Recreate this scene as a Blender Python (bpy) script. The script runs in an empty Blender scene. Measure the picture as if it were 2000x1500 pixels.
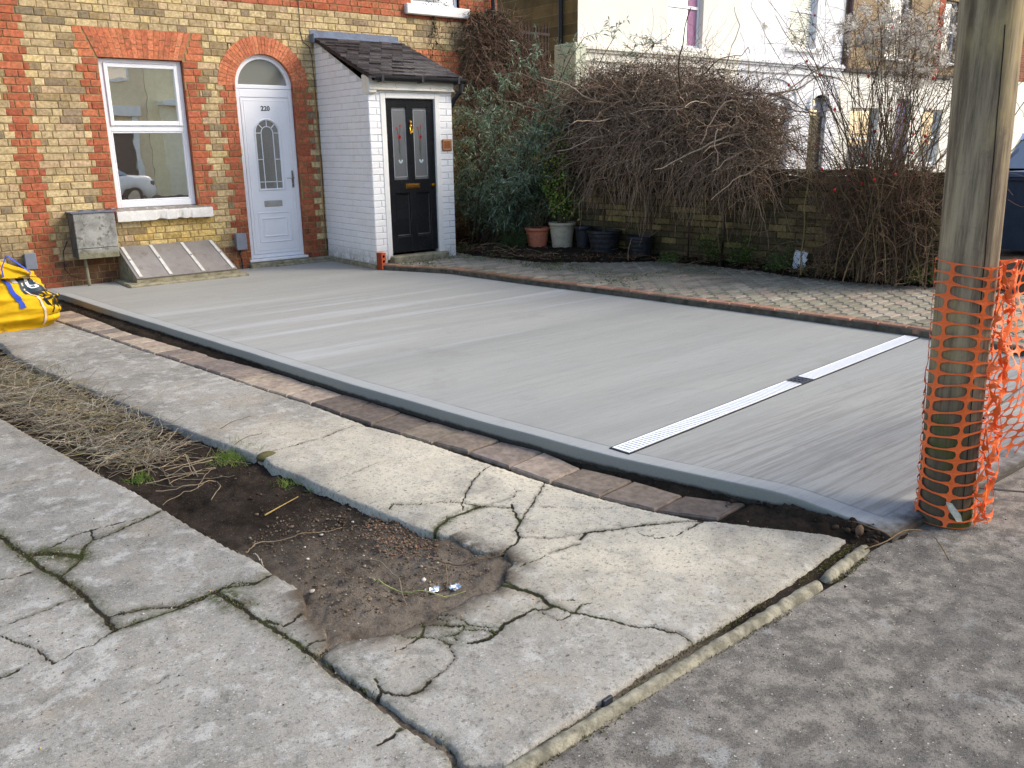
import bpy, math, random
import numpy as np
from math import radians as RAD, pi as PI, sin, cos
from mathutils import Vector, Matrix
random.seed(7); rng = np.random.default_rng(7)
S = bpy.context.scene
COL = S.collection

# ------------------------------------------------------------------ camera
# world: X along the house front (right +), Y into the houses (+), Z up; door step at z = 0
F, YAW, PITCH, ROLL = 1669.13, 0.6774, 0.2732, -0.0144
CAM = np.array([-2.8479, -10.9146, 1.4126])
_f = np.array([sin(YAW)*cos(PITCH), cos(YAW)*cos(PITCH), -sin(PITCH)])
_r = np.array([cos(YAW), -sin(YAW), 0.0]); _u = np.cross(_r, _f)
_r, _u = cos(ROLL)*_r + sin(ROLL)*_u, -sin(ROLL)*_r + cos(ROLL)*_u
cd = bpy.data.cameras.new('camera'); cam = bpy.data.objects.new('camera', cd); COL.objects.link(cam)
cd.sensor_width = 36; cd.lens = F/2000*36; cd.clip_start = 0.05; cd.clip_end = 600
M4 = Matrix(((_r[0], _u[0], -_f[0], CAM[0]), (_r[1], _u[1], -_f[1], CAM[1]), (_r[2], _u[2], -_f[2], CAM[2]), (0, 0, 0, 1)))
cam.matrix_world = M4
S.camera = cam

# ------------------------------------------------------------------ light
SUN_EL, SUN_AZ = RAD(38), math.atan2(-0.62, 0.78)       # azimuth as angle of the direction TO the sun in the XY plane
W = bpy.data.worlds.new('World'); S.world = W; W.use_nodes = True
wn = W.node_tree; bg = wn.nodes['Background']
sky = wn.nodes.new('ShaderNodeTexSky'); sky.sky_type = 'NISHITA'; sky.sun_disc = False
sky.sun_elevation = SUN_EL; sky.sun_rotation = PI/2 - SUN_AZ
sky.air_density = 1.0; sky.dust_density = 2.5; sky.ozone_density = 0.8
wn.links.new(sky.outputs[0], bg.inputs[0]); bg.inputs[1].default_value = 0.15
sd_ = bpy.data.lights.new('sun', 'SUN'); sd_.energy = 1.2; sd_.angle = RAD(20); sd_.color = (1.0, 0.93, 0.82)
sun = bpy.data.objects.new('sun', sd_); COL.objects.link(sun)
_sd = Vector((cos(SUN_AZ)*cos(SUN_EL), sin(SUN_AZ)*cos(SUN_EL), sin(SUN_EL)))
sun.rotation_euler = _sd.to_track_quat('Z', 'Y').to_euler()
S.view_settings.view_transform = 'Standard'; S.view_settings.look = 'None'
S.view_settings.gamma = 1; S.view_settings.exposure = 1.05

# ------------------------------------------------------------------ survey helpers: where a sight line of the survey camera meets a real plane
def ray(px, py): return _r*(px-1000)/F - _u*(py-750)/F + _f
def atZ(px, py, z): d = ray(px, py); t = (z-CAM[2])/d[2]; return (CAM+t*d)
def atY(px, py, y=0.0): d = ray(px, py); t = (y-CAM[1])/d[1]; return (CAM+t*d)
def gp(pts, z): return np.array([atZ(x, y, z)[:2] for x, y in pts])

# ------------------------------------------------------------------ object helpers
def tag(o, label=None, cat=None, group=None, kind=None):
    if label: o['label'] = label
    if cat: o['category'] = cat
    if group: o['group'] = group
    if kind: o['kind'] = kind
    return o
def thing(name, label, cat, loc=(0, 0, 0), rz=0, group=None):
    o = bpy.data.objects.new(name, None); COL.objects.link(o); o.empty_display_size = .1
    o.location = loc; o.rotation_euler = (0, 0, rz)
    return tag(o, label, cat, group)
def copy_tree(o, parent=None):
    c = o.copy(); COL.objects.link(c)
    if parent: c.parent = parent
    for ch in [k for k in bpy.data.objects if k.parent == o]: copy_tree(ch, c)
    return c

class MB:
    """collects polygons (with a colour each) and builds ONE mesh object"""
    def __init__(s): s.v = []; s.f = []; s.c = []
    def poly(s, pts, c=(1, 1, 1)):
        n = len(s.v); s.v += [tuple(p) for p in pts]; s.f.append(tuple(range(n, n+len(pts)))); s.c.append(c)
    def raw(s, vs, fs, c=(1, 1, 1)):
        n = len(s.v); s.v += [tuple(p) for p in vs]
        for f in fs: s.f.append(tuple(i+n for i in f)); s.c.append(c)
    def box(s, x0, x1, y0, y1, z0, z1, c=(1, 1, 1), b=0.0):
        if b <= 0:
            vs = [(x, y, z) for x in (x0, x1) for y in (y0, y1) for z in (z0, z1)]
            fs = [(0, 1, 3, 2), (4, 6, 7, 5), (0, 4, 5, 1), (2, 3, 7, 6), (0, 2, 6, 4), (1, 5, 7, 3)]
            s.raw(vs, fs, c); return
        import itertools
        vs = []; idx = {}
        for i, (X, sx) in enumerate(((x0, 1), (x1, -1))):
            for j, (Y, sy) in enumerate(((y0, 1), (y1, -1))):
                for k, (Z, sz) in enumerate(((z0, 1), (z1, -1))):
                    for a in range(3):
                        p = [X+sx*b, Y+sy*b, Z+sz*b]; p[a] = (X, Y, Z)[a]
                        idx[(i, j, k, a)] = len(vs); vs.append(tuple(p))
        fs = []
        for a in range(3):
            o = [q for q in range(3) if q != a]
            for side in (0, 1):
                q = []
                for m, n_ in ((0, 0), (1, 0), (1, 1), (0, 1)):
                    t = [0, 0, 0]; t[a] = side; t[o[0]] = m; t[o[1]] = n_; q.append(idx[(*t, a)])
                flip = (side == 0) ^ (a == 1)
                fs.append(tuple(reversed(q)) if flip else tuple(q))
        for a in range(3):                       # edges parallel to axis a
            o = [q for q in range(3) if q != a]
            for m in (0, 1):
                for n_ in (0, 1):
                    t0 = [0, 0, 0]; t0[o[0]] = m; t0[o[1]] = n_; t1 = list(t0); t1[a] = 1
                    fs.append((idx[(*t0, o[0])], idx[(*t1, o[0])], idx[(*t1, o[1])], idx[(*t0, o[1])]))
        for i, j, k in itertools.product((0, 1), repeat=3): fs.append((idx[(i, j, k, 0)], idx[(i, j, k, 1)], idx[(i, j, k, 2)]))
        s.raw(vs, fs, c)
    def tube(s, pts, r, n=8, c=(1, 1, 1), cap=True):
        pts = [Vector(p) for p in pts]; rs = r if hasattr(r, '__len__') else [r]*len(pts)
        rings = []; up = Vector((0, 0, 1))
        for i, p in enumerate(pts):
            t = (pts[min(i+1, len(pts)-1)]-pts[max(i-1, 0)]).normalized()
            a = t.cross(up)
            if a.length < 1e-3: a = t.cross(Vector((0, 1, 0)))
            a.normalize(); b = a.cross(t)
            rings.append([p+rs[i]*(cos(2*PI*k/n)*a+sin(2*PI*k/n)*b) for k in range(n)])
        vs = [q for R in rings for q in R]; fs = []
        for i in range(len(pts)-1):
            for k in range(n): fs.append((i*n+k, i*n+(k+1) % n, (i+1)*n+(k+1) % n, (i+1)*n+k))
        if cap: fs.append(tuple(reversed(range(n)))); fs.append(tuple(range((len(pts)-1)*n, len(pts)*n)))
        s.raw(vs, fs, c)
    def lathe(s, prof, cx=0, cy=0, n=32, c=(1, 1, 1)):
        vs = [(cx+r*cos(2*PI*k/n), cy+r*sin(2*PI*k/n), z) for r, z in prof for k in range(n)]; fs = []
        for i in range(len(prof)-1):
            for k in range(n): fs.append((i*n+k, i*n+(k+1) % n, (i+1)*n+(k+1) % n, (i+1)*n+k))
        s.raw(vs, fs, c)
    def prism(s, pts, y0, y1, c=(1, 1, 1)):
        """outline in the XZ plane, extruded from y0 to y1"""
        n = len(pts); vs = [(x, y0, z) for x, z in pts]+[(x, y1, z) for x, z in pts]
        fs = [tuple(range(n)), tuple(reversed(range(n, 2*n)))]+[(i, i+n, (i+1) % n+n, (i+1) % n) for i in range(n)]
        s.raw(vs, fs, c)
    def sphere(s, p, r, n=8, m=6, c=(1, 1, 1), sc=(1, 1, 1)):
        vs = []; fs = []
        for i in range(m+1):
            th = PI*i/m
            for k in range(n): vs.append((p[0]+r*sc[0]*sin(th)*cos(2*PI*k/n), p[1]+r*sc[1]*sin(th)*sin(2*PI*k/n), p[2]+r*sc[2]*cos(th)))
        for i in range(m):
            for k in range(n): fs.append((i*n+k, (i+1)*n+k, (i+1)*n+(k+1) % n, i*n+(k+1) % n))
        s.raw(vs, fs, c)
    def build(s, name, mat, parent=None, smooth=False):
        me = bpy.data.meshes.new(name); me.from_pydata(s.v, [], s.f)
        at = me.attributes.new('col', 'FLOAT_COLOR', 'CORNER')
        cc = np.ones((len(me.loops), 4), np.float32); k = 0
        tot = np.array([len(f) for f in s.f]); cl = np.array(s.c, np.float32).reshape(-1, 3)
        cc[:, :3] = np.repeat(cl, tot, axis=0)
        at.data.foreach_set('color', cc.ravel())
        me.materials.append(mat)
        if smooth: me.shade_smooth()
        me.update()
        o = bpy.data.objects.new(name, me); COL.objects.link(o)
        if parent: o.parent = parent
        return o

def np_mesh(name, V, Q, mat, parent=None, col=None, attrs=None, smooth=False):
    """mesh from arrays: V (n,3), Q (m,k) faces, col (m,3) per face, attrs point floats"""
    me = bpy.data.meshes.new(name); n, m, k = len(V), len(Q), Q.shape[1]
    me.vertices.add(n); me.vertices.foreach_set('co', np.asarray(V, np.float32).ravel())
    me.loops.add(m*k); me.loops.foreach_set('vertex_index', np.asarray(Q, np.int32).ravel())
    me.polygons.add(m); me.polygons.foreach_set('loop_start', np.arange(0, m*k, k, dtype=np.int32))
    me.polygons.foreach_set('loop_total', np.full(m, k, np.int32))
    if smooth: me.polygons.foreach_set('use_smooth', np.ones(m, bool))
    if col is not None:
        at = me.attributes.new('col', 'FLOAT_COLOR', 'CORNER'); cc = np.ones((m*k, 4), np.float32)
        cc[:, :3] = np.repeat(np.asarray(col, np.float32), k, axis=0); at.data.foreach_set('color', cc.ravel())
    for a, val in (attrs or {}).items():
        at = me.attributes.new(a, 'FLOAT', 'POINT'); at.data.foreach_set('value', np.asarray(val, np.float32).ravel())
    me.materials.append(mat); me.update(calc_edges=True); me.validate()
    o = bpy.data.objects.new(name, me); COL.objects.link(o)
    if parent: o.parent = parent
    return o

# ------------------------------------------------------------------ numeric noise and distances
def vnoise(x, y, fr, seed=0):
    x = np.asarray(x)*fr+seed*17.3; y = np.asarray(y)*fr+seed*9.1
    xi = np.floor(x).astype(np.int64); yi = np.floor(y).astype(np.int64); fx = x-xi; fy = y-yi
    fx = fx*fx*(3-2*fx); fy = fy*fy*(3-2*fy)
    def h(a, b):
        n = (a*374761393+b*668265263+seed*1442695041) & 0xffffffff; n = ((n ^ (n >> 13))*1274126177) & 0xffffffff
        return ((n ^ (n >> 16)) & 0xffff)/65535.0
    return (h(xi, yi)*(1-fx)+h(xi+1, yi)*fx)*(1-fy)+(h(xi, yi+1)*(1-fx)+h(xi+1, yi+1)*fx)*fy
def fbm(x, y, fr, seed=0, o=4): return sum(vnoise(x, y, fr*2**i, seed+i)*.5**(i+1) for i in range(o))/(1-.5**o)
def seg_dist(X, Y, P, closed=False):
    d = np.full(X.shape, 1e9); n = len(P)
    for i in range(n if closed else n-1):
        a = P[i]; b = P[(i+1) % n]; ab = b-a; L = ab@ab+1e-12
        t = np.clip(((X-a[0])*ab[0]+(Y-a[1])*ab[1])/L, 0, 1)
        d = np.minimum(d, np.hypot(X-a[0]-t*ab[0], Y-a[1]-t*ab[1]))
    return d
def inside(X, Y, P):
    r = np.zeros(X.shape, bool); n = len(P)
    for i in range(n):
        a = P[i]; b = P[(i+1) % n]
        if a[1] == b[1]: continue
        c = ((a[1] > Y) != (b[1] > Y)) & (X < (b[0]-a[0])*(Y-a[1])/(b[1]-a[1])+a[0]); r ^= c
    return r
def sdist(X, Y, P): d = seg_dist(X, Y, P, True); return np.where(inside(X, Y, P), d, -d)
def smooth(a, b, x): t = np.clip((x-a)/(b-a), 0, 1); return t*t*(3-2*t)
def grid_mesh(name, xs, ys, zf, mat, keep=None, attrs=None, parent=None):
    X, Y = np.meshgrid(xs, ys, indexing='xy'); Z = zf; ny, nx = X.shape
    idx = np.arange(nx*ny).reshape(ny, nx)
    Q = np.stack([idx[:-1, :-1], idx[:-1, 1:], idx[1:, 1:], idx[1:, :-1]], -1).reshape(-1, 4)
    V = np.stack([X, Y, Z], -1).reshape(-1, 3)
    if keep is not None:
        kq = keep.ravel()[Q].any(1); Q = Q[kq]
        used = np.zeros(len(V), bool); used[Q.ravel()] = True; m = np.cumsum(used)-1
        V = V[used]; Q = m[Q]; attrs = {a: v.ravel()[used] for a, v in (attrs or {}).items()}
    return np_mesh(name, V, Q, mat, parent, attrs=attrs, smooth=True)

# ------------------------------------------------------------------ materials
def lin(r, g, b):
    f = lambda c: (c/255/12.92) if c/255 <= .04045 else ((c/255+.055)/1.055)**2.4
    return (f(r), f(g), f(b))
class NT:
    def __init__(s, name, rough=.8, spec=.3, metal=0.0):
        s.m = bpy.data.materials.new(name); s.m.use_nodes = True; s.t = s.m.node_tree
        s.b = s.t.nodes['Principled BSDF']; s.b.inputs['Roughness'].default_value = rough
        s.b.inputs['Specular IOR Level'].default_value = spec; s.b.inputs['Metallic'].default_value = metal
        s.co = s.t.nodes.new('ShaderNodeTexCoord').outputs['Object']
    def n(s, t): return s.t.nodes.new(t)
    def l(s, a, b): s.t.links.new(a, b)
    def set(s, sock, v):
        if hasattr(v, 'is_output') or hasattr(v, 'links'): s.l(v, sock)
        elif isinstance(v, (tuple, list)) and len(v) == 3 and sock.type == 'RGBA': sock.default_value = (*v, 1)
        else: sock.default_value = v
    def mapped(s, sc=(1, 1, 1), rot=(0, 0, 0)):
        m = s.n('ShaderNodeMapping'); s.l(s.co, m.inputs[0]); m.inputs['Scale'].default_value = sc; m.inputs['Rotation'].default_value = rot
        return m.outputs[0]
    def noise(s, sc, det=4, ro=.6, co=None, dist=0):
        n = s.n('ShaderNodeTexNoise'); s.l(co or s.co, n.inputs['Vector']); n.inputs['Scale'].default_value = sc
        n.inputs['Detail'].default_value = det; n.inputs['Roughness'].default_value = ro; n.inputs['Distortion'].default_value = dist
        return n.outputs['Fac']
    def voro(s, sc, co=None, feat='F1'):
        n = s.n('ShaderNodeTexVoronoi'); s.l(co or s.co, n.inputs['Vector']); n.inputs['Scale'].default_value = sc; n.feature = feat
        return n
    def ramp(s, fac, a, b, lo=0.0, hi=1.0):
        n = s.n('ShaderNodeMapRange'); n.interpolation_type = 'SMOOTHSTEP'; s.l(fac, n.inputs[0])
        for i, v in zip((1, 2, 3, 4), (a, b, lo, hi)): n.inputs[i].default_value = v
        return n.outputs[0]
    def mix(s, fac, a, b, mode='MIX'):
        n = s.n('ShaderNodeMix'); n.data_type = 'RGBA'; n.blend_type = mode
        s.set(n.inputs[0], fac); s.set(n.inputs[6], a); s.set(n.inputs[7], b); return n.outputs[2]
    def math(s, op, a, b=0.0, cl=False):
        n = s.n('ShaderNodeMath'); n.operation = op; n.use_clamp = cl; s.set(n.inputs[0], a); s.set(n.inputs[1], b); return n.outputs[0]
    def attr(s, name, out='Fac'):
        n = s.n('ShaderNodeAttribute'); n.attribute_name = name; return n.outputs[out]
    def bump(s, h, st=.3, d=.01):
        n = s.n('ShaderNodeBump'); s.l(h, n.inputs['Height']); n.inputs['Strength'].default_value = st; n.inputs['Distance'].default_value = d
        s.l(n.outputs[0], s.b.inputs['Normal']); return n
    def out(s, col): s.set(s.b.inputs['Base Color'], col); return s.m

def plain(name, c, rough=.6, spec=.3, metal=0, var=.12, sc=6, bump=.0, grime=None, bsc=60):
    t = NT(name, rough, spec, metal); a = t.noise(sc, 5)
    k = t.ramp(a, .3, .7)
    col = t.mix(k, tuple(x*(1-var) for x in c), tuple(min(1, x*(1+var)) for x in c))
    if grime: col = t.mix(t.ramp(t.noise(sc*2.3, 6, .7), .5, .75, 0, .8), col, grime)
    if bump: t.bump(t.noise(bsc, 4), bump, .004)
    return t.out(col)
def vcol(name, rough=.85, spec=.2, var=.25, sc=40, bump=.3, sc2=3.0, dirt=None, dirtamt=.6, dist=.004, tint=None):
    """colour from the per-face attribute, broken up by two noises"""
    t = NT(name, rough, spec); c = t.attr('col', 'Color')
    k = t.ramp(t.noise(sc, 5, .65), .25, .75, 1-var, 1+var*.6)
    cc = t.n('ShaderNodeCombineColor'); [t.l(k, cc.inputs[i]) for i in range(3)]
    col = t.mix(1.0, c, cc.outputs[0], 'MULTIPLY')
    if dirt: col = t.mix(t.ramp(t.noise(sc2, 6, .7), .45, .75, 0, dirtamt), col, dirt)
    if bump: t.bump(t.noise(sc*1.5, 5, .7), bump, dist)
    return t.out(col)

m_brick = vcol('facade_brick', .9, .15, .42, 30, .6, 7.0, lin(122, 106, 76), .55)
m_wallbrick = vcol('garden_wall_brick', .95, .1, .4, 35, .6, 4.0, lin(76, 70, 52), .8)
def mortar_mat(name, c):
    t = NT(name, .95, .1); col = t.mix(t.ramp(t.noise(12, 6, .7), .35, .65), tuple(x*.75 for x in c), c)
    t.bump(t.noise(150, 4), .5, .003); return t.out(col)
m_mortar = mortar_mat('mortar', lin(158, 136, 94))
m_mortar_dark = mortar_mat('mossy_mortar', lin(74, 68, 44))
def painted_brick():
    t = NT('white_painted_brick', .6, .3); n = t.noise(3, 6, .7)
    col = t.mix(t.ramp(n, .4, .75), (.85, .85, .845), (.77, .765, .73))
    z = t.n('ShaderNodeSeparateXYZ'); t.l(t.co, z.inputs[0])
    g = t.math('MULTIPLY', t.ramp(z.outputs[2], .18, -.02), t.ramp(t.noise(14, 6, .75), .35, .6))
    col = t.mix(t.math('MULTIPLY', g, .6), col, lin(120, 116, 88))
    sp = t.ramp(t.noise(30, 4, .8), .68, .74, 0, .5); col = t.mix(sp, col, lin(150, 120, 95))
    t.bump(t.noise(60, 5), .35, .004); return t.out(col)
m_wbrick = painted_brick()
m_upvc = plain('white_plastic', (.80, .81, .83), .28, .5, var=.03, sc=2)
m_white = plain('white_paint', (.80, .79, .75), .5, .4, var=.06, sc=5, bump=.15, grime=None)
def old_white():
    t = NT('old_white_paint', .55, .35); col = t.mix(t.ramp(t.noise(4, 6, .7), .35, .7), (.82, .79, .70), (.74, .69, .57))
    rust = t.ramp(t.noise(9, 6, .8, t.mapped((1, 1, .35))), .58, .68, 0, .75); col = t.mix(rust, col, lin(165, 110, 60))
    ch = t.ramp(t.noise(22, 5, .7), .66, .70); col = t.mix(ch, col, lin(96, 78, 60)); t.bump(t.noise(30, 5), .3, .004)
    return t.out(col)
m_oldwhite = old_white()
def sillmat():
    t = NT('stained_white_stone', .7, .3); col = t.mix(t.ramp(t.noise(6, 6, .7), .35, .7), (.78, .77, .74), (.60, .58, .53))
    z = t.n('ShaderNodeSeparateXYZ'); t.l(t.co, z.inputs[0])
    nrm = t.n('ShaderNodeNewGeometry'); s = t.n('ShaderNodeSeparateXYZ'); t.l(nrm.outputs['True Normal'], s.inputs[0])
    top = t.math('MULTIPLY', t.ramp(s.outputs[2], .3, .8), t.ramp(t.noise(20, 5), .25, .5, .3, .9))
    col = t.mix(top, col, lin(105, 98, 88)); t.bump(t.noise(50, 5), .4, .004); return t.out(col)
m_sill = sillmat()
m_black = plain('black_gloss_paint', (.012, .013, .015), .22, .5, var=.2, sc=3)
m_blackpl = plain('black_plastic', (.018, .018, .02), .45, .4, var=.2, sc=8, grime=lin(60, 58, 50))
m_iron = plain('black_iron', (.02, .02, .022), .5, .4)
m_brass = plain('brass', lin(205, 160, 70), .25, .5, 1.0, var=.1)
m_steel = plain('brushed_steel', (.55, .55, .54), .3, .5, .9, var=.1, sc=12)
m_slate = plain('dark_felt_tile', (.022, .019, .023), .6, .3, var=.5, sc=9, bump=.6, grime=lin(70, 66, 68), bsc=40)
m_lead = plain('lead_flashing', lin(104, 114, 132), .5, .4, .2, var=.2, sc=7, grime=lin(90, 90, 95))
def glassmat(name, dark=(.02, .022, .02), refl=.45, rough=.015, wob=0.0, tint=(1, 1, 1)):
    t = NT(name, .5, .4); t.set(t.b.inputs['Base Color'], dark)
    g = t.n('ShaderNodeBsdfGlossy'); g.inputs['Roughness'].default_value = rough; g.inputs['Color'].default_value = (*tint, 1)
    if wob:
        b = t.n('ShaderNodeBump'); b.inputs['Strength'].default_value = wob; b.inputs['Distance'].default_value = .01
        t.l(t.noise(2.2, 2), b.inputs['Height']); t.l(b.outputs[0], g.inputs['Normal'])
    mx = t.n('ShaderNodeMixShader'); mx.inputs[0].default_value = refl
    t.l(t.b.outputs[0], mx.inputs[1]); t.l(g.outputs[0], mx.inputs[2]); t.l(mx.outputs[0], t.n('ShaderNodeOutputMaterial').inputs[0])
    for n in t.t.nodes:
        if n.type == 'OUTPUT_MATERIAL': n.is_active_output = bool(n.inputs[0].links and n.inputs[0].links[0].from_node == mx)
    return t.m
m_glass = glassmat('window_glass', (.20, .165, .12), .86, .008, .08, (1, .95, .84))
m_glass_dim = glassmat('obscured_glass', (.09, .085, .07), .30, .22)
m_glass_fan = glassmat('fanlight_glass', (.16, .16, .13), .25, .12)
m_glass_etch = glassmat('etched_glass', (.10, .11, .12), .22, .25)
m_glass_far = glassmat('far_window_glass', (.10, .12, .15), .45, .03)

def fresh_concrete():
    t = NT('fresh_brushed_concrete', .82, .25)
    rot = (0, 0, RAD(-2))
    fine = t.noise(26, 6, .7, t.mapped((.05, 1.6, 1), rot)); wide = t.noise(1.3, 5, .62, t.mapped((.10, 1, 1), rot)); band = t.noise(3.2, 4, .6, t.mapped((.06, 1, 1), rot))
    blot = t.noise(.55, 4, .6)
    col = t.mix(t.ramp(wide, .3, .7), (.272, .277, .256), (.345, .347, .322))
    pos = t.n('ShaderNodeSeparateXYZ'); t.l(t.co, pos.inputs[0])
    # laitance bands pulled across by the broom, in the middle of the slab
    zone = t.math('MULTIPLY', t.ramp(pos.outputs[1], -6.4, -4.6), t.ramp(pos.outputs[1], -1.8, -3.2))
    col = t.mix(t.math('MULTIPLY', zone, t.ramp(band, .5, .68, 0, .5)), col, (.50, .52, .54))
    col = t.mix(t.ramp(blot, .45, .7, 0, .35), col, (.335, .335, .300))
    sep = t.math('MULTIPLY', t.ramp(pos.outputs[1], -8.0, -8.5), t.ramp(fine, .42, .62, 0, .55))
    col = t.mix(sep, col, (.185, .170, .150))
    col = t.mix(t.ramp(fine, .45, .70, 0, .30), col, (.22, .225, .21))
    edge = t.attr('edge'); em = t.ramp(edge, .118, .105)
    col = t.mix(t.math('MULTIPLY', em, .75), col, (.33, .345, .34))
    line = t.math('MULTIPLY', t.ramp(edge, .103, .110), t.ramp(edge, .121, .114)); ln = t.math('MULTIPLY', line, t.ramp(t.noise(4, 3), .35, .6, .1, .65))
    col = t.mix(ln, col, (.16, .165, .16))
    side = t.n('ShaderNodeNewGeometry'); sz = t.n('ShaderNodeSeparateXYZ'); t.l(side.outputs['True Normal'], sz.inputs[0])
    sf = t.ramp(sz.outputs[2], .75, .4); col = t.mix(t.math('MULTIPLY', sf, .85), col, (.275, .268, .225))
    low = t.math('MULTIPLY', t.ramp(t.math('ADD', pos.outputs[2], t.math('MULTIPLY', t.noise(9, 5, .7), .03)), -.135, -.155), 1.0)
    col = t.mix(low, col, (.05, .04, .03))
    fine2 = t.noise(80, 5, .75, t.mapped((.07, 1.4, 1), rot)); col = t.mix(t.ramp(fine2, .52, .70, 0, .38), col, (.17, .17, .155)); col = t.mix(t.ramp(fine2, .44, .30, 0, .25), col, (.46, .465, .45))
    col = t.mix(t.math('MULTIPLY', t.ramp(t.noise(2.1, 6, .7), .56, .70), .28), col, (.20, .20, .185)); col = t.mix(t.ramp(t.noise(24, 3, .6), .72, .76, 0, .5), col, (.46, .46, .44))
    pit = t.ramp(t.noise(120, 3, .6), .68, .74, 0, .7); col = t.mix(pit, col, (.12, .12, .11))
    h = t.math('ADD', t.math('MULTIPLY', fine, t.ramp(edge, .10, .125, .08, 1)), t.math('MULTIPLY', t.noise(180, 3), .25))
    t.bump(h, .45, .006); return t.out(col)
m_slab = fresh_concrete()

def old_concrete(name, warm=True):
    t = NT(name, .92, .15)
    a = t.noise(1.6, 7, .66); b = t.noise(9, 6, .7); c = t.noise(70, 5, .75); d = t.noise(260, 3, .6)
    col = t.mix(t.ramp(a, .35, .65), (.185, .176, .152), (.345, .328, .285))
    col = t.mix(t.ramp(b, .50, .64, 0, .75), col, (.48, .47, .43))           # pale lichen / laitance
    col = t.mix(t.ramp(t.noise(5.3, 7, .75), .52, .66, 0, .6), col, (.115, .110, .090))
    col = t.mix(t.ramp(t.noise(2.7, 6, .65), .52, .68, 0, .45), col, (.33, .27, .19))
    col = t.mix(t.math('MULTIPLY', t.attr('warm'), t.ramp(t.noise(4, 6, .72), .30, .62, .35, 1)), col, (.68, .61, .46))  # warm pool of sunlight and pale dry concrete, both painted into the colour
    col = t.mix(t.ramp(c, .53, .66, 0, .8), col, (.095, .088, .07)); col = t.mix(t.ramp(t.noise(150, 4, .75), .50, .62, 0, .45), col, (.44, .43, .40))          # dark pitting
    col = t.mix(t.ramp(t.noise(38, 5, .7, t.mapped((1, 1.6, 1), (0, 0, .3))), .62, .72, 0, .55), col, (.075, .07, .055))
    col = t.mix(t.ramp(t.noise(110, 2, .5), .68, .73, 0, .8), col, (.60, .59, .54))   # exposed pale aggregate
    v2 = t.voro(15, t.mapped((1, 1.7, 1), (0, 0, .4))); col = t.mix(t.math('MULTIPLY', t.math('MULTIPLY', t.ramp(v2.outputs['Distance'], .20, .06), t.ramp(t.noise(6, 3), .52, .58)), t.ramp(t.noise(60, 3), .35, .5, .3, .85)), col, (.075, .068, .052))
    col = t.mix(t.ramp(t.noise(17, 7, .8), .56, .66, 0, .55), col, (.15, .135, .105))
    v = t.voro(34); sp = t.ramp(v.outputs['Distance'], .12, .06, 0, 1); sel = t.ramp(t.noise(11, 2), .60, .62)
    col = t.mix(t.math('MULTIPLY', sp, sel), col, t.mix(t.ramp(t.noise(20, 1), .5, .56), (.66, .62, .53), (.45, .26, .12)))
    col = t.mix(t.math('MULTIPLY', t.ramp(d, .5, .7, 0, .45), 1.0), col, (.12, .115, .10))
    moss = t.attr('moss'); col = t.mix(t.math('MULTIPLY', moss, t.ramp(t.noise(30, 6, .8), .35, .6)), col, (.055, .065, .018))
    dirt = t.attr('dirt'); col = t.mix(t.math('MULTIPLY', dirt, t.ramp(t.noise(12, 6, .75), .25, .55)), col, (.085, .066, .046))
    k = t.math('ADD', t.attr('crk'), t.math('MULTIPLY', t.math('SUBTRACT', t.noise(60, 5, .8), .5), 1.6))
    col = t.mix(t.ramp(k, 1.25, .65), col, t.mix(t.ramp(t.noise(7, 3), .45, .6), (.026, .021, .014), (.035, .040, .012)))
    h = t.math('ADD', t.math('MULTIPLY', c, .6), t.math('ADD', t.math('MULTIPLY', b, .6), t.math('MULTIPLY', d, .25)))
    t.bump(h, .8, .006); return t.out(col)
m_oldc = old_concrete('weathered_concrete')

def tarmac():
    t = NT('mottled_pavement', .93, .15)
    a = t.noise(11, 8, .68); b = t.noise(2.2, 5, .6); c = t.noise(120, 4, .8); d = t.noise(300, 3, .6)
    col = t.mix(t.ramp(a, .40, .60), (.145, .132, .112), (.33, .30, .25))
    col = t.mix(t.ramp(b, .42, .62, 0, .5), col, (.135, .127, .115))
    col = t.mix(t.math('MULTIPLY', t.ramp(t.noise(3.1, 6, .7), .60, .70, 0, .8), t.ramp(a, .4, .55)), col, (.38, .385, .37))
    col = t.mix(t.ramp(t.noise(4.4, 3, .5), .70, .76, 0, .7), col, (.44, .32, .17))
    col = t.mix(t.ramp(c, .50, .66, 0, .8), col, (.045, .043, .04))
    col = t.mix(t.ramp(d, .55, .68, 0, .6), col, (.36, .35, .32))
    col = t.mix(t.ramp(t.noise(85, 2, .5), .70, .74), col, (.6, .58, .5))
    t.bump(t.math('ADD', c, t.math('MULTIPLY', d, .6)), .8, .008); return t.out(col)
m_tarmac = tarmac()
def soilmat(name, c1, c2, st=1.0):
    t = NT(name, 1.0, .08); a = t.noise(3, 6, .7); b = t.noise(45, 6, .8)
    col = t.mix(t.ramp(a, .38, .66), c1, c2); col = t.mix(t.ramp(b, .45, .7, 0, .7), col, tuple(x*.4 for x in c1))
    col = t.mix(t.ramp(t.noise(140, 3, .6), .66, .74, 0, .7), col, (.24, .20, .15))
    t.bump(t.math('ADD', b, t.math('MULTIPLY', t.noise(160, 4), .4)), st, .02); return t.out(col)
m_soil = soilmat('garden_soil', (.030, .023, .017), (.052, .040, .029))
m_soil2 = NT('dusty_soil', 1.0, .08); _t = m_soil2; _p = _t.n('ShaderNodeSeparateXYZ'); _t.l(_t.co, _p.inputs[0])
_dry = _t.math('MULTIPLY', _t.ramp(_t.math('ADD', _p.outputs[1], _t.math('MULTIPLY', _t.noise(2.2, 5, .7), 1.3)), -6.6, -7.7), _t.ramp(_p.outputs[0], -.6, -.9))
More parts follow.
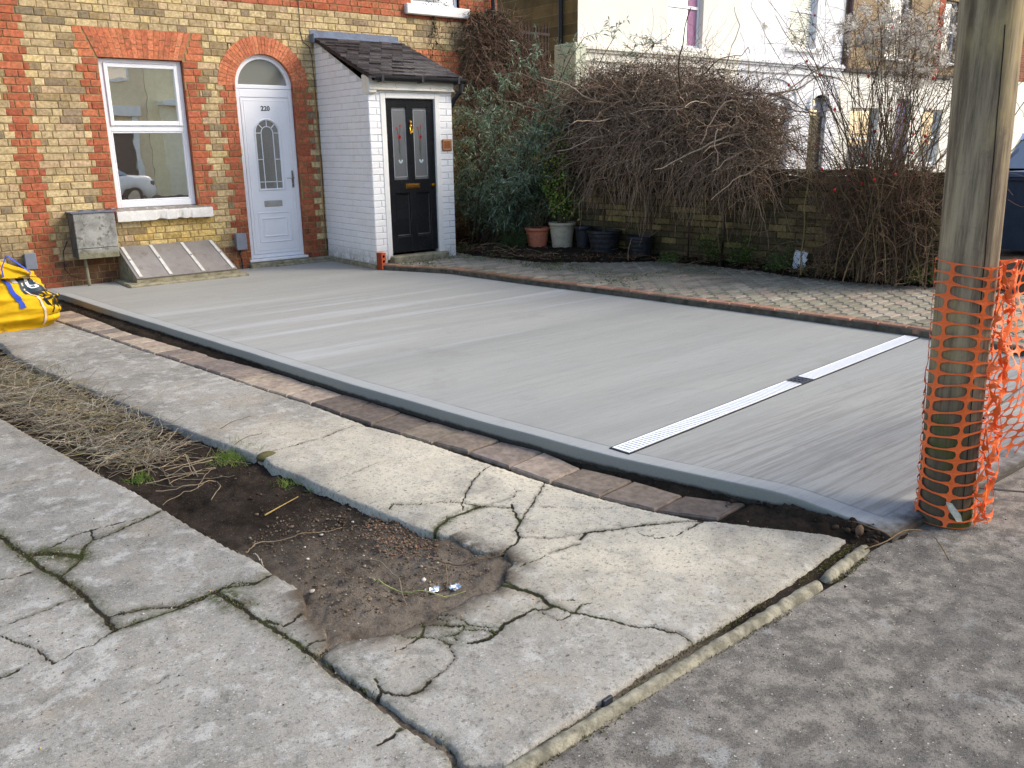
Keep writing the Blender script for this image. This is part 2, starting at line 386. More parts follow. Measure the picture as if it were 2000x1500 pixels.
_c = _t.mix(_dry, _t.mix(_t.ramp(_t.noise(5, 6, .7), .35, .65), (.020, .015, .011), (.048, .036, .027)), _t.mix(_t.ramp(_t.noise(6, 7, .75), .32, .62), (.105, .083, .062), (.215, .178, .137)))
_c = _t.mix(_t.ramp(_t.noise(60, 6, .8), .5, .68, 0, .6), _c, (.03, .023, .017)); _c = _t.mix(_t.ramp(_t.noise(150, 3, .6), .62, .70, 0, .6), _c, (.26, .22, .17)); _t.bump(_t.math('ADD', _t.noise(45, 6, .8), _t.math('MULTIPLY', _t.noise(160, 4), .5)), .9, .014); m_soil2 = _t.out(_c)
m_pave = vcol('concrete_block', .9, .15, .25, 50, .5, 1.3, (.080, .085, .048), .7)
m_kerb = plain('concrete_edging', (.27, .25, .185), .95, .1, var=.45, sc=22, bump=.9, grime=(.085, .078, .045), bsc=140)
m_paver = vcol('weathered_paver', .9, .15, .35, 22, .4, 5, (.10, .075, .055), .5)

# =====================================================================================
#                                   GROUND
# =====================================================================================
ZS, ZP, ZB = -0.10, -0.18, -0.035          # new slab top, old path top, block paving top
mb = MB(); mb.poly([(-250, -250, -.31), (250, -250, -.31), (250, 250, -.31), (-250, 250, -.31)])
tag(mb.build('ground', soilmat('far_ground', (.08, .078, .07), (.14, .135, .12))), kind='structure')
# road and the opposite pavement, behind the viewer
m_road = plain('asphalt', (.05, .05, .052), .9, .2, var=.25, sc=14, bump=.5, bsc=200)
mb = MB(); mb.box(-60, 60, -19.0, -12.6, -.35, -.29); tag(mb.build('road', m_road), kind='structure')
mb = MB(); mb.box(-60, 60, -12.6, -12.45, -.35, -.17, b=.01); tag(mb.build('kerb', m_kerb), kind='structure')
mb = MB(); mb.box(-60, 60, -21.2, -19.0, -.35, -.18); tag(mb.build('opposite_pavement', m_road), kind='structure')
# pavement in front
edg = gp([(1000, 1500), (1343, 1280), (1600, 1125), (1685, 1062)], ZP)
pv_xs = np.linspace(-8, 14, 180); pv_ys = np.linspace(-12.45, -9.37, 63)
X, Y = np.meshgrid(pv_xs, pv_ys)
Zp = ZP-.014+.010*(fbm(X, Y, 1.1, 3)-.5)
grid_mesh('pavement', pv_xs, pv_ys, Zp, m_tarmac, keep=(Y < -9.46) | (X > .02))
tag(bpy.data.objects['pavement'], kind='structure')

SOIL = [(-260, 600), (-60, 655), (0, 671), (24, 695), (75, 722), (144, 749), (204, 773), (270, 803), (324, 825), (375, 845), (444, 870), (486, 884), (512, 893), (524, 906), (590, 933), (641, 957), (686, 978), (746, 1002), (761, 1008), (800, 1026), (845, 1040), (875, 1047), (914, 1068), (944, 1080), (980, 1081), (998, 1098), (983, 1110), (980, 1128), (962, 1149), (920, 1158), (890, 1179), (854, 1194), (846, 1206), (810, 1215), (777, 1230), (735, 1236), (699, 1242), (657, 1250), (643, 1223), (605, 1200), (600, 1167), (587, 1143), (553, 1125), (537, 1115), (500, 1087), (447, 1063), (400, 1037), (343, 1003), (322, 990), (261, 953), (189, 917), (120, 878), (69, 851), (18, 821), (0, 812), (-80, 770), (-400, 640)]
i_top = SOIL.index((983, 1110)); i_mid = SOIL.index((657, 1250))
JOINT = [(645, 1262), (621, 1281), (645, 1305), (678, 1326), (699, 1341), (732, 1362), (762, 1383), (786, 1404), (810, 1419), (840, 1437), (870, 1455), (882, 1467), (888, 1488), (900, 1500), (925, 1600)]
PAVL = [(1659, 1052), (1617, 1041), (1540, 1031), (1470, 1024), (1400, 1015), (1365, 1013), (1274, 996), (1172, 970), (1074, 942), (968, 907), (845, 865), (782, 846), (719, 830), (608, 789), (510, 758), (384, 716), (339, 701), (270, 680), (183, 650), (96, 621), (-40, 580)]
EDGL = [(985, 1600), (990, 1494), (1098, 1419), (1170, 1374), (1260, 1311), (1358, 1253), (1463, 1188), (1585, 1111), (1659, 1052)]
soil_w = gp(SOIL, ZP)
path_px = SOIL[:i_mid+1]+JOINT[:-1]+[(900, 1500)]+[(990, 1494)]+EDGL[2:-1]+PAVL+[(-260, 540)]
path_w = gp(path_px, ZP)
# extend path and slab below the frame along the edging
ex = gp([(900, 1500), (990, 1494)], ZP)
k = path_px.index((900, 1500)); path_w = np.delete(path_w, [i for i, p in enumerate(path_px) if p == (900, 1500)][1:], axis=0)
low_w = np.vstack([gp(SOIL[i_mid+1:], ZP), gp([(-400, 640)], ZP)+[[-1.2, -.4]], [[-5.0, -5.0], [-5.0, -9.43], [-1.93, -9.44]],
                   gp(list(reversed(JOINT[:-2])), ZP)])
path_w = np.vstack([path_w[:k], [[-1.915, -9.44]], path_w[k+1:]]) if False else path_w

CR = []   # (points px, half width m, moss)
def crack(pts, w, moss=0.0): CR.append((gp(pts, ZP), w, moss))
crack([(524, 882), (569, 870), (629, 855), (662, 841), (692, 831), (719, 831)], .006)
crack([(653, 936), (692, 922), (728, 906), (776, 894), (815, 889)], .0022)
crack([(351, 806), (450, 779), (525, 765)], .002)
crack([(755, 996), (770, 984), (815, 984), (860, 979), (905, 981), (935, 988), (968, 990), (1000, 992)], .0055, .3)
crack([(962, 907), (944, 918), (923, 937), (911, 957), (905, 981), (906, 996)], .0055)
crack([(848, 1040), (860, 1024), (878, 1011), (905, 1002), (935, 990)], .010, .8)
crack([(935, 990), (965, 982), (1000, 972), (1010, 960), (1000, 950)], .003)
crack([(980, 1080), (1007, 1062), (1013, 1047), (1007, 1035), (1016, 1020), (1010, 1008), (1000, 985)], .008)
crack([(1016, 1020), (1028, 1002), (1040, 987), (1049, 969), (1064, 942)], .005)
crack([(1040, 990), (1080, 990), (1120, 992), (1190, 992), (1228, 991)], .003)
crack([(1016, 1048), (1055, 1050), (1085, 1050), (1134, 1041), (1151, 1038), (1183, 1034)], .004)
crack([(1134, 1052), (1144, 1040), (1204, 1033), (1246, 1027), (1295, 1022), (1365, 1016)], .008)
crack([(1375, 1013), (1347, 1031), (1323, 1045), (1281, 1050), (1246, 1041)], .006)
crack([(1011, 1107), (1050, 1092), (1080, 1077), (1102, 1070), (1131, 1062)], .0045, .2)
crack([(981, 1131), (1005, 1146), (1035, 1156), (1062, 1170), (1083, 1182), (1110, 1192), (1134, 1197), (1164, 1203), (1204, 1213), (1232, 1223), (1274, 1225), (1302, 1234), (1326, 1236), (1347, 1251), (1365, 1258)], .008, .1)
crack([(975, 1140), (1010, 1152), (1050, 1160), (1075, 1180)], .012)
crack([(1083, 1182), (1062, 1190), (1044, 1188), (1020, 1200), (999, 1212), (981, 1222), (966, 1239), (939, 1250), (915, 1254)], .010, .3)
crack([(1083, 1175), (1096, 1170), (1130, 1172)], .004)
crack([(1120, 1195), (1136, 1180), (1160, 1178)], .006)
crack([(1050, 1195), (1075, 1200), (1090, 1210), (1110, 1204), (1120, 1195)], .004)
crack([(768, 1236), (792, 1245), (825, 1243), (855, 1246), (879, 1257), (891, 1257)], .005, .4)
crack([(825, 1212), (828, 1230), (828, 1242)], .006, .7)
crack([(861, 1200), (885, 1204), (903, 1213), (912, 1221), (960, 1224)], .005, .5)
crack([(831, 1221), (861, 1222), (903, 1222), (906, 1230), (888, 1239), (870, 1239)], .005, .7)
crack([(906, 1230), (945, 1228), (972, 1236)], .005, .5)
crack([(870, 1222), (872, 1212), (850, 1206)], .004, .6)
crack([(888, 1239), (890, 1250)], .004, .4)
crack([(768, 1272), (792, 1260), (810, 1252), (819, 1245)], .004)
crack([(879, 1257), (885, 1270), (890, 1282), (870, 1300)], .003)
crack([(732, 1326), (744, 1347), (768, 1356), (795, 1357), (822, 1347), (840, 1332)], .008, .3)
crack([(744, 1347), (735, 1362)], .010, .2)
crack([(840, 1332), (860, 1312), (870, 1300)], .0025)
crack([(600, 1260), (621, 1250), (648, 1246)], .008)
# lower slab
crack([(322, 992), (300, 1003), (260, 1013), (213, 1023), (180, 1033), (160, 1037), (133, 1050), (103, 1065), (67, 1078)], .0065)
crack([(310, 998), (267, 1017), (233, 1032), (200, 1047), (180, 1053), (163, 1070), (160, 1087), (143, 1103), (123, 1120)], .008, .4)
crack([(180, 1033), (182, 1050)], .006)
crack([(60, 1082), (90, 1078), (130, 1082), (155, 1085)], .022, 1.0)
crack([(-60, 1005), (0, 1043), (20, 1060), (53, 1083), (83, 1110), (113, 1123), (140, 1143), (167, 1167), (187, 1187), (207, 1203), (227, 1227)], .013, .6)
crack([(213, 1202), (247, 1193), (293, 1183), (350, 1182), (383, 1168), (420, 1155)], .009, .5)
crack([(227, 1228), (267, 1213), (310, 1198), (367, 1180), (420, 1155), (437, 1147), (500, 1137), (537, 1117)], .008, .7)
crack([(437, 1147), (455, 1137), (500, 1135), (540, 1118)], .006, .3)
crack([(420, 1155), (437, 1163), (473, 1187), (507, 1210), (540, 1230), (567, 1247), (610, 1277), (645, 1303)], .013, .5)
crack([(430, 1160), (450, 1172), (470, 1180)], .02, 1.0)
crack([(590, 1197), (573, 1210), (553, 1220), (520, 1210)], .008)
crack([(227, 1228), (187, 1255), (150, 1263), (127, 1280), (97, 1292)], .006)
crack([(-60, 1215), (0, 1238), (33, 1252), (63, 1263), (83, 1277), (97, 1292)], .006)
crack([(-60, 1232), (0, 1220), (50, 1203), (83, 1190), (110, 1177), (140, 1167)], .005, .2)
crack([(-60, 1130), (0, 1127), (27, 1125), (57, 1115)], .007, .2)
crack([(-60, 1330), (0, 1320), (20, 1313), (40, 1303)], .005)
crack([(-60, 858), (0, 848), (39, 838)], .003); crack([(-60, 955), (0, 945), (75, 935), (168, 915)], .003)
crack([(786, 1416), (768, 1434), (741, 1449)], .008)
crack(JOINT, .010, .35)
crack([(230, 1375), (290, 1340), (330, 1315)], .0015)

def graded(a, b, d0, d1):
    out = [a]
    while out[-1] < b: f = (out[-1]-a)/(b-a); out.append(out[-1]+d0+(d1-d0)*f)
    return np.array(out)
gxs = np.arange(-4.3, 0.45, .0085); gys = graded(-9.60, -0.9, .0060, .026)
GX, GY = np.meshgrid(gxs, gys)
wob = (fbm(GX, GY, 22, 5)-.5)
crk = np.full(GX.shape, 5.0); mos = np.zeros(GX.shape)
jx = GX+.018*(fbm(GX, GY, 7, 31)-.5)+.020*(fbm(GX, GY, 38, 33)-.5); jy = GY+.018*(fbm(GX, GY, 7, 41)-.5)+.020*(fbm(GX, GY, 38, 43)-.5)
for P, w, ms in CR:
    lo = P.min(0)-.15; hi = P.max(0)+.15
    ix = (gxs >= lo[0]) & (gxs <= hi[0]); iy = (gys >= lo[1]) & (gys <= hi[1])
    if not ix.any() or not iy.any(): continue
    sl = np.ix_(iy, ix); d = seg_dist(jx[sl], jy[sl], P)
    w_ = w*.78; crk[sl] = np.minimum(crk[sl], d/max(w_, .0040)*(1 if w_ >= .0040 else (.0040/w_)**.6))
    mos[sl] = np.maximum(mos[sl], ms*smooth(w*4+.02, w, d))
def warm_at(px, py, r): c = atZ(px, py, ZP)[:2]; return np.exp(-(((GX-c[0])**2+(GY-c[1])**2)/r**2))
warm = np.clip(.9*warm_at(900, 905, .85)+.8*warm_at(1080, 990, .6)+.55*warm_at(1250, 1090, .5)+.35*warm_at(1450, 1060, .4)+.4*warm_at(600, 850, .5), 0, 1)*.95  # weights of the cream sunlit patches painted along the path
def concrete_piece(name, P, zt, extra=0.0):
    s = sdist(GX, GY, P)+.006*wob+.007*(fbm(GX, GY, 70, 9)-.5)
    s2 = np.minimum(s, 1)
    z = zt+.010*(fbm(GX, GY, 1.3, 11)-.5)+.006*(fbm(GX, GY, 12, 13)-.5)+.0035*(fbm(GX, GY, 60, 15)-.5)
    z = z-.006*smooth(1.1, .3, crk)-.12*smooth(.012, -.006, s2)-.006*smooth(.05, 0, s2)
    ds = -sdist(GX, GY, soil_w)                         # how far from the soil bed
    near = (GY < -8.15)
    dirt = np.clip(smooth(.13, .0, ds)*near*.9+.15*smooth(.2, 0, ds), 0, 1)
    dirt = np.maximum(dirt, .5*smooth(4.5, 1.0, crk)*(fbm(GX, GY, 9, 71) > .5))
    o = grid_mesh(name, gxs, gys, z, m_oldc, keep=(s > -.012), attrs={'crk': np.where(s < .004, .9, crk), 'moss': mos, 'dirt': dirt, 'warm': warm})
    return tag(o, kind='structure')
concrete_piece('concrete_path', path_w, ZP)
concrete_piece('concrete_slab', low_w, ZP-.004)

# soil bed and the earth below every joint
sxs = np.arange(-4.5, .9, .016); sys_ = graded(-9.46, -.3, .010, .030)
SX, SY = np.meshgrid(sxs, sys_); ins = sdist(SX, SY, soil_w)
lump = fbm(SX, SY, 6, 51)-.5; fine = fbm(SX, SY, 34, 53)-.5
zs = ZP-.050+.05*lump+.030*fine+.0*ins
near = smooth(-7.7, -8.4, SY)*smooth(-.9, -1.3, SX*0-1.2)
zs = np.where(ins > -.15, zs+.038*smooth(-7.2, -8.8, SY)*smooth(-.15, .05, ins), zs)
inside_cover = (ins < -.05) & (SX < .6)
zs = np.where(ins < -.04, ZP-.020+.016*fine+.010*lump, zs)
o = grid_mesh('soil', sxs, sys_, zs, m_soil2); tag(o, kind='structure')

# ---- kerb edging between path and pavement: three rounded lengths
def edging(a, b, label):
    a = Vector(a); b = Vector(b); L = (b-a).length; ang = math.atan2(b.y-a.y, b.x-a.x)
    prof = [(-.026, -.10), (-.027, -.012), (-.020, .006), (-.008, .014), (.008, .014), (.020, .006), (.027, -.012), (.026, -.10)]
    nx = max(8, int(L/.02)); vs = []; fs = []
    for i in range(nx+1):
        x = L*i/nx; e = min(i, nx-i); sh = 1-.25*math.exp(-e*.9)
        for j, (y, z) in enumerate(prof):
            jj = random.uniform(-.0018, .0018); vs.append((x, y*sh+jj, (z if z < -.05 else z*sh)+jj))
    m = len(prof)
    for i in range(nx):
        for j in range(m-1): fs.append((i*m+j, (i+1)*m+j, (i+1)*m+j+1, i*m+j+1))
    fs += [tuple(range(m)), tuple(reversed(range(nx*m, nx*m+m)))]
    q = MB(); q.raw(vs, fs); o = q.build('kerb_edging', m_kerb, smooth=True)
    o.location = (a.x, a.y, ZP-.006); o.rotation_euler = (0, 0, ang)
    return tag(o, label, 'kerb', 'round topped edging between path and pavement')
e0 = gp([(985, 1512), (1598, 1137)], ZP); e1 = gp([(1612, 1128), (1690, 1066)], ZP)
dv = (e0[1]-e0[0]); dv = dv/np.hypot(*dv)
edging((*(e0[0]-dv*1.2), 0), (*e0[1], 0), 'long mossy round-topped concrete edging along the front of the cracked path')
edging((*e1[0], 0), (*e1[1], 0), 'short yellowish end piece of concrete edging nearest the wooden pole')

# ---- old pavers between the path and the new slab
PL = gp(list(reversed(PAVL))[0:], ZP)
PR_px = [(-20, 560), (119, 598), (261, 653), (330, 672), (372, 683), (441, 704), (555, 731), (605, 750), (677, 771), (785, 804), (908, 840), (980, 861), (1064, 882), (1137, 908), (1235, 936), (1335, 966), (1458, 982)]
PR = gp(PR_px, ZP)
def xat(P, y):
    P = P[np.argsort(P[:, 1])]; return np.interp(y, P[:, 1], P[:, 0])
cuts = [(1403, 1013, 1458, 982), (1279, 996, 1335, 966), (1171, 970, 1237, 938), (1074, 940, 1136, 914), (995, 912, 1062, 882), (914, 883, 977, 861), (842, 865, 908, 841), (782, 846, 842, 822), (725, 828, 785, 805), (664, 808, 726, 786), (605, 787, 672, 771), (558, 772, 617, 752)]
cw = [(atZ(a, b, ZP)[:2], atZ(c, d, ZP)[:2]) for a, b, c, d in cuts]
y = cw[-1][0][1]
while y < -1.3:
    y += .21; cw.append((np.array([xat(PL, y), y]), np.array([xat(PR, y+.03), y+.03])))
strip = thing('paver_path', 'row of old brown square pavers beside the new slab', 'pavers'); strip['kind'] = 'structure'
del strip['label']; del strip['category']
pc = [lin(140, 127, 114), lin(118, 107, 98), lin(146, 134, 118), lin(122, 111, 101), lin(136, 126, 112), lin(110, 101, 95)]
for i in range(len(cw)-1):
    a, b = cw[i], cw[i+1]; g = .006
    q = [a[0], b[0], b[1], a[1]]; cen = sum(q)/4
    q = [p+(cen-p)/np.linalg.norm(cen-p)*g*1.4 for p in q]
    z = ZP+.002+random.uniform(-.006, .006); tl = [random.uniform(-.004, .004) for _ in q]
    c = np.array(random.choice(pc[:4] if i < 12 else pc))*(.8 if i in (0, 1, 2, 5, 6, 7, 8, 9) else 1.35)
    q2 = [p+(cen-p)/np.linalg.norm(cen-p)*.010 for p in q]
    m_ = MB(); n = 10
    # small grid top so the weathering can bend it
    top = [[(np.array(q2[0])*(1-u)*(1-v)+np.array(q2[3])*u*(1-v)+np.array(q2[1])*(1-u)*v+np.array(q2[2])*u*v) for u in np.linspace(0, 1, n)] for v in np.linspace(0, 1, n)]
    def zz(p): return z+.006*(float(fbm(np.array(p[0]), np.array(p[1]), 9, 61))-.5)
    vs = [(p[0], p[1], zz(p)) for r_ in top for p in r_]
    fs = [(r_*n+k, r_*n+k+1, (r_+1)*n+k+1, (r_+1)*n+k) for r_ in range(n-1) for k in range(n-1)]
    m_.raw(vs, [tuple(reversed(f)) for f in fs], tuple(c))
    rim = [0, n-1, n*n-1, n*(n-1)]; ring = [(q2[0], q[0]), (q2[3], q[3]), (q2[2], q[2]), (q2[1], q[1])]
    for k in range(4):
        A, B = ring[k], ring[(k+1) % 4]; za, zb = vs[rim[k]][2], vs[rim[(k+1) % 4]][2]
        m_.poly([(A[0][0], A[0][1], za), (B[0][0], B[0][1], zb), (B[1][0], B[1][1], zb-.008), (A[1][0], A[1][1], za-.008)][::-1], tuple(c))
        m_.poly([(A[1][0], A[1][1], za-.008), (B[1][0], B[1][1], zb-.008), (B[1][0], B[1][1], z-.08), (A[1][0], A[1][1], z-.08)][::-1], tuple(c))
    m_.build('paver', m_paver, strip)

# ---- the new concrete slab
Lp = np.array([[-.98, -.40]]+[list(p) for p in gp([(120, 575), (230, 610), (400, 662), (690, 752), (950, 825), (1200, 892), (1450, 945), (1700, 1000)], ZS)]+[[.34, -9.60]])
Rp = np.array([[2.66, -.02], [2.66, -1.36]]+[list(p) for p in gp([(880, 535), (1000, 552), (1240, 582), (1500, 617), (1790, 657)], ZS)]+[[3.62, -9.6]])
Lp = Lp[np.argsort(Lp[:, 1])]; Rp = Rp[np.argsort(Rp[:, 1])]
prof = [(0, -.16), (0, -.14), (.001, -.10), (0, -.06), (0, -.012), (.0008, -.006), (.003, -.002), (.007, 0), (.012, 0), (.05, .0005), (.10, .0), (.112, -.0008), (.125, 0), (.20, 0)]
ysl = np.concatenate([np.linspace(-9.385, -8.9, 26), np.arange(-8.87, -.04, .05), [-.03]])
vs = []; eg = []
for yy in ysl:
    xl = np.interp(yy, Lp[:, 1], Lp[:, 0]) if yy < -.40 else -.98; xr = np.interp(yy, Rp[:, 1], Rp[:, 0])
    dend = yy+9.385
    xs_ = [(xl+d, z, d) for d, z in prof]+[(xl+.2+(xr-xl-.2)*t, 0, .2+t) for t in np.linspace(.03, 1, 60)]
    for x_, z_, d in xs_:
        e = min(d, dend+.0)
        zz_ = ZS+(z_ if d < .2 else 0)
        zz_ -= .062*smooth(.55, 0, dend)
        if dend < .03: zz_ -= .010*(1-dend/.03)**2
        jit = .0022*(float(vnoise(np.array(x_), np.array(yy), 3.1, 4))-.5)*2 if d < .2 else 0
        vs.append((x_+jit*(2.2 if d < .02 else 0), yy, zz_+(.004*(float(vnoise(np.array(x_), np.array(yy), 1.7, 6))-.5)))); eg.append(min(d, dend))
nc = len(prof)+60; nr = len(ysl); idx = np.arange(nr*nc).reshape(nr, nc)
Q = np.stack([idx[:-1, :-1], idx[:-1, 1:], idx[1:, 1:], idx[1:, :-1]], -1).reshape(-1, 4)
# front end face
V = np.array(vs); base = len(V); endv = V[:nc].copy(); endv[:, 2] = ZS-.16; endv[:, 1] -= .002
V = np.vstack([V, endv]); eg += [0]*nc
Q = np.vstack([Q, np.stack([np.arange(nc-1), base+np.arange(nc-1), base+1+np.arange(nc-1), 1+np.arange(nc-1)], -1)])
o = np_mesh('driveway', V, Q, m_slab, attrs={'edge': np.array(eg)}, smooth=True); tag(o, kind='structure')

# loose dark earth along the slab foot and in front corner (lumpy strip)
def lumpy(name, poly_px, z, h, mat, seed, fr=14, step=.012, edge=.05):
    P = gp(poly_px, z); xs_ = np.arange(P[:, 0].min()-.02, P[:, 0].max()+.02, step); ys_ = np.arange(P[:, 1].min()-.02, P[:, 1].max()+.02, step)
    A, B = np.meshgrid(xs_, ys_); s = sdist(A, B, P)+.03*(fbm(A, B, 16, seed+4)-.5)
    zz = z-.012+(h*(fbm(A, B, fr, seed)*.9+.3)+.5*h*(fbm(A, B, fr*4, seed+9)-.5))*smooth(-.01, edge, s)
    return grid_mesh(name, xs_, ys_, zz, mat, keep=(s > -.02))
gap_px = [(96, 583), (119, 600), (261, 655), (372, 685), (555, 733), (677, 773), (785, 806), (908, 842), (1064, 884), (1137, 910), (1235, 938), (1335, 968), (1458, 984), (1403, 1015), (1470, 1026), (1617, 1044), (1665, 1050), (1700, 1058), (1770, 1050), (1775, 1038), (1690, 1020), (1450, 952), (1200, 905), (950, 840), (690, 764), (400, 676), (230, 622), (130, 588)]
tag(lumpy('soil', gap_px, ZP-.006, .036, m_soil, 77), kind='structure')
tag(lumpy('soil', [(1560, 996), (1640, 1012), (1690, 1026), (1722, 1036), (1724, 1044), (1700, 1048), (1660, 1046), (1560, 1028), (1480, 1000)], ZP-.01, .07, m_soil, 91, 20), kind='structure')

# ---- drain channel across the slab
d0 = atZ(1212, 881, ZS)[:2]; d1 = atZ(1780, 658.5, ZS)[:2]; dl = np.hypot(*(d1-d0)); dang = math.atan2(d1[1]-d0[1], d1[0]-d0[0])
m_galv = plain('bright_galvanised_steel', (.88, .89, .90), .4, .5, .0, var=.03, sc=20)
m_dark = plain('dark_channel', (.02, .02, .022), .6, .3)
dr = thing('drain_channel', 'long white slotted drain channel set across the new grey slab', 'drain', (d0[0], d0[1], ZS+.004), dang)
half = .60*0+1.76; hw = .055
def grating(x0, x1):
    q = MB(); q.box(x0, x1, -hw, -hw+.007, -.02, .004); q.box(x0, x1, hw-.007, hw, -.02, .004); q.box(x0, x0+.006, -hw+.007, hw-.007, -.02, .0035); q.box(x1-.006, x1, -hw+.007, hw-.007, -.02, .0035)
    n = int((x1-x0)/.0285); st = (x1-x0-.012)/n
    for i in range(n+1):
        x = x0+.006+st*i; q.box(x, min(x+.0155, x1-.006), -hw+.007, hw-.007, -.016, .003)
    pass
    return q.build('grating', m_galv, dr)
q = MB(); q.box(-.012, dl+.012, -hw-.010, -hw-.001, -.04, .0015); q.box(-.012, dl+.012, hw+.001, hw+.010, -.04, .0015); q.box(-.012, -.001, -hw-.001, hw+.001, -.04, .001)
q.box(-.012, dl+.012, -hw-.001, hw+.001, -.045, -.034); q.build('channel_body', m_dark, dr)
grating(.0, half); grating(half+.16, dl)
q = MB(); q.box(half+.004, half+.156, -hw, -hw+.012, -.02, .004); q.box(half+.004, half+.156, hw-.012, hw, -.02, .004)
for i in range(4): q.box(half+.004+i*.0467, half+.016+i*.0467, -hw+.012, hw-.012, -.02, .0035)
for i in range(3):
    for j in range(3): q.box(half+.02+i*.0467, half+.045+i*.0467, -.036+j*.027, -.024+j*.027, -.02, .003)
q.build('gully_cover', plain('grey_cast_cover', (.075, .08, .10), .45, .4, .3), dr)

# ---- block paving of the neighbour, with a soldier course of reddish bricks at its edge
bxr = lambda yy: np.interp(yy, Rp[:, 1], Rp[:, 0])
bed_px = [(890, 492), (960, 502), (1050, 512), (1200, 512), (1300, 510), (1400, 520), (1480, 528), (1560, 540), (1680, 552), (1840, 560), (1990, 575)]
bed_w = gp(bed_px, ZB); bed_w = bed_w[np.argsort(bed_w[:, 1])]
bedx = lambda yy: np.interp(yy, bed_w[:, 1], bed_w[:, 0])
vs = []; fs = []; cs = []; rot = RAD(-3)
def block(mb_, x, y, lx, ly, z, c, b=.008, sh=0.0):
    p = [(x, y), (x+lx, y), (x+lx, y+ly), (x, y+ly)]; j = lambda: random.uniform(-.0025, .0025)
    p = [(a+j()+sh*(b_-y), b_+j()) for a, b_ in p]; cx = x+lx/2+sh*ly/2; cy = y+ly/2
    inn = [(a+(cx-a)*b*2/lx, b_+(cy-b_)*b*2/ly) for a, b_ in p]; zc = [z+random.uniform(-.0015, .0015) for _ in p]
    n = len(mb_.v); mb_.v += [(a, b_, zz-.009) for (a, b_), zz in zip(p, zc)]+[(a, b_, zz) for (a, b_), zz in zip(inn, zc)]+[(a, b_, z-.05) for a, b_ in p]
    F_ = [(4, 5, 6, 7)]+[(i, (i+1) % 4, 4+(i+1) % 4, 4+i) for i in range(4)]+[(8+i, 8+(i+1) % 4, (i+1) % 4, i) for i in range(4)]
    for f in F_: mb_.f.append(tuple(n+i for i in f)); mb_.c.append(c)
mb = MB(); row = 0; yy = -9.7
while yy < -.02:
    x = bxr(yy)+.113+((row % 2)*.103)
    if yy > -1.36: x = 3.95+((row % 2)*.103) if yy > -1.30 else x
    if row % 2: block(mb, bxr(yy)+.113 if yy <= -1.30 else 3.95, yy, .088, .086, ZB, tuple(np.array(lin(132, 128, 110))*random.uniform(.8, 1.1)))
    while x < max(bedx(yy), 5.0)+.5:
        fade = smooth(-7.5, -4.5, yy)*.0
        c = np.array(random.choice([lin(154, 147, 130), lin(146, 141, 124), lin(162, 154, 138), lin(150, 144, 126), lin(164, 150, 134)]))*random.uniform(.82, 1.12)
        block(mb, x, yy+random.uniform(-.003, .003), .184, .082, ZB+.006*(float(vnoise(np.array(x), np.array(yy), 1.2, 8))-.5), tuple(c)); x += .206
    yy += .1045; row += 1
tag(mb.build('block_paving', m_pave), kind='structure')
mb = MB(); mb.poly([(2.5, -9.72, ZB-.013), (9.5, -9.72, ZB-.013), (9.5, .0, ZB-.013), (2.72, .0, ZB-.013), (2.72, -1.3, ZB-.013)]) if False else None
def moss_mat():
    t = NT('mossy_joint_sand', 1, .05); k = t.ramp(t.noise(2.2, 5, .7), .42, .62)
    t.bump(t.noise(60, 5), .6, .01); return t.out(t.mix(k, (.026, .023, .017), (.050, .062, .018)))
m_joint = moss_mat()
mj = MB(); ys_ = np.arange(-9.70, -.0, .2)
for a, b in zip(ys_[:-1], ys_[1:]): 
    xa = bxr(a)+.10 if a < -1.3 else 3.95; xb = bxr(b)+.10 if b < -1.3 else 3.95
    mj.poly([(xa, a, ZB-.024), (9.0, a, ZB-.024), (9.0, b, ZB-.024), (xb, b, ZB-.024)])
tag(mj.build('paving_joint_sand', m_joint), kind='structure')
mb = MB(); yy = -9.7
while yy < -1.42:
    c = np.array(random.choice([lin(184, 140, 116), lin(172, 130, 108), lin(180, 148, 124), lin(156, 122, 102)]))*random.uniform(.8, 1.05)
    if yy > -4.2: c = c*.75+np.array(lin(90, 92, 60))*.25
    L_ = .215+random.uniform(-.006, .006)
    x = bxr(yy)
    block(mb, x+.004, yy, .10, L_, ZB+.004+random.uniform(-.003, .003), tuple(c), sh=(bxr(yy+L_)-x)/L_); yy += L_+.009
o = mb.build('brick_edging', vcol('edging_brick', .9, .15, .3, 40, .5, 5, (.055, .05, .03), .7)); tag(o, kind='structure')
mb = MB(); P_ = [(bxr(v)-.004, v) for v in np.arange(-9.7, -1.3, .15)]
for a, b in zip(P_[:-1], P_[1:]): mb.poly([(a[0], a[1], ZS-.05), (a[0], a[1], ZB-.014), (b[0], b[1], ZB-.014), (b[0], b[1], ZS-.05)][::-1]); mb.poly([(a[0], a[1], ZB-.014), (a[0]+.13, a[1], ZB-.014), (b[0]+.13, b[1], ZB-.014), (b[0], b[1], ZB-.014)])
tag(mb.build('edging_haunch', plain('mortar_haunch', (.10, .09, .07), .95, .1, var=.4, sc=12, bump=.6)), kind='structure')
# pavement meets the end of the block paving
mb = MB(); mb.box(3.72, 14, -9.86, -9.71, -.3, ZB-.02, b=.01); tag(mb.build('kerb', m_kerb), kind='structure')

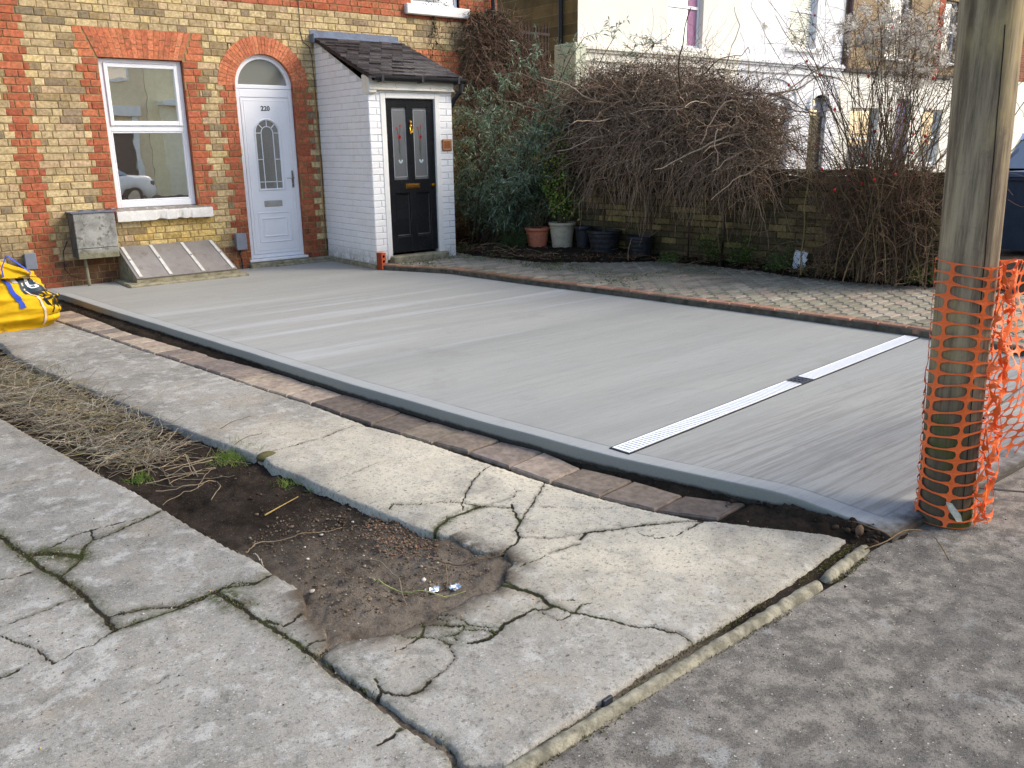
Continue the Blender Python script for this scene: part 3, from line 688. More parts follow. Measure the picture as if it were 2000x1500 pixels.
# ---- soil bed at the foot of the garden wall
WX = lambda yy: 5.07-.14*yy                     # face of the garden wall
ys_ = np.arange(-7.9, -.05, .04); xs_ = np.arange(3.9, 7.2, .04); A, B = np.meshgrid(xs_, ys_)
s = A-(np.interp(B, bed_w[:, 1], bed_w[:, 0]))+.10*(fbm(A, B, 5, 15)-.5)
zb = ZB+.012+.07*smooth(0, .35, s)+.06*(fbm(A, B, 7, 17)-.5)*smooth(-.02, .2, s)+.03*(fbm(A, B, 25, 18)-.5)
tag(grid_mesh('flower_bed', xs_, ys_, np.where(s > -.03, zb, zb-.03), m_soil, keep=(s > -.04)), kind='structure')
mb = MB(); mb.poly([(WX(0)+.2, 0, -.02), (40, 0, -.02), (40, 14, -.02), (5, 14, -.02)]); mb.poly([(WX(0)+.2, 0, -.02), (WX(-7.3)+.1, -7.3, -.02), (6.6, -9.7, -.02), (40, -9.7, -.02), (40, 0, -.02)])
tag(mb.build('neighbour_ground', m_soil2), kind='structure')

# =====================================================================================
#                                   BRICK HOUSE
# =====================================================================================
WW, ZT, ZWB, XD, WD, ZSP = .9468, 2.4311, .7472, 1.5699, .7773, 2.1678
XP, YP, ZPT, BP = 2.6855, -1.3223, 2.1241, .0796
XC = XD+WD/2; RI = WD/2; RO = RI+.215
yel = [lin(202, 180, 136), lin(196, 173, 130), lin(207, 185, 141), lin(191, 168, 128), lin(184, 162, 124), lin(211, 188, 136), lin(198, 172, 136), lin(189, 168, 130)]
drk = [lin(158, 138, 106), lin(142, 128, 104), lin(150, 132, 108), lin(164, 142, 104)]
red = [lin(184, 106, 76), lin(176, 98, 70), lin(190, 114, 82), lin(168, 94, 70), lin(182, 104, 78)]
bright_red = [lin(208, 128, 92), lin(202, 122, 86), lin(212, 134, 98), lin(196, 116, 84)]
def brick(q, x0, x1, z0, z1, c, y=0.0, d=.006, j=.0025):
    """one brick standing proud of the mortar, slightly uneven outline and chamfered arris"""
    r = lambda: random.uniform(-j, j)
    P = [(x0+r(), z0+r()), (x1+r(), z0+r()), (x1+r(), z1+r()), (x0+r(), z1+r())]; dd = d+random.uniform(-.0015, .002); b = .004
    I = [(P[0][0]+b, P[0][1]+b), (P[1][0]-b, P[1][1]+b), (P[2][0]-b, P[2][1]-b), (P[3][0]+b, P[3][1]-b)]
    vs = [(x, y+.012, z) for x, z in P]+[(x, y-dd+.003, z) for x, z in P]+[(x, y-dd+random.uniform(-.0008, .0008), z) for x, z in I]
    fs = [(i, (i+1) % 4, 4+(i+1) % 4, 4+i) for i in range(4)]+[(4+i, 4+(i+1) % 4, 8+(i+1) % 4, 8+i) for i in range(4)]+[(8, 9, 10, 11)]
    q.raw(vs, fs, tuple(c))
def fill(q, a, b, z0, z1, k, pick, y=0.0, bond='flemish', d=.006):
    x = a-random.uniform(0, .16) if k % 2 else a-random.uniform(.05, .2); h = k % 2
    x = a - ((k*0.117) % .33)
    while x < b-.012:
        L_ = (.213 if h else .100)+random.uniform(-.006, .006); h ^= 1
        if random.random() < .12: h ^= 1
        x0, x1 = max(x, a), min(x+L_, b-.002)
        if x1-x0 > .022: brick(q, x0, x1, z0, z1, pick(x0, z0), y, d)
        x += L_+.010
def pick_y(x, z):
    p = .08+.20*float(vnoise(np.array(x), np.array(z), 2.5, 3) > .62)
    c = np.array(random.choice(drk if random.random() < p else yel))*random.uniform(.88, 1.08)
    if z < .45: c = c*(.72 if random.random() < .5 else .95)
    if z < .12: c = np.array(random.choice([lin(128, 88, 66), lin(112, 84, 66), lin(140, 98, 72)]))*.9
    if .18 < z < .62 and .1 < x < 1.1: c = np.array(random.choice([lin(206, 178, 112), lin(196, 166, 100), lin(214, 190, 130)]))*random.uniform(.85, 1.05)
    return c
def pick_r(x, z): return np.array(random.choice(red))*random.uniform(.85, 1.1)*(1 if z > .5 else .75)
house = thing('brick_house', 'yellow stock brick terraced house with red brick dressings round its window and arched white door', 'house', (0, 0, 0))
q = MB(); Z0 = -.12; XL, XR = -4.0, 5.75; NCR = int((6.1-Z0)/BP)
for k_ in range(NCR):
    z0 = Z0+k_*BP; z1 = z0+BP-.010; zm = (z0+z1)/2; t = k_ % 2
    iv = []                                         # (a, b, kind) kind: 'o' opening, 'r' red
    if ZWB-.15 < zm < ZT: iv.append((0, WW, 'o'))
    if ZWB-.15 < zm < ZT+.33:
        w = (.24, .17)[t]
        if zm < ZT: iv += [(-w, 0, 'r'), (WW, WW+w, 'r')]
        elif zm < ZT+.32: iv += [(-.20-.03*t, WW+.26, 'L')]
    if zm < ZSP: iv.append((XD, XD+WD, 'o'))
    if zm < ZSP+.02:
        w = (.16, .235)[t]; iv += [(XD-w, XD, 'r'), (XD+WD, XD+WD+w+.02, 'r')] if zm < ZSP else []
    if ZSP <= zm < ZSP+RO: h_ = math.sqrt(max(0, RO*RO-(zm-ZSP)**2)); iv.append((XC-h_, XC+h_, 'o'))
    w = (.15, .10)[t]; iv.append((-.88-w+.03, -.88+w+.02, 'r'))
    iv.append((-3.9-w, -3.9+w, 'r'))
    if 2.43 < zm < 2.75: iv.append((3.95, 5.05, 'R'))
    if 3.15 < zm < 3.42: iv = [(XL, XR, 'r')]
    if 3.30 < zm < 4.75: iv.append((4.22, 5.05, 'o')); iv += [(4.22-(.24, .17)[t], 4.22, 'r'), (5.05, 5.05+(.26, .18)[t], 'r')] if zm > 3.42 else []
    if 3.30 < zm < 4.75: iv.append((.05, .95, 'o'))
    iv.append((5.60-.12*t, XR, 'r')) if zm > 2.7 else None
    if zm < 2.43 and zm > 0: iv.append((2.78, 3.85, 'o'))
    iv.sort(); cur = XL
    ops = [i for i in iv if i[2] == 'o']; reds = [i for i in iv if i[2] != 'o']
    def sub(a, b, cuts_):
        out = [(a, b)]
        for c0, c1, _ in cuts_:
            out = [p for o_ in out for p in ((o_[0], min(o_[1], c0)), (max(o_[0], c1), o_[1])) if p[1]-p[0] > .015]
        return out
    for a, b, kd in reds:
        if kd == 'L': continue
        for a2, b2 in sub(a, b, ops): fill(q, a2, b2, z0, z1, k_, pick_r if kd != 'R' else (lambda x, z: np.array(random.choice(bright_red))), d=.007)
    for a2, b2 in sub(XL, XR, iv): fill(q, a2, b2, z0, z1, k_, pick_y)
wall = q.build('brickwork', m_brick, house)
# mortar backing with the openings cut out, and thickness at the reveals
q = MB()
def backing(xa, xb, za, zb): q.poly([(xa, 0, za), (xb, 0, za), (xb, 0, zb), (xa, 0, zb)])
backing(XL, 0, -.3, 6.1); backing(0, WW, -.3, ZWB-.1); backing(0, WW, ZT+.01, 3.3); backing(WW, XD, -.3, 3.3)
backing(0, .05, 3.3, 6.1); backing(.05, .95, 4.75, 6.1); backing(.95, 4.22, 3.3, 6.1); backing(4.22, 5.05, 4.75, 6.1); backing(5.05, XR, 3.3, 6.1)
NA = 24
for i in range(NA):
    a0, a1 = PI-PI*i/NA, PI-PI*(i+1)/NA
    q.poly([(XC+(RI+.05)*cos(a0), 0, ZSP+(RI+.05)*sin(a0)), (XC+(RI+.05)*cos(a1), 0, ZSP+(RI+.05)*sin(a1)), (XC+(RI+.05)*cos(a1), 0, 3.3), (XC+(RI+.05)*cos(a0), 0, 3.3)])
backing(XD+WD, XR, -.3, ZSP); backing(XD+WD+.045, XR, ZSP, 3.3)
# roof, gable end and back so that the house is a solid thing
q.poly([(XR, 0, -.3), (XR, 8, -.3), (XR, 8, 6.1), (XR, 4, 8.2), (XR, 0, 6.1)]); q.poly([(XL, 8, -.3), (XL, 0, -.3), (XL, 0, 6.1), (XL, 4, 8.2), (XL, 8, 6.1)])
q.poly([(XL, 8, -.3), (XR, 8, -.3), (XR, 8, 6.1), (XL, 8, 6.1)])
q.build('mortar_bed', m_mortar, house)
q = MB(); q.raw([(XL-.1, -.25, 6.0), (XR+.1, -.25, 6.0), (XR+.1, 4, 8.25), (XL-.1, 4, 8.25), (XL-.1, -.25, 6.1), (XR+.1, -.25, 6.1), (XR+.1, 4, 8.35), (XL-.1, 4, 8.35), (XL-.1, 8.25, 6.0), (XR+.1, 8.25, 6.0), (XL-.1, 8.25, 6.1), (XR+.1, 8.25, 6.1)],
                [(0, 1, 2, 3), (4, 7, 6, 5), (0, 4, 5, 1), (2, 6, 11, 9), (3, 8, 10, 7), (3, 2, 9, 8), (7, 10, 11, 6), (8, 9, 11, 10)]); q.build('roof', m_slate, house)
# red rubbed flat arch over the window, semicircular arch over the door
q = MB(); nv = 17
for i in range(nv):
    u0, u1 = i/nv, (i+1)/nv; g = .0014
    xb0, xb1 = u0*WW+g, u1*WW-g; xt0, xt1 = -.13+u0*(WW+.26)+g, -.13+u1*(WW+.26)-g; c = np.array(random.choice(bright_red))*random.uniform(.88, 1.05)
    if xb0 < 0: xb0 = 0
    for s0, s1 in ((0, .48), (.49, 1)) if i % 2 else ((0, .30), (.31, .66), (.67, 1)):
        f = lambda a, b, s: a+(b-a)*s
        y = -.007+random.uniform(-.001, .001); zt = ZT+.318
        P = [(f(xb0, xt0, s0), f(ZT, zt, s0)+.001), (f(xb1, xt1, s0), f(ZT, zt, s0)+.001), (f(xb1, xt1, s1), f(ZT, zt, s1)-.002), (f(xb0, xt0, s1), f(ZT, zt, s1)-.002)]
        q.prism(P, y, .10, tuple(c*random.uniform(.95, 1.05)))
for s_ in (-1, 1):
    for j_ in range(4):
        z0 = ZT+j_*BP; xa = (-.13*(j_+.9)/4, WW+.13*(j_+.9)/4)[s_ > 0]; w = .19+.05*(j_ % 2) - .0
        lo, hi = (-.20-.03*(j_ % 2), xa-.006) if s_ < 0 else (xa+.012, WW+.24+.02*(j_ % 2))
        if hi-lo > .03: brick(q, lo, hi, z0, z0+BP-.006, np.array(random.choice(bright_red))*.97)
q.build('window_arch', m_brick, house)
q = MB(); nv = 36
for i in range(nv):
    a0, a1 = PI-PI*i/nv-.004, PI-PI*(i+1)/nv+.004; c = np.array(random.choice(bright_red))*random.uniform(.88, 1.05)
    rm = RI+.103 if i % 2 else RI+.112
    for r0, r1 in ((RI, rm-.002), (rm+.002, RO)):
        P = [(XC+r0*cos(a0), ZSP+r0*sin(a0)), (XC+r0*cos(a1), ZSP+r0*sin(a1)), (XC+r1*cos(a1), ZSP+r1*sin(a1)), (XC+r1*cos(a0), ZSP+r1*sin(a0))]
        q.prism(P, -.007+random.uniform(-.001, .001), .11, tuple(c))
q.build('door_arch', m_brick, house)
# red reveals
for (ra, rb, za, zb) in ((-.03, .0005, ZWB-.1, ZT-.02), (WW-.0005, WW+.03, ZWB-.1, ZT-.02), (XD-.03, XD+.0005, -1, ZSP-.03), (XD+WD-.0005, XD+WD+.03, -1, ZSP-.03)):
    q = MB()
    for k_ in range(NCR):
        z0 = Z0+k_*BP; z1 = z0+BP; c = tuple(pick_r(0, 2)*.9)
        if za < z0 < zb: q.box(ra, rb, .001, .11, z0, min(z1, ZT), c)
    q.build('reveal', m_brick, house)

def frame_rect(q, x0, x1, z0, z1, w, y0, y1, wt=None, wb=None, b=.006):
    wt = wt or w; wb = wb or w
    q.box(x0, x0+w, y0, y1, z0, z1, b=b); q.box(x1-w, x1, y0, y1, z0, z1, b=b)
    q.box(x0+w-.004, x1-w+.004, y0+.0015, y1-.002, z1-wt, z1-.001, b=b); q.box(x0+w-.004, x1-w+.004, y0+.0015, y1-.002, z0+.001, z0+wb, b=b)
# the window: white plastic, top casement over a fixed light
win = MB(); frame_rect(win, .004, WW-.004, ZWB, ZT-.004, .052, .055, .12, .05, .075)
wf = win.build('window', m_upvc, house)
zmid = 1.655
q = MB(); q.box(.055, WW-.055, .057, .118, zmid-.035, zmid+.03, b=.005); frame_rect(q, .058, WW-.058, zmid+.03, ZT-.056, .045, .040, .095, .045, .055); q.build('frame', m_upvc, wf)
q = MB(); frame_rect(q, .056, WW-.056, ZWB+.075, zmid-.035, .018, .060, .1); q.build('beading', m_upvc, wf)
q = MB(); q.box(.10, WW-.10, .072, .078, zmid+.08, ZT-.10); q.box(.072, WW-.072, .082, .088, ZWB+.09, zmid-.05); q.build('pane', m_glass, wf)
q = MB(); q.box(.01, WW-.01, .09, .5, ZWB, ZWB+.01, (.3, .3, .3)); q.box(.01, WW-.01, .5, .51, ZWB, ZT); q.build('room_back', plain('dark_room', (.03, .03, .03)), wf)
q = MB(); prof = [(-.075, .595), (-.078, .60), (-.078, .700), (-.070, .715), (.06, .748), (.06, .595)]
n = 40; vs = []; fs = []; xa, xb = -.035, 1.10
for i in range(n+1):
    x = xa+(xb-xa)*i/n
    for j, (y, z) in enumerate(prof):
        ch = -.022*max(0, float(vnoise(np.array(x), np.array(0.), 16, 3))-.62)/.38 if j in (0, 1) else 0
        vs.append((x+random.uniform(-.001, .001), y-ch, z-ch+random.uniform(-.0015, .0015)))
m = len(prof)
for i in range(n):
    for j in range(m): fs.append((i*m+j, i*m+(j+1) % m, (i+1)*m+(j+1) % m, (i+1)*m+j))
fs += [tuple(reversed(range(m))), tuple(range(n*m, n*m+m))]
q.raw(vs, fs); q.build('window_sill', m_sill, wf)
# upper windows
for (xa, xb) in ((4.22, 5.05), (.05, .95)):
    q = MB(); frame_rect(q, xa, xb, 3.33, 4.75, .05, .055, .12); uw = q.build('window', m_upvc, house)
    q = MB(); q.box(xa+.05, xb-.05, .08, .09, 3.38, 4.70); q.box(xa+.35, xa+.36, .3, .5, 3.4, 4.6); q.build('pane', m_glass_far, uw)
    q = MB(); q.box(xa-.12, xb+.14, -.08, .06, 3.185, 3.32, b=.01); q.build('window_sill', m_white, uw)

# ---- the white door, number 220
door = MB(); y0 = .05
frame_rect(door, XD+.002, XD+WD-.002, -.0, ZSP-.03, .062, y0, y0+.07, .10, .055); dframe = door.build('door_frame', m_upvc, house)
q = MB(); q.box(XD-.03, XD+WD+.02, -.035, .06, -.035, .0, b=.008); q.build('sill', m_upvc, dframe)
q = MB(); lx0, lx1, lz0, lz1 = XD+.066, XD+WD-.066, .058, ZSP-.135
OC, OR_, OB = (lx0+lx1)/2, .155, .90                   # leaded light: semicircle on straight sides
OZ = 1.60
def arch_pts(r, zb, n=20): return [(OC-r, zb)]+[(OC-r*cos(PI*i/n), OZ+r*sin(PI*i/n)) for i in range(n+1)]+[(OC+r, zb)]
hole = arch_pts(OR_+.0, OB)
# leaf with the arched opening: ring of faces round the hole
n_ = len(hole); outer = []
for i, (x, z) in enumerate(hole):
    dx, dz = x-OC, z-(OZ+OB)/2; k = min((lx1-OC)/abs(dx) if dx else 1e9, ((lz1-(OZ+OB)/2) if dz > 0 else ((OZ+OB)/2-.62))/abs(dz) if dz else 1e9); outer.append((OC+dx*k, (OZ+OB)/2+dz*k))
fy = y0-.004
for i in range(n_):
    a, b = hole[i], hole[(i+1) % n_]; A, B = outer[i], outer[(i+1) % n_]
    q.poly([(a[0], fy, a[1]), (A[0], fy, A[1]), (B[0], fy, B[1]), (b[0], fy, b[1])]); q.poly([(a[0], fy, a[1]), (b[0], fy, b[1]), (b[0], fy+.03, b[1]), (a[0], fy+.03, a[1])])
# corner fillers left by the radial mapping
q.poly([(lx0, fy, lz1), (outer[1][0], fy, outer[1][1]), *[(x, fy, z) for x, z in outer[2:n_-2]], (lx1, fy, lz1)]) if False else None
q.box(lx0, lx1, fy+.0012, fy+.04, OZ+OR_+.002, lz1); q.box(lx0, lx1, fy+.001, fy+.04, lz0, OB-.002)
q.box(lx0, OC-OR_-.001, fy+.0012, fy+.04, OB-.002, OZ+OR_+.002); q.box(OC+OR_+.001, lx1, fy+.0012, fy+.04, OB-.002, OZ+OR_+.002)
for i in range(1, n_-2):
    a, b = hole[i], hole[i+1]; q.poly([(a[0], fy+.0015, a[1]), (a[0], fy+.0015, OZ+OR_+.003), (b[0], fy+.0015, OZ+OR_+.003), (b[0], fy+.0015, b[1])])
leaf = q.build('door', m_upvc, house)
q = MB(); hp = arch_pts(OR_+.03, OB-.03); hi_ = arch_pts(OR_, OB)
for i in range(len(hp)):
    a, b, A, B = hp[i], hp[(i+1) % n_], hi_[i], hi_[(i+1) % n_]; mA = ((a[0]+A[0])/2, (a[1]+A[1])/2); mB = ((b[0]+B[0])/2, (b[1]+B[1])/2)
    q.poly([(a[0], fy, a[1]), (mA[0], fy-.014, mA[1]), (mB[0], fy-.014, mB[1]), (b[0], fy, b[1])]); q.poly([(mA[0], fy-.014, mA[1]), (A[0], fy, A[1]), (B[0], fy, B[1]), (mB[0], fy-.014, mB[1])])
q.build('glazing_trim', m_upvc, leaf, smooth=True)
def raised(q, x0, x1, z0, z1, y, w=.012, h=.008):
    o = [(x0, z0), (x1, z0), (x1, z1), (x0, z1)]; m = [(x0+w, z0+w), (x1-w, z0+w), (x1-w, z1-w), (x0+w, z1-w)]; i_ = [(x0+2*w, z0+2*w), (x1-2*w, z0+2*w), (x1-2*w, z1-2*w), (x0+2*w, z1-2*w)]
    for k in range(4):
        j = (k+1) % 4; q.poly([(o[k][0], y, o[k][1]), (o[j][0], y, o[j][1]), (m[j][0], y-h, m[j][1]), (m[k][0], y-h, m[k][1])]); q.poly([(m[k][0], y-h, m[k][1]), (m[j][0], y-h, m[j][1]), (i_[j][0], y, i_[j][1]), (i_[k][0], y, i_[k][1])])
q = MB(); raised(q, lx0+.09, lx1-.09, .20, .60, fy); raised(q, lx0+.145, lx1-.145, .27, .53, fy, .014, .010); raised(q, lx0+.035, lx1-.035, .10, lz1-.03, fy, .005, .004); q.build('moulding', m_upvc, leaf)
q = MB(); q.poly([(x, fy+.018, z) for x, z in hi_]); q.build('glass', m_glass_dim, leaf)
q = MB(); gy0, gy1 = fy+.006, fy+.017; bw = .009
def bar(x0, z0, x1, z1, w=bw): 
    d = Vector((x1-x0, z1-z0)).normalized(); nx_, nz_ = -d.y*w/2, d.x*w/2; q.prism([(x0+nx_, z0+nz_), (x0-nx_, z0-nz_), (x1-nx_, z1-nz_), (x1+nx_, z1+nz_)], gy0, gy1)
ir = .080
ap = [(OC-ir*cos(PI*i/16), OZ+ir*sin(PI*i/16)) for i in range(17)]
for a, b in zip(ap[:-1], ap[1:]): bar(*a, *b)
bar(OC-ir, OZ, OC-ir, OB); bar(OC+ir, OZ, OC+ir, OB)
for an in (45, 90, 135): r_ = RAD(an); bar(OC+ir*cos(r_), OZ+ir*sin(r_), OC+OR_*cos(r_), OZ+OR_*sin(r_))
for z in (OZ, 1.27): bar(OC-OR_, z, OC-ir, z); bar(OC+ir, z, OC+OR_, z)
bar(OC-OR_, .985, OC+OR_, .985)
q.build('glazing_bar', m_upvc, leaf)
q = MB(); q.box(OC-.125, OC+.125, fy-.010, fy, .665, .745, b=.006); q.build('letterbox', m_steel, leaf)
q = MB(); q.box(OC-.105, OC+.105, fy-.015, fy-.008, .682, .728, b=.003); q.build('letterbox_flap', m_steel, leaf)
q = MB(); q.box(lx1-.035, lx1-.008, fy-.012, fy, .90, 1.12, b=.004); q.tube([(lx1-.022, fy-.01, 1.03), (lx1-.022, fy-.045, 1.03), (lx1-.05, fy-.05, 1.03), (lx1-.12, fy-.048, 1.025)], .009, 8); q.sphere((lx1-.022, fy-.014, .95), .009); q.build('handle', m_steel, leaf, smooth=True)
q = MB(); q.box(XD+.01, XD+.035, y0-.018, y0+.001, 1.33, 1.44, b=.005); q.build('doorbell', plain('cream_plastic', lin(225, 218, 190), .4), dframe)
def text_mesh(txt, size, mat, parent, loc, rot=(PI/2, 0, 0), ext=.002, name='lettering', bold=0.0):
    cu = bpy.data.curves.new(name, 'FONT'); cu.body = txt; cu.size = size; cu.extrude = ext; cu.align_x = 'CENTER'; cu.align_y = 'CENTER'; cu.offset = bold; cu.resolution_u = 4
    t = bpy.data.objects.new(name, cu); COL.objects.link(t); dg = bpy.context.evaluated_depsgraph_get(); me = bpy.data.meshes.new_from_object(t.evaluated_get(dg)); bpy.data.objects.remove(t)
    me.materials.clear(); me.materials.append(mat); o = bpy.data.objects.new(name, me); COL.objects.link(o); o.parent = parent; o.location = loc; o.rotation_euler = rot; return o
text_mesh('220', .082, plain('dark_numerals', (.035, .035, .04), .4), leaf, (OC+.0, fy-.002, 1.90), bold=.0015, name='house_number')
# fanlight
q = MB()
def ring_arch(q, r0, r1, y0_, y1_, zc=ZSP, n=32):
    for i in range(n):
        a0, a1 = PI*i/n, PI*(i+1)/n; P = [(XC+r0*cos(a0), zc+r0*sin(a0)), (XC+r1*cos(a0), zc+r1*sin(a0)), (XC+r1*cos(a1), zc+r1*sin(a1)), (XC+r0*cos(a1), zc+r0*sin(a1))]
        q.prism(P, y0_, y1_)
ring_arch(q, RI-.058, RI-.003, y0, y0+.07); q.box(XD+.003, XD+WD-.003, y0-.002, y0+.068, ZSP-.028, ZSP+.022, b=.006); fan = q.build('fanlight', m_upvc, house)
q = MB(); q.poly([(XC+(RI-.055)*cos(PI*i/24), y0+.03, ZSP+.02+(RI-.06)*sin(PI*i/24)) for i in range(25)]); q.build('glass', m_glass_fan, fan)
q = MB(); q.box(XD-.1, XD+WD+.1, .125, .135, -.1, 2.8); q.build('hall_back', plain('hall_dark', (.05, .05, .045)), house)

# concrete threshold and plinths at the foot of the wall
m_conc = plain('rough_old_concrete', lin(140, 134, 112), .92, .15, var=.3, sc=12, bump=.7, grime=lin(80, 78, 55), bsc=90)
q = MB(); q.box(XD-.05, XP-.02, -.10, .04, -.18, -.040, b=.012); q.box(XD+.28, XP-.01, -.17, -.09, -.18, -.075, b=.012)
q.build('threshold', m_conc, house)

# cable down the front beside the porch
cab = MB(); P_ = [atY(x, y, -.012) for x, y in ((580, -40), (583, 10), (586, 60), (592, 82), (604, 92), (609, 110), (614, 160), (621, 230), (628, 320), (634, 420), (640, 490))]
cab.tube(P_, .0045, 5); cb = cab.build('cable', m_iron); tag(cb, 'thin black cable running down the brick front beside the white porch', 'cable')
pipe = MB(); P_ = [atY(x, y, -.016) for x, y in ((613, 175), (619, 230), (626, 320), (632, 420), (637, 486))]
pipe.tube(P_, .008, 6); pp = pipe.build('pipe', plain('buff_pipe', lin(176, 132, 84), .5, .3)); tag(pp, 'narrow buff pipe fixed up the brickwork beside the white porch', 'pipe')
# black drainpipe at the end of the house
q = MB(); q.tube([(5.62, -.08, .0), (5.62, -.08, 6.0)], .038, 12); dp = q.build('drainpipe', m_blackpl); tag(dp, 'black drainpipe at the right end of the yellow brick house', 'drainpipe')
for z in (1.6, 3.3, 5): q = MB(); q.tube([(5.62, -.08, z), (5.62, -.08, z+.07)], .046, 12); q.box(5.55, 5.69, -.06, -.005, z+.02, z+.05); q.build('bracket', m_blackpl, dp)

# ---- meter box on the wall
m_asb = NT('lichened_cement_sheet', .9, .15); _t = m_asb
_c = _t.mix(_t.ramp(_t.noise(5, 6, .7), .35, .65), lin(128, 128, 124), lin(168, 168, 162)); _c = _t.mix(_t.ramp(_t.noise(16, 6, .75), .5, .62, 0, .8), _c, lin(92, 90, 80))
_z = _t.n('ShaderNodeSeparateXYZ'); _t.l(_t.co, _z.inputs[0]); _c = _t.mix(_t.math('MULTIPLY', _t.ramp(_z.outputs[2], .34, .26), .6), _c, lin(112, 108, 68)); _t.bump(_t.noise(70, 5), .5, .004); m_asb = _t.out(_c)
bx = thing('meter_box', 'grey lichened meter box with sloping front hung on the brick wall by the window', 'meter box', (0, 0, 0))
BD = .27
f0, f1, f2 = atY(141, 419, -BD), atY(223, 415, -BD), atY(152, 507, -BD)
bxa, bxb, bzt, bzb = f0[0], f1[0], f0[2], f2[2]
q = MB(); q.box(bxa, bxb, -BD+.012, 0, bzb, bzt, b=.004); q.build('casing', plain('dark_cement_sheet', lin(98, 97, 92), .9, .15, var=.3, sc=10, bump=.4, grime=lin(70, 68, 58)), bx)
q = MB(); q.box(bxa+.004, bxb-.002, -BD-.004, -BD+.011, bzb+.115, bzt+.004, b=.004); q.box(bxa+.004, bxb-.002, -BD-.001, -BD+.011, bzb-.004, bzb+.110, b=.004); q.build('door', m_asb, bx)
q = MB(); q.box(bxa-.012, bxb+.012, -BD-.015, .0, bzt+.006, bzt+.016); P_ = [(bxa+.1+.05*i, -.12-.03*sin(i*2), bzt+.024+.01*sin(i)) for i in range(9)]; q.tube(P_, .005, 5); q.build('lid', m_lead, bx)
q = MB(); q.tube([(bxa+.09, -.15, bzb), (bxa+.10, -.15, -.12)], .018, 10); q.build('conduit', m_asb, bx)
q = MB(); P_ = [(-.60, -.03, .42), (-.66, -.03, .30), (-.67, -.03, .1), (-.62, -.04, .02), (-.47, -.05, -.03)]; q.tube(P_, .006, 6); o = q.build('cable', m_iron, bx)
# small grey boxes
m_gbox = plain('grey_plastic_box', lin(122, 128, 138), .45, .35, var=.08, sc=10)
def small_box(px0, px1, py0, py1, lab, cond=True):
    a = atY(px0, py0, -.02); b = atY(px1, py1, -.02); t = thing('junction_box', lab, 'junction box')
    q = MB(); q.box(a[0], b[0], -.085, 0, b[2], a[2], b=.012); q.build('casing', m_gbox, t)
    q = MB(); q.box(a[0]-.004, b[0]+.004, -.094, -.078, b[2]-.004, a[2]+.004, b=.006); q.build('cover', m_gbox, t)
    cx = (a[0]+b[0])/2; q = MB(); q.tube([(cx, -.03, b[2]), (cx-.02, -.03, b[2]-.06), (cx, -.03, b[2]-.11), (cx, -.04, -.12)], .011, 6); q.build('cable', m_iron, t)
small_box(457, 479, 456, 486, 'small grey junction box low on the wall beside the white front door')
small_box(45, 71, 495, 524, 'small grey junction box low on the wall behind the yellow bag')

# ---- sloping metal cellar cover
def wt(px, py, z): return atZ(px, py, z)
cv = thing('cellar_cover', 'sloping sheet metal cellar cover with pale straps below the window', 'cellar cover')
FY = -.56; fl = atY(268, 550, FY); fr = atY(463, 523, FY); tl = atY(228, 484, -.04); tr = atY(415, 472, -.04)
print('cover', fl, fr, tl, tr, atY(224, 512, -.03))
xl, xr, zf, zt_ = fl[0]-.0, fr[0], -.035, (tl[2]+tr[2])/2
xtl, xtr = tl[0], tr[0]
m_zinc = plain('weathered_zinc', lin(150, 146, 142), .42, .45, .45, var=.12, sc=4, grime=lin(120, 104, 92)); m_strap = plain('pale_strap', lin(206, 204, 196), .5, .4, .2, var=.12, sc=14)
q = MB(); q.raw([(xl, FY, zf), (xr, FY, zf), (xtr, -.03, zt_), (xtl, -.03, zt_), (xl, FY, -.13), (xr, FY, -.13), (xtr, -.0, -.13), (xtl, -.0, -.13)], [(0, 1, 2, 3), (0, 4, 5, 1), (0, 3, 7, 4), (1, 5, 6, 2), (3, 2, 6, 7)]); q.build('kerb_wall', m_conc, cv)
def on(u, v, h=0.0):                                    # u along, v up the slope
    a = Vector((xl, FY, zf)).lerp(Vector((xr, FY, zf)), u); b = Vector((xtl, -.03, zt_)).lerp(Vector((xtr, -.03, zt_)), u)
    p = a.lerp(b, v); n_ = Vector((0, -(zt_-zf), (.53))).normalized(); return p+n_*h
def patch(q, u0, u1, v0, v1, h0, h1):
    P = [on(u0, v0, h0), on(u1, v0, h0), on(u1, v1, h0), on(u0, v1, h0)]; T = [on(u0, v0, h1), on(u1, v0, h1), on(u1, v1, h1), on(u0, v1, h1)]
    q.raw([tuple(p) for p in P+T], [(3, 2, 1, 0), (4, 5, 6, 7), (0, 1, 5, 4), (1, 2, 6, 5), (2, 3, 7, 6), (3, 0, 4, 7)])
q = MB(); patch(q, .0, 1, .0, 1.0, .004, .022); q.build('sheet', m_zinc, cv)
for u in (.045, .33, .655, .965): q = MB(); patch(q, u-.016, u+.016, .03, .97, .024, .031); o = q.build('strap', m_strap, cv); q = MB(); p = on(u, .55, .036); q.sphere(p, .012, 8, 5); q.build('bolt', m_steel, o)
q = MB(); q.box(xl-.12, xr+.10, FY-.13, -.02, -.16, -.068, b=.015); q.build('base', m_conc, cv)

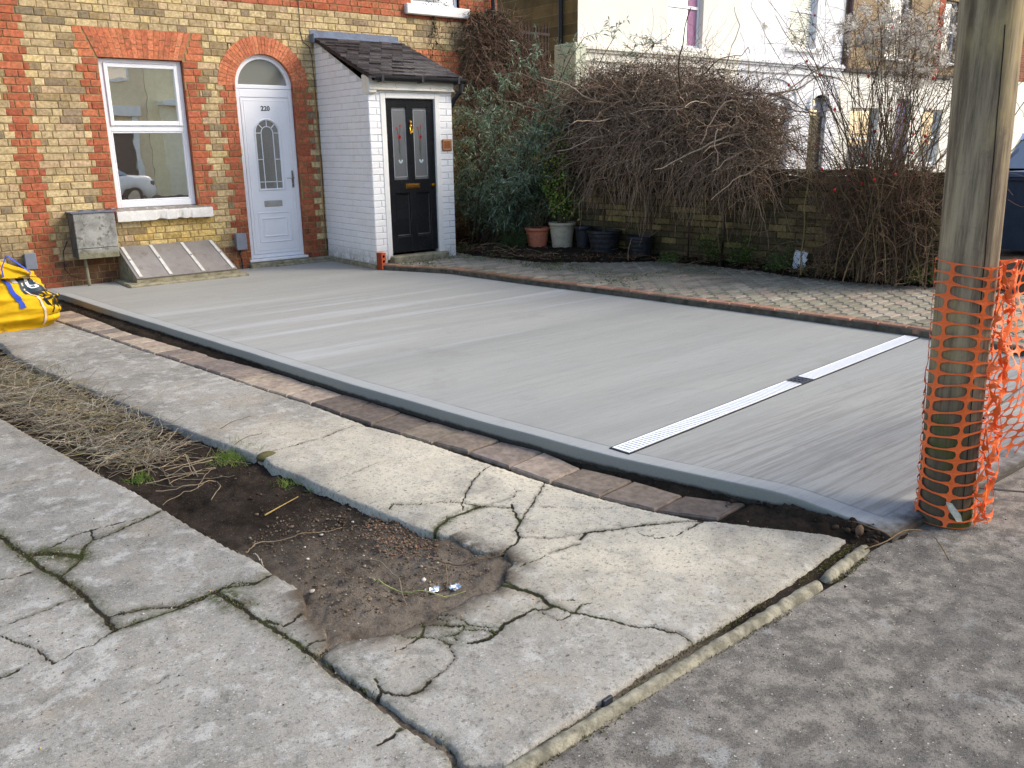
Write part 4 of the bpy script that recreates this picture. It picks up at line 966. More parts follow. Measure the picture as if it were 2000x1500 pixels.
# =====================================================================================
#                              WHITE PORCH OF THE NEXT HOUSE
# =====================================================================================
po = thing('porch', 'white painted brick porch with black tiled lean-to roof and black panelled door', 'porch')
DX0, DX1, DZ0, DZ1 = 2.9249, 2.9249+.7243, .08, .08+1.9016
PXR = 3.92
q = MB()
def wbrick(q, face, a0, a1, z0, z1):
    """painted brick on the front (face 'f', along x) or side ('s', along y)"""
    r = lambda: random.uniform(-.0015, .0015); d = .0045+random.uniform(-.001, .0015); b = .004
    if a1-a0 < .02: return
    P = [(a0+r(), z0+r()), (a1+r(), z0+r()), (a1+r(), z1+r()), (a0+r(), z1+r())]; I = [(P[0][0]+b, P[0][1]+b), (P[1][0]-b, P[1][1]+b), (P[2][0]-b, P[2][1]-b), (P[3][0]+b, P[3][1]-b)]
    if face == 'f': vs = [(x, YP+.001, z) for x, z in P]+[(x, YP-d, z) for x, z in I]; fs = [(i, (i+1) % 4, 4+(i+1) % 4, 4+i) for i in range(4)]+[(4, 5, 6, 7)]
    else: vs = [(XP+.001, y, z) for y, z in P]+[(XP-d, y, z) for y, z in I]; fs = [(i, 4+i, 4+(i+1) % 4, (i+1) % 4) for i in range(4)]+[(7, 6, 5, 4)]
    q.raw(vs, fs)
ztop_side = lambda yy: ZPT+.02+(2.74-ZPT)*(yy-YP)/(-YP)      # slope of the roof along the side
k_ = 0; z = .0-.04
while z < 2.8:
    z1 = z+BP-.008
    # side
    y_ = YP-(.11 if k_ % 2 else .0)
    while y_ < -.01:
        L_ = .213+random.uniform(-.004, .004); a0, a1 = max(y_, YP+.0), min(y_+L_, -.006)
        if z1 < ztop_side(a0)-.0: wbrick(q, 's', a0, a1, z, z1)
        elif z < ztop_side(a1)-.02:
            ys2 = YP+(z1-ZPT-.02)/(2.74-ZPT)*(-YP); wbrick(q, 's', max(a0, ys2), a1, z, z1)
        y_ += L_+.008
    if z1 < ZPT-.02:
        for (s0, s1) in ((XP+.0, DX0-.075), (DX1+.075, PXR)) if z < DZ1+.06 else ((XP, PXR),):
            x = s0-(.11 if k_ % 2 else 0)
            while x < s1: wbrick(q, 'f', max(x, s0), min(x+.213, s1-.001), z, z1); x += .221
    z += BP; k_ += 1
# solid core behind the brick faces
q.build('wall', m_wbrick, po); q = MB()
q.raw([(XP, YP, -.06), (XP, 0, -.06), (XP, 0, 2.76), (XP, YP, ZPT+.02)], [(0, 3, 2, 1)])
q.raw([(PXR, YP, -.06), (PXR, 0, -.06), (PXR, 0, 2.76), (PXR, YP, ZPT+.02)], [(0, 1, 2, 3)])
for (s0, s1, a, b) in ((XP, DX0-.075, -.06, ZPT+.02), (DX1+.075, PXR, -.06, ZPT+.02), (DX0-.075, DX1+.075, DZ1+.06, ZPT+.02)): q.poly([(s0, YP, a), (s1, YP, a), (s1, YP, b), (s0, YP, b)])
q.build('painted_joints', plain('painted_joint', (.60, .60, .585), .7, .2, var=.12, sc=8), po)
q = MB(); q.box(XP-.045, XP+.02, YP-.02, -.02, -.16, -.045, b=.012); q.box(DX0-.05, DX1+.1, YP-.10, YP+.1, -.12, .045, b=.015); q.build('plinth', m_conc, po)
# door frame and the black door
q = MB(); y0p = YP-.012; q.box(DX0-.078, DX0-.002, y0p, YP+.10, -.0, DZ1+.075, b=.006); q.box(DX1+.002, DX1+.078, y0p, YP+.10, -.0, DZ1+.075, b=.006); q.box(DX0-.002, DX1+.002, y0p+.002, YP+.098, DZ1+.003, DZ1+.073, b=.006)
q.box(DX0-.10, DX1+.10, y0p-.010, YP+.01, DZ1+.075, DZ1+.092, b=.004)
pf = q.build('door_frame', m_white, po)
q = MB(); yd = YP+.022; dxm = (DX0+DX1)/2
st = [(DX0, DX0+.095), (dxm-.045, dxm+.045), (DX1-.095, DX1)]
for a, b in st: q.box(a, b, yd, yd+.045, DZ0, DZ1, b=.004)
for a, b in ((DZ1-.10, DZ1), (.83, 1.0), (DZ0, DZ0+.20)):
    for c0, c1 in ((st[0][1], st[1][0]), (st[1][1], st[2][0])): q.box(c0-.003, c1+.003, yd+.0015, yd+.043, a, b, b=.003)
for c0, c1 in ((st[0][1], st[1][0]), (st[1][1], st[2][0])): q.box(c0-.004, c1+.004, yd+.018, yd+.03, DZ0+.19, .84)
for c0, c1 in ((st[0][1], st[1][0]), (st[1][1], st[2][0])): raised(q, c0, c1, DZ0+.20, .83, yd+.018, .012, .012)
bd = q.build('door', m_black, po)
for c0, c1 in ((st[0][1], st[1][0]), (st[1][1], st[2][0])):
    q = MB(); q.box(c0-.003, c1+.003, yd+.022, yd+.027, .99, DZ1-.09); gl = q.build('glass', m_glass_etch, bd)
    q = MB(); g0, g1, gz0, gz1 = c0+.016, c1-.016, 1.03, DZ1-.13
    for (a, b, c, d) in ((g0, g1, gz0, gz0+.005), (g0, g1, gz1-.005, gz1), (g0, g0+.005, gz0, gz1), (g1-.005, g1, gz0, gz1)): q.box(a, b, yd+.0195, yd+.0215, c, d)
    q.build('etched_border', plain('etched_line', (.42, .44, .46), .6), gl)
    cx = (c0+c1)/2; q = MB(); fl_ = (.36, .03, .03)
    for dz, dx, s in ((1.63, -.03, .015), (1.655, .02, .013), (1.53, .0, .026), (1.515, .012, .02)): 
        pts = [(cx+dx+s*.8*cos(t_), dz+s*(1+.25*cos(3*t_))*sin(t_)) for t_ in np.linspace(0, 2*PI, 12, endpoint=False)]; q.prism(pts, yd+.0190, yd+.0212, fl_)
    for i in range(5): a = RAD(200+35*i); pts = [(cx+.004+.022*cos(a)+.010*cos(t_), 1.24+.026*sin(a)+.016*sin(t_)) for t_ in np.linspace(0, 2*PI, 8, endpoint=False)]; q.prism(pts, yd+.0190, yd+.0212, (.55, .68, .72))
    for a, b in (((cx-.02, 1.62), (cx+.003, 1.30)), ((cx+.015, 1.64), (cx+.003, 1.42)), ((cx-.03, 1.40), (cx+.005, 1.32)), ((cx+.03, 1.46), (cx+.0, 1.36)), ((cx+.02, 1.30), (cx, 1.26))): q.prism([(a[0]-.002, a[1]), (a[0]+.002, a[1]), (b[0]+.002, b[1]), (b[0]-.002, b[1])], yd+.0192, yd+.0210, (.05, .10, .06))
    q.build('flower_pattern', vcol('painted_glass', .4, .4, .1, 20, 0), gl)
q = MB(); q.box(dxm-.105, dxm+.105, yd-.006, yd, .885, .945, b=.004); o = q.build('letterbox', m_brass, bd); q = MB(); q.box(dxm-.085, dxm+.085, yd-.010, yd-.004, .898, .932, b=.003); q.build('flap', plain('old_brass', lin(150, 110, 60), .35, .5, .9), o)
q = MB(); q.sphere((dxm, yd-.018, 1.70), .014, 8, 6, sc=(1, 1, 1.4)); q.sphere((dxm, yd-.015, 1.655), .018, 8, 6); q.tube([(dxm-.016, yd-.02, 1.65), (dxm-.020, yd-.026, 1.60), (dxm, yd-.03, 1.57), (dxm+.020, yd-.026, 1.60), (dxm+.016, yd-.02, 1.65)], .006, 6); q.box(dxm-.012, dxm+.012, yd-.01, yd, 1.56, 1.72, b=.003); q.build('door_knocker', m_brass, bd, smooth=True)
q = MB(); q.tube([(DX1-.045, yd, .915), (DX1-.045, yd-.012, .915)], .024, 14); q.tube([(DX1-.045, yd-.012, .915), (DX1-.045, yd-.03, .915)], .015, 12); q.build('lock', m_brass, bd)
# fascia, gutter
q = MB(); q.box(XP+.0, PXR+.015, YP-.045, YP-.004, 2.085, 2.205, b=.008); q.box(XP-.0, PXR+.02, YP-.06, YP-.04, 2.075, 2.10, b=.006); q.build('fascia', m_oldwhite, po)
q = MB()
q.box(XP-.012, XP+.10, YP-.05, YP+.12, 2.04, 2.26, b=.01); q.build('corner_block', m_oldwhite, po)
q = MB(); gx0, gx1 = XP+.03, PXR+.14; gp_ = [(YP-.155+.05*(1-cos(a)), 2.235-.055*sin(a)) for a in np.linspace(0, PI, 9)]
prof_ = gp_+[(y_*1.0+(.006 if y_ > YP-.105 else -.006)*0, z_-.006) for y_, z_ in gp_[::-1]]
vs = [(gx0, y_, z_) for y_, z_ in prof_]+[(gx1, y_, z_) for y_, z_ in prof_]; n2 = len(prof_)
q.raw(vs, [(i, (i+1) % n2, (i+1) % n2+n2, i+n2) for i in range(n2)]+[tuple(reversed(range(n2))), tuple(range(n2, 2*n2))])
for x in (gx0+.1, (gx0+gx1)/2, gx1-.12): q.box(x-.02, x+.02, YP-.16, YP-.05, 2.165, 2.24, b=.005)
q.tube([(gx1-.05, YP-.10, 2.19), (gx1-.05, YP-.09, 2.08), (gx1-.08, YP+.01, 2.0), (gx1-.08, YP+.10, 1.90)], .032, 10)
q.build('gutter', m_blackpl, po)
# tiled roof: courses of small tiles
q = MB(); RZ0, RZ1, RY0, RY1 = 2.235, 2.80, YP-.13, -.005
nrow = 11; rx0, rx1 = XP-.045, PXR+.09
for i in range(nrow):
    v0, v1 = i/nrow, (i+1.35)/nrow; x = rx0-(.08 if i % 2 else 0)
    while x < rx1:
        w = .165; a, b = max(x, rx0), min(x+w-.004, rx1)
        if b-a > .01:
            f = lambda v, h: (RY0+(RY1-RY0)*min(v, 1), RZ0+(RZ1-RZ0)*min(v, 1)+h)
            h0 = .026+random.uniform(-.003, .004); p0 = f(v0+random.uniform(-.006, .006), h0); p1 = f(v1, .004); pb = f(v0, .008)
            c = (1, 1, 1); q.raw([(a, *p0), (b, *p0), (b, *p1), (a, *p1), (a, pb[0], pb[1]), (b, pb[0], pb[1])], [(0, 1, 2, 3), (4, 5, 1, 0), (0, 3, 4), (1, 5, 2)])
        x += w
q.raw([(rx0, RY0+.01, RZ0-.03), (rx1, RY0+.01, RZ0-.03), (rx1, RY1, RZ1-.03), (rx0, RY1, RZ1-.03), (rx0, RY0+.01, RZ0+.01), (rx1, RY0+.01, RZ0+.01), (rx1, RY1, RZ1+.003), (rx0, RY1, RZ1+.003)], [(0, 3, 2, 1), (0, 4, 7, 3), (1, 2, 6, 5), (0, 1, 5, 4)])
q.build('roof', m_slate, po)
q = MB(); q.raw([(rx0+.0, -.125, RZ1-.035), (3.98, -.125, RZ1-.035), (3.98, -.007, RZ1+.02), (rx0, -.007, RZ1+.02), (rx0, -.007, RZ1+.085), (3.98, -.007, RZ1+.08), (rx0, -.14, RZ1-.055), (3.98, -.14, RZ1-.055)], [(0, 1, 2, 3), (3, 2, 5, 4), (6, 7, 1, 0)]); q.box(rx0-.02, rx0+.05, -.13, -.008, RZ1-.08, RZ1+.03, b=.008); q.build('flashing', m_lead, po)
# door number plaque
q = MB(); q.box(3.745, 3.895, YP-.022, YP-.004, 1.345, 1.49, b=.004); pq = q.build('number_plaque', plain('brown_wood', lin(140, 84, 48), .6, .3, var=.2, sc=20), po)
q = MB(); raised(q, 3.757, 3.883, 1.357, 1.478, YP-.022, .006, .003); q.build('carved_border', plain('worn_relief', lin(178, 130, 84), .5), pq)

# engineering brick stood on end by the porch
b0 = atZ(742, 515, ZS); eb = thing('loose_brick', 'loose orange brick with three holes stood on end by the porch corner', 'brick', (2.70, -1.405, ZS), RAD(8))
q = MB(); bw_, bdp, bh = .10, .07, .215
# body as frame round three holes through its front face
holes = [.045, .1075, .17]; hr = .017; c = (1, 1, 1)
def face_holes(y, flip):
    zs_ = [0]+[(holes[i]+holes[i+1])/2 for i in range(2)]+[bh]
    for i, hz in enumerate(holes):
        n_ = 16; circ = [(hr*cos(2*PI*k/n_), hz+hr*sin(2*PI*k/n_)) for k in range(n_)]; sq = []
        for k in range(n_):
            dx, dz = cos(2*PI*k/n_), sin(2*PI*k/n_); kx = (bdp/2)/abs(dx) if abs(dx) > 1e-6 else 1e9; kz = ((zs_[i+1]-hz) if dz > 0 else (hz-zs_[i]))/abs(dz) if abs(dz) > 1e-6 else 1e9; kk = min(kx, kz); sq.append((dx*kk, hz+dz*kk))
        for k in range(n_):
            j = (k+1) % n_; P = [(circ[k][0], y, circ[k][1]), (sq[k][0], y, sq[k][1]), (sq[j][0], y, sq[j][1]), (circ[j][0], y, circ[j][1])]; q.poly(P if not flip else P[::-1])
            if not flip: q.poly([(circ[k][0], y, circ[k][1]), (circ[j][0], y, circ[j][1]), (circ[j][0], y+.06, circ[j][1]), (circ[k][0], y+.06, circ[k][1])], (.12, .06, .04))
face_holes(-bw_/2, False)
q.poly([(-bdp/2, -bw_/2, 0), (-bdp/2, -bw_/2, bh), (-bdp/2, bw_/2, bh), (-bdp/2, bw_/2, 0)], (.55, .5, .5)); q.poly([(bdp/2, -bw_/2, 0), (bdp/2, bw_/2, 0), (bdp/2, bw_/2, bh), (bdp/2, -bw_/2, bh)])
q.poly([(-bdp/2, -bw_/2, bh), (bdp/2, -bw_/2, bh), (bdp/2, bw_/2, bh), (-bdp/2, bw_/2, bh)]); q.poly([(-bdp/2, bw_/2, 0), (-bdp/2, bw_/2, bh), (bdp/2, bw_/2, bh), (bdp/2, bw_/2, 0)])
for f_i in range(len(q.c)): q.c[f_i] = tuple(np.array(q.c[f_i])*np.array(lin(196, 92, 58)))
q.build('brick_body', vcol('orange_brick', .85, .2, .2, 60, .3, 9, lin(120, 60, 40), .3), eb)

# =====================================================================================
#                              GARDEN WALL
# =====================================================================================
gw = thing('garden_wall', 'low mossy yellow brick garden wall behind the pots and bushes', 'wall')
WL = 7.30; wang = math.atan2(-1, .14)            # runs from the house towards the street
wdir = Vector((.14, -1, 0)).normalized(); wnrm = Vector((-1, -.14, 0)).normalized()
def wp(s_, h_, d_): p = Vector((5.07, 0, 0))+wdir*s_+wnrm*d_; return (p.x, p.y, h_)
q = MB(); WPI = .078; z = .02; k_ = 0
wy = [lin(150, 132, 92), lin(128, 114, 80), lin(112, 100, 74), lin(158, 140, 92), lin(100, 90, 68), lin(92, 82, 62), lin(116, 96, 74), lin(106, 96, 72)]
LEN = WL/abs(wdir.y)
while z < 1.06:
    s_ = -((k_*.11) % .22)
    z1 = z+WPI-.010
    while s_ < LEN:
        a0, a1 = max(s_, 0), min(s_+.214, LEN); r = lambda: random.uniform(-.004, .004); d = .006+random.uniform(-.002, .004)
        zt = 1.02+.03*sin(a0*1.3)
        if a1-a0 > .03 and z1 < zt+.04:
            c = np.array(random.choice(wy))*random.uniform(.75, 1.1)*(.8 if z < .3 or z > .85 else 1)
            P = [(a0+r(), z+r()), (a1+r(), z+r()), (a1+r(), z1+r()), (a0+r(), z1+r())]; b = .006; I = [(P[0][0]+b, P[0][1]+b), (P[1][0]-b, P[1][1]+b), (P[2][0]-b, P[2][1]-b), (P[3][0]+b, P[3][1]-b)]
            vs = [wp(x, h, .001) for x, h in P]+[wp(x, h, d) for x, h in I]; q.raw(vs, [(i, (i+1) % 4, 4+(i+1) % 4, 4+i) for i in range(4)]+[(4, 5, 6, 7)], tuple(c))
        s_ += .224
    z += WPI; k_ += 1
q.build('brickwork', m_wallbrick, gw)
q = MB(); e = LEN
q.raw([wp(0, -.1, 0), wp(e, -.1, 0), wp(e, -.1, -.22), wp(0, -.1, -.22), wp(0, 1.03, 0), wp(e, 1.03, 0), wp(e, 1.03, -.22), wp(0, 1.03, -.22)], [(0, 1, 5, 4), (1, 2, 6, 5), (2, 3, 7, 6), (4, 5, 6, 7)]); q.build('core', m_mortar_dark, gw)
q = MB(); s_ = 0
while s_ < e-.05:
    L_ = .215; zt = 1.035+random.uniform(-.012, .012); q.raw([wp(s_, zt, .018), wp(s_+L_, zt, .018), wp(s_+L_, zt, -.24), wp(s_, zt, -.24), wp(s_, zt+.055, .012), wp(s_+L_, zt+.055, .012), wp(s_+L_, zt+.055, -.235), wp(s_, zt+.055, -.235)], [(0, 1, 5, 4), (1, 2, 6, 5), (3, 0, 4, 7), (4, 5, 6, 7), (2, 3, 7, 6), (0, 3, 2, 1)], tuple(np.array(random.choice([lin(96, 88, 60), lin(78, 76, 52), lin(108, 98, 66)]))*random.uniform(.8, 1.1))); s_ += L_+.008
q.build('coping', m_wallbrick, gw)

# =====================================================================================
#                              ROW OF PALE HOUSES BEHIND
# =====================================================================================
HY = 3.0
def pebble(name, c, dash=True):
    t = NT(name, .85, .2); col = t.mix(t.ramp(t.noise(1.2, 5, .6), .35, .7), tuple(x*.93 for x in c), c)
    if dash: col = t.mix(t.ramp(t.noise(28, 3, .6), .70, .76, 0, .5), col, (.35, .30, .22)); t.bump(t.noise(45, 4, .7), .8, .02)
    return t.out(col)
m_cream = pebble('cream_pebbledash', lin(244, 240, 228)); m_creamr = pebble('cream_render', lin(242, 238, 224), False); m_whiter = pebble('white_render', (.84, .84, .85), False)
m_tan = farbrick0 = None
def farbrick(name, c1, c2, mo, sc=1.0, rot=None):
    t = NT(name, .9, .15); b = t.n('ShaderNodeTexBrick'); m = t.n('ShaderNodeMapping'); t.l(t.co, m.inputs[0]); m.inputs['Rotation'].default_value = rot or (RAD(90), 0, 0)
    t.l(m.outputs[0], b.inputs['Vector']); b.inputs['Scale'].default_value = 1; b.inputs['Brick Width'].default_value = .225; b.inputs['Row Height'].default_value = .078; b.inputs['Mortar Size'].default_value = .006
    b.inputs['Color1'].default_value = (*c1, 1); b.inputs['Color2'].default_value = (*c2, 1); b.inputs['Mortar'].default_value = (*mo, 1)
    col = t.mix(t.ramp(t.noise(3, 6, .7), .4, .7, 0, .5), b.outputs['Color'], tuple(x*.5 for x in c2)); return t.out(col)
m_sidebrick = farbrick('grey_brown_brickwork', lin(140, 122, 84), lin(104, 92, 68), lin(150, 140, 112), rot=(RAD(90), 0, RAD(90)))
m_tan = farbrick('brown_brickwork', lin(166, 144, 112), lin(144, 124, 96), lin(168, 152, 124))
def row_house(name, label, x0, x1, mats, up, low, z_c=3.35, top=6.6):
    h = thing(name, label, 'house'); mu, ml = mats
    def wallpart(z0, z1, holes_, mat, y=HY):
        q = MB(); xs_ = sorted({x0, x1, *[v for w in holes_ for v in (w[0], w[1])]}); zs_ = sorted({z0, z1, *[min(max(v, z0), z1) for w in holes_ for v in (w[2], w[3])]})
        for a, b in zip(xs_[:-1], xs_[1:]):
            for c, d in zip(zs_[:-1], zs_[1:]):
                if not any(w[0] <= a and b <= w[1] and w[2] <= c and d <= w[3] for w in holes_): q.poly([(a, y, c), (b, y, c), (b, y, d), (a, y, d)])
        for w in holes_:
            for P in (((w[0], w[2]), (w[0], w[3])), ((w[1], w[3]), (w[1], w[2])), ((w[0], w[3]), (w[1], w[3])), ((w[1], w[2]), (w[0], w[2]))): (a, c), (b, d) = P; q.poly([(a, y, c), (b, y, d), (b, y+.22, d), (a, y+.22, c)])
        return q
    wallpart(z_c, top, up, mu).build('upper_wall', mu, h)
    q = MB(); q.poly([(x0, HY+8, -.1), (x1, HY+8, -.1), (x1, HY+8, top), (x0, HY+8, top)]); q.build('back_wall', mu, h)
    wallpart(-.1, z_c, low, ml).build('lower_wall', ml, h)
    return h
def far_window(h, x0, x1, z0, z1, curtain=None, kind='window', blind=None, frame=None):
    y = HY+.12; q = MB(); frame_rect(q, x0, x1, z0, z1, .07, y, y+.07, b=.006); zm = (z0+z1)/2
    q.box(x0+.06, x1-.06, y-.01, y+.05, zm-.035, zm+.03, b=.006); w = q.build('window', m_upvc, h)
    q = MB(); q.box(x0+.06, x1-.06, y+.03, y+.036, z0+.06, z1-.06); q.build('pane', m_glass_far, w)
    q = MB(); q.box(x0-.08, x1+.08, HY-.09, HY+.11, z0-.09, z0-.005, b=.01); q.build('window_sill', m_white, w)
    if curtain: q = MB(); q.box(x1-.38, x1-.09, y+.02, y+.029, z0+.07, z1-.07); q.build('curtain', plain('plum_curtain', lin(160, 118, 146), .8), w)
    if blind: 
        q = MB()
        for i in range(int((z1-z0-.2)/.06)): q.box(x0+.08, x1-.08, y+.018, y+.028, z0+.1+i*.06, z0+.145+i*.06)
        q.build('blind', plain('pale_slat', lin(214, 216, 202), .6), w)
def cornice(h, x0, x1, z, mat):
    q = MB()
    for d, za, zb in ((.05, -.22, -.06), (.09, -.06, .0), (.14, .0, .06), (.10, .06, .10)): q.box(x0, x1, HY-d, HY+.02, z+za, z+zb-.001)
    q.build('cornice', mat, h)
def hood(h, xc, w, zs, mat, t_=.12, proud=.07):
    """moulded round hood over an opening"""
    q = MB(); n = 20
    for i in range(n):
        a0, a1 = PI*i/n, PI*(i+1)/n
        q.prism([(xc+w*cos(a0), zs+w*.62*sin(a0)), (xc+(w+t_)*cos(a0), zs+(w*.62+t_)*sin(a0)), (xc+(w+t_)*cos(a1), zs+(w*.62+t_)*sin(a1)), (xc+w*cos(a1), zs+w*.62*sin(a1))], HY-proud, HY+.01)
    q.box(xc-w-t_-.04, xc-w+.04, HY-proud-.02, HY+.01, zs-.12, zs, b=.008); q.box(xc+w-.04, xc+w+t_+.04, HY-proud-.02, HY+.01, zs-.12, zs, b=.008); q.build('arch_hood', mat, h)
HX0, HX1, HX2, HX3 = 10.23, 15.62, 20.3, 27.4
h1 = row_house('cream_house', 'cream pebbledash house behind the bare vine mound', HX0, HX1, (m_cream, m_creamr), [(13.0, 14.25, 3.52, 5.3)], [(11.35, 12.75, .6, 2.2), (14.2, 15.1, -.05, 2.5)])
far_window(h1, 13.0, 14.25, 3.52, 5.3, curtain=True); far_window(h1, 11.35, 12.75, .6, 2.2, blind=True); cornice(h1, HX0, HX1, 3.32, m_creamr); hood(h1, 12.05, .75, 2.25, m_creamr); hood(h1, 14.65, .5, 2.45, m_creamr)
q = MB(); q.box(14.2, 15.1, HY+.12, HY+.17, -.05, 2.5, b=.004); q.build('door', plain('dark_green_paint', lin(40, 50, 44), .4), h1)
q = MB(); q.box(HX0-.22, HX0+.10, HY-.16, HY+.5, -.1, 3.42, b=.02); q.build('pilaster', pebble('mossy_render', lin(206, 210, 186), False), h1)
q = MB(); q.poly([(HX0, HY+8, -.1), (HX0, HY, -.1), (HX0, HY, 6.6), (HX0, HY+4, 8.6), (HX0, HY+8, 6.6)]); q.build('side_wall', m_sidebrick, h1)
h2 = row_house('white_house', 'bright white rendered house with arched openings behind the rose bush', HX1, HX2, (m_whiter, m_whiter), [(17.7, 18.95, 3.75, 5.6)], [(16.45, 18.0, .55, 2.05), (18.95, 19.75, -.05, 2.6)])
far_window(h2, 17.7, 18.95, 3.75, 5.6, blind=True); far_window(h2, 16.45, 18.0, .55, 2.05, blind=True); cornice(h2, HX1+.002, HX2, 3.32, m_whiter); hood(h2, 17.2, .8, 2.1, m_whiter); hood(h2, 19.35, .42, 2.35, m_whiter); hood(h2, 17.25, 1.0, 2.35, m_whiter, .07, .04)
q = MB(); q.box(18.95, 19.75, HY+.12, HY+.17, -.05, 1.98, b=.004); q.box(18.95, 19.75, HY+.10, HY+.17, 1.985, 2.06); dd = q.build('door', m_black, h2)
q = MB(); q.box(19.0, 19.7, HY+.15, HY+.16, 2.08, 2.55); q.build('fanlight', m_glass_far, dd)
q = MB(); 
for i in range(3): q.box(16.5+.5*i, 16.9+.5*i, HY-.003, HY+.05, 2.12, 2.30+.06*(i == 1), b=.01)
q.build('window_head', plain('dark_head', (.05, .05, .06), .5), h2)
h3 = row_house('brown_brick_house', 'brown brick house with cream ground floor at the far end behind the rose bush', HX2, HX3, (m_tan, m_creamr), [(22.6, 23.9, 3.75, 5.6), (26.0, 27.0, 3.75, 5.6)], [(21.0, 22.6, .6, 2.3), (23.6, 24.5, -.05, 2.6), (25.3, 26.6, .6, 2.3)])
for w_ in ((22.6, 23.9, 3.75, 5.6), (26.0, 27.0, 3.75, 5.6), (21.0, 22.6, .6, 2.3), (25.3, 26.6, .6, 2.3)): far_window(h3, *w_)
q = MB(); q.box(23.6, 24.5, HY+.12, HY+.17, -.05, 2.6, b=.004); q.build('door', plain('slate_blue_paint', lin(96, 92, 120), .4), h3)
q = MB(); q.box(HX2+.05, HX3, HY-.10, HY, 3.25, 3.36, b=.01); q.build('cornice', plain('sooty_stone', lin(84, 78, 74), .8), h3)
q = MB(); q.tube([(HX2+.1, HY-.08, 3.3), (HX2+.16, HY-.08, 6.5)], .07, 8); q.build('drainpipe', plain('maroon_pipe', lin(84, 62, 66), .5), h3)
q = MB(); q.box(25.6, 25.98, HY-.012, HY, 3.38, 6.6); q.build('red_brick_strip', m_brick if False else plain('red_brickwork', lin(160, 84, 58), .9, var=.25, sc=30), h3)
h4 = row_house('red_brick_house', 'red brick house with white windows glimpsed past the right side of the pole', HX3+.01, 48, (farbrick('red_far_brick', lin(150, 96, 70), lin(128, 80, 60), lin(150, 130, 110)), m_creamr), [(30, 31.5, 3.75, 5.6), (35, 36.5, 3.75, 5.6), (41, 42.5, 3.75, 5.6)], [(29.5, 31.5, .6, 2.4), (34.5, 36.5, .6, 2.4), (40, 42, .6, 2.4)])
for a in (30, 35, 41): far_window(h4, a, a+1.5, 3.75, 5.6)
for a in (29.5, 34.5, 40): far_window(h4, a, a+2, .6, 2.4)
for h_, a, b in ((h1, HX0, HX1), (h2, HX1, HX2), (h3, HX2, HX3), (h4, HX3+.01, 48)):
    q = MB(); q.raw([(a, HY-.25, 6.55), (b, HY-.25, 6.55), (b, HY+4, 8.7), (a, HY+4, 8.7), (b, HY+8.2, 6.55), (a, HY+8.2, 6.55)], [(0, 1, 2, 3), (3, 2, 4, 5)]); q.build('roof', m_slate, h_)
# pipes and gate between the houses
q = MB(); pb = atY(1095, 100, HY+1.0)
q = MB(); ppx = atZ(1095, 700, 0)
def side_pt(px, py, X_=HX0-.05): d = ray(px, py); t = (X_-CAM[0])/d[0]; return CAM+t*d
p_ = side_pt(1095, 80, HX0-.07); q.tube([(HX0-.07, p_[1], -.1), (HX0-.07, p_[1], 6.4)], .05, 10)
for z in (1.2, 2.9, 4.6): q.tube([(HX0-.07, p_[1], z), (HX0-.07, p_[1], z+.08)], .062, 10)
tag(q.build('drainpipe', m_blackpl), 'black drainpipe down the brown brick side wall of the cream house', 'drainpipe')
ga = atY(1018, 45, .6); gb = atY(1070, 42, .6)
gt = thing('iron_gate', 'tall rusty black iron railing gate between the two buildings', 'gate')
q = MB(); n = 9
for i in range(n):
    x = ga[0]+(gb[0]-ga[0]+.0)*i/(n-1); q.tube([(x, .6, -.05), (x, .6, ga[2]-.05), (x, .6, ga[2]+.04)], [.013, .013, .003], 6)
q.build('bars', plain('rusty_iron', lin(60, 44, 40), .7, .3, .4), gt)
q = MB(); q.box(ga[0]-.03, gb[0]+.03, .588, .612, ga[2]-.16, ga[2]-.12); q.box(ga[0]-.03, gb[0]+.03, .588, .612, .3, .34); q.build('rails', plain('rusty_rail', lin(58, 44, 42), .7), gt)

# =====================================================================================
#                              POLE, NET, BAG, POTS
# =====================================================================================
m_wood = NT('weathered_pole_wood', .85, .2); _t = m_wood
_g = _t.noise(14, 7, .72, _t.mapped((1, 1, .07))); _b = _t.noise(2.6, 5, .6, _t.mapped((1, 1, .45)))
_c = _t.mix(_t.ramp(_g, .35, .65), lin(98, 84, 68), lin(174, 156, 126)); _c = _t.mix(_t.ramp(_b, .48, .66, 0, .8), _c, lin(196, 174, 122)); _c = _t.mix(_t.ramp(_t.noise(5, 5, .7), .55, .7, 0, .55), _c, lin(104, 92, 92))
_z = _t.n('ShaderNodeSeparateXYZ'); _t.l(_t.co, _z.inputs[0])
_c = _t.mix(_t.math('MULTIPLY', _t.ramp(_z.outputs[2], .95, .1), .8), _c, lin(84, 74, 60)); _c = _t.mix(_t.math('MULTIPLY', _t.math('MULTIPLY', _t.ramp(_z.outputs[2], .75, .35), _t.ramp(_t.noise(2.4, 4, .6), .46, .60)), .8), _c, lin(82, 92, 34))
_c = _t.mix(_t.ramp(_t.noise(26, 5, .8, _t.mapped((1, 1, .03))), .66, .70, 0, .85), _c, lin(42, 36, 30)); _k = _t.voro(5, _t.mapped((1, 1, .6))); _c = _t.mix(_t.ramp(_k.outputs['Distance'], .09, .03, 0, .85), _c, lin(40, 32, 26))
_t.bump(_t.math('ADD', _g, _t.math('MULTIPLY', _t.noise(26, 5, .8, _t.mapped((1, 1, .03))), .7)), .6, .008); m_wood = _t.out(_c)
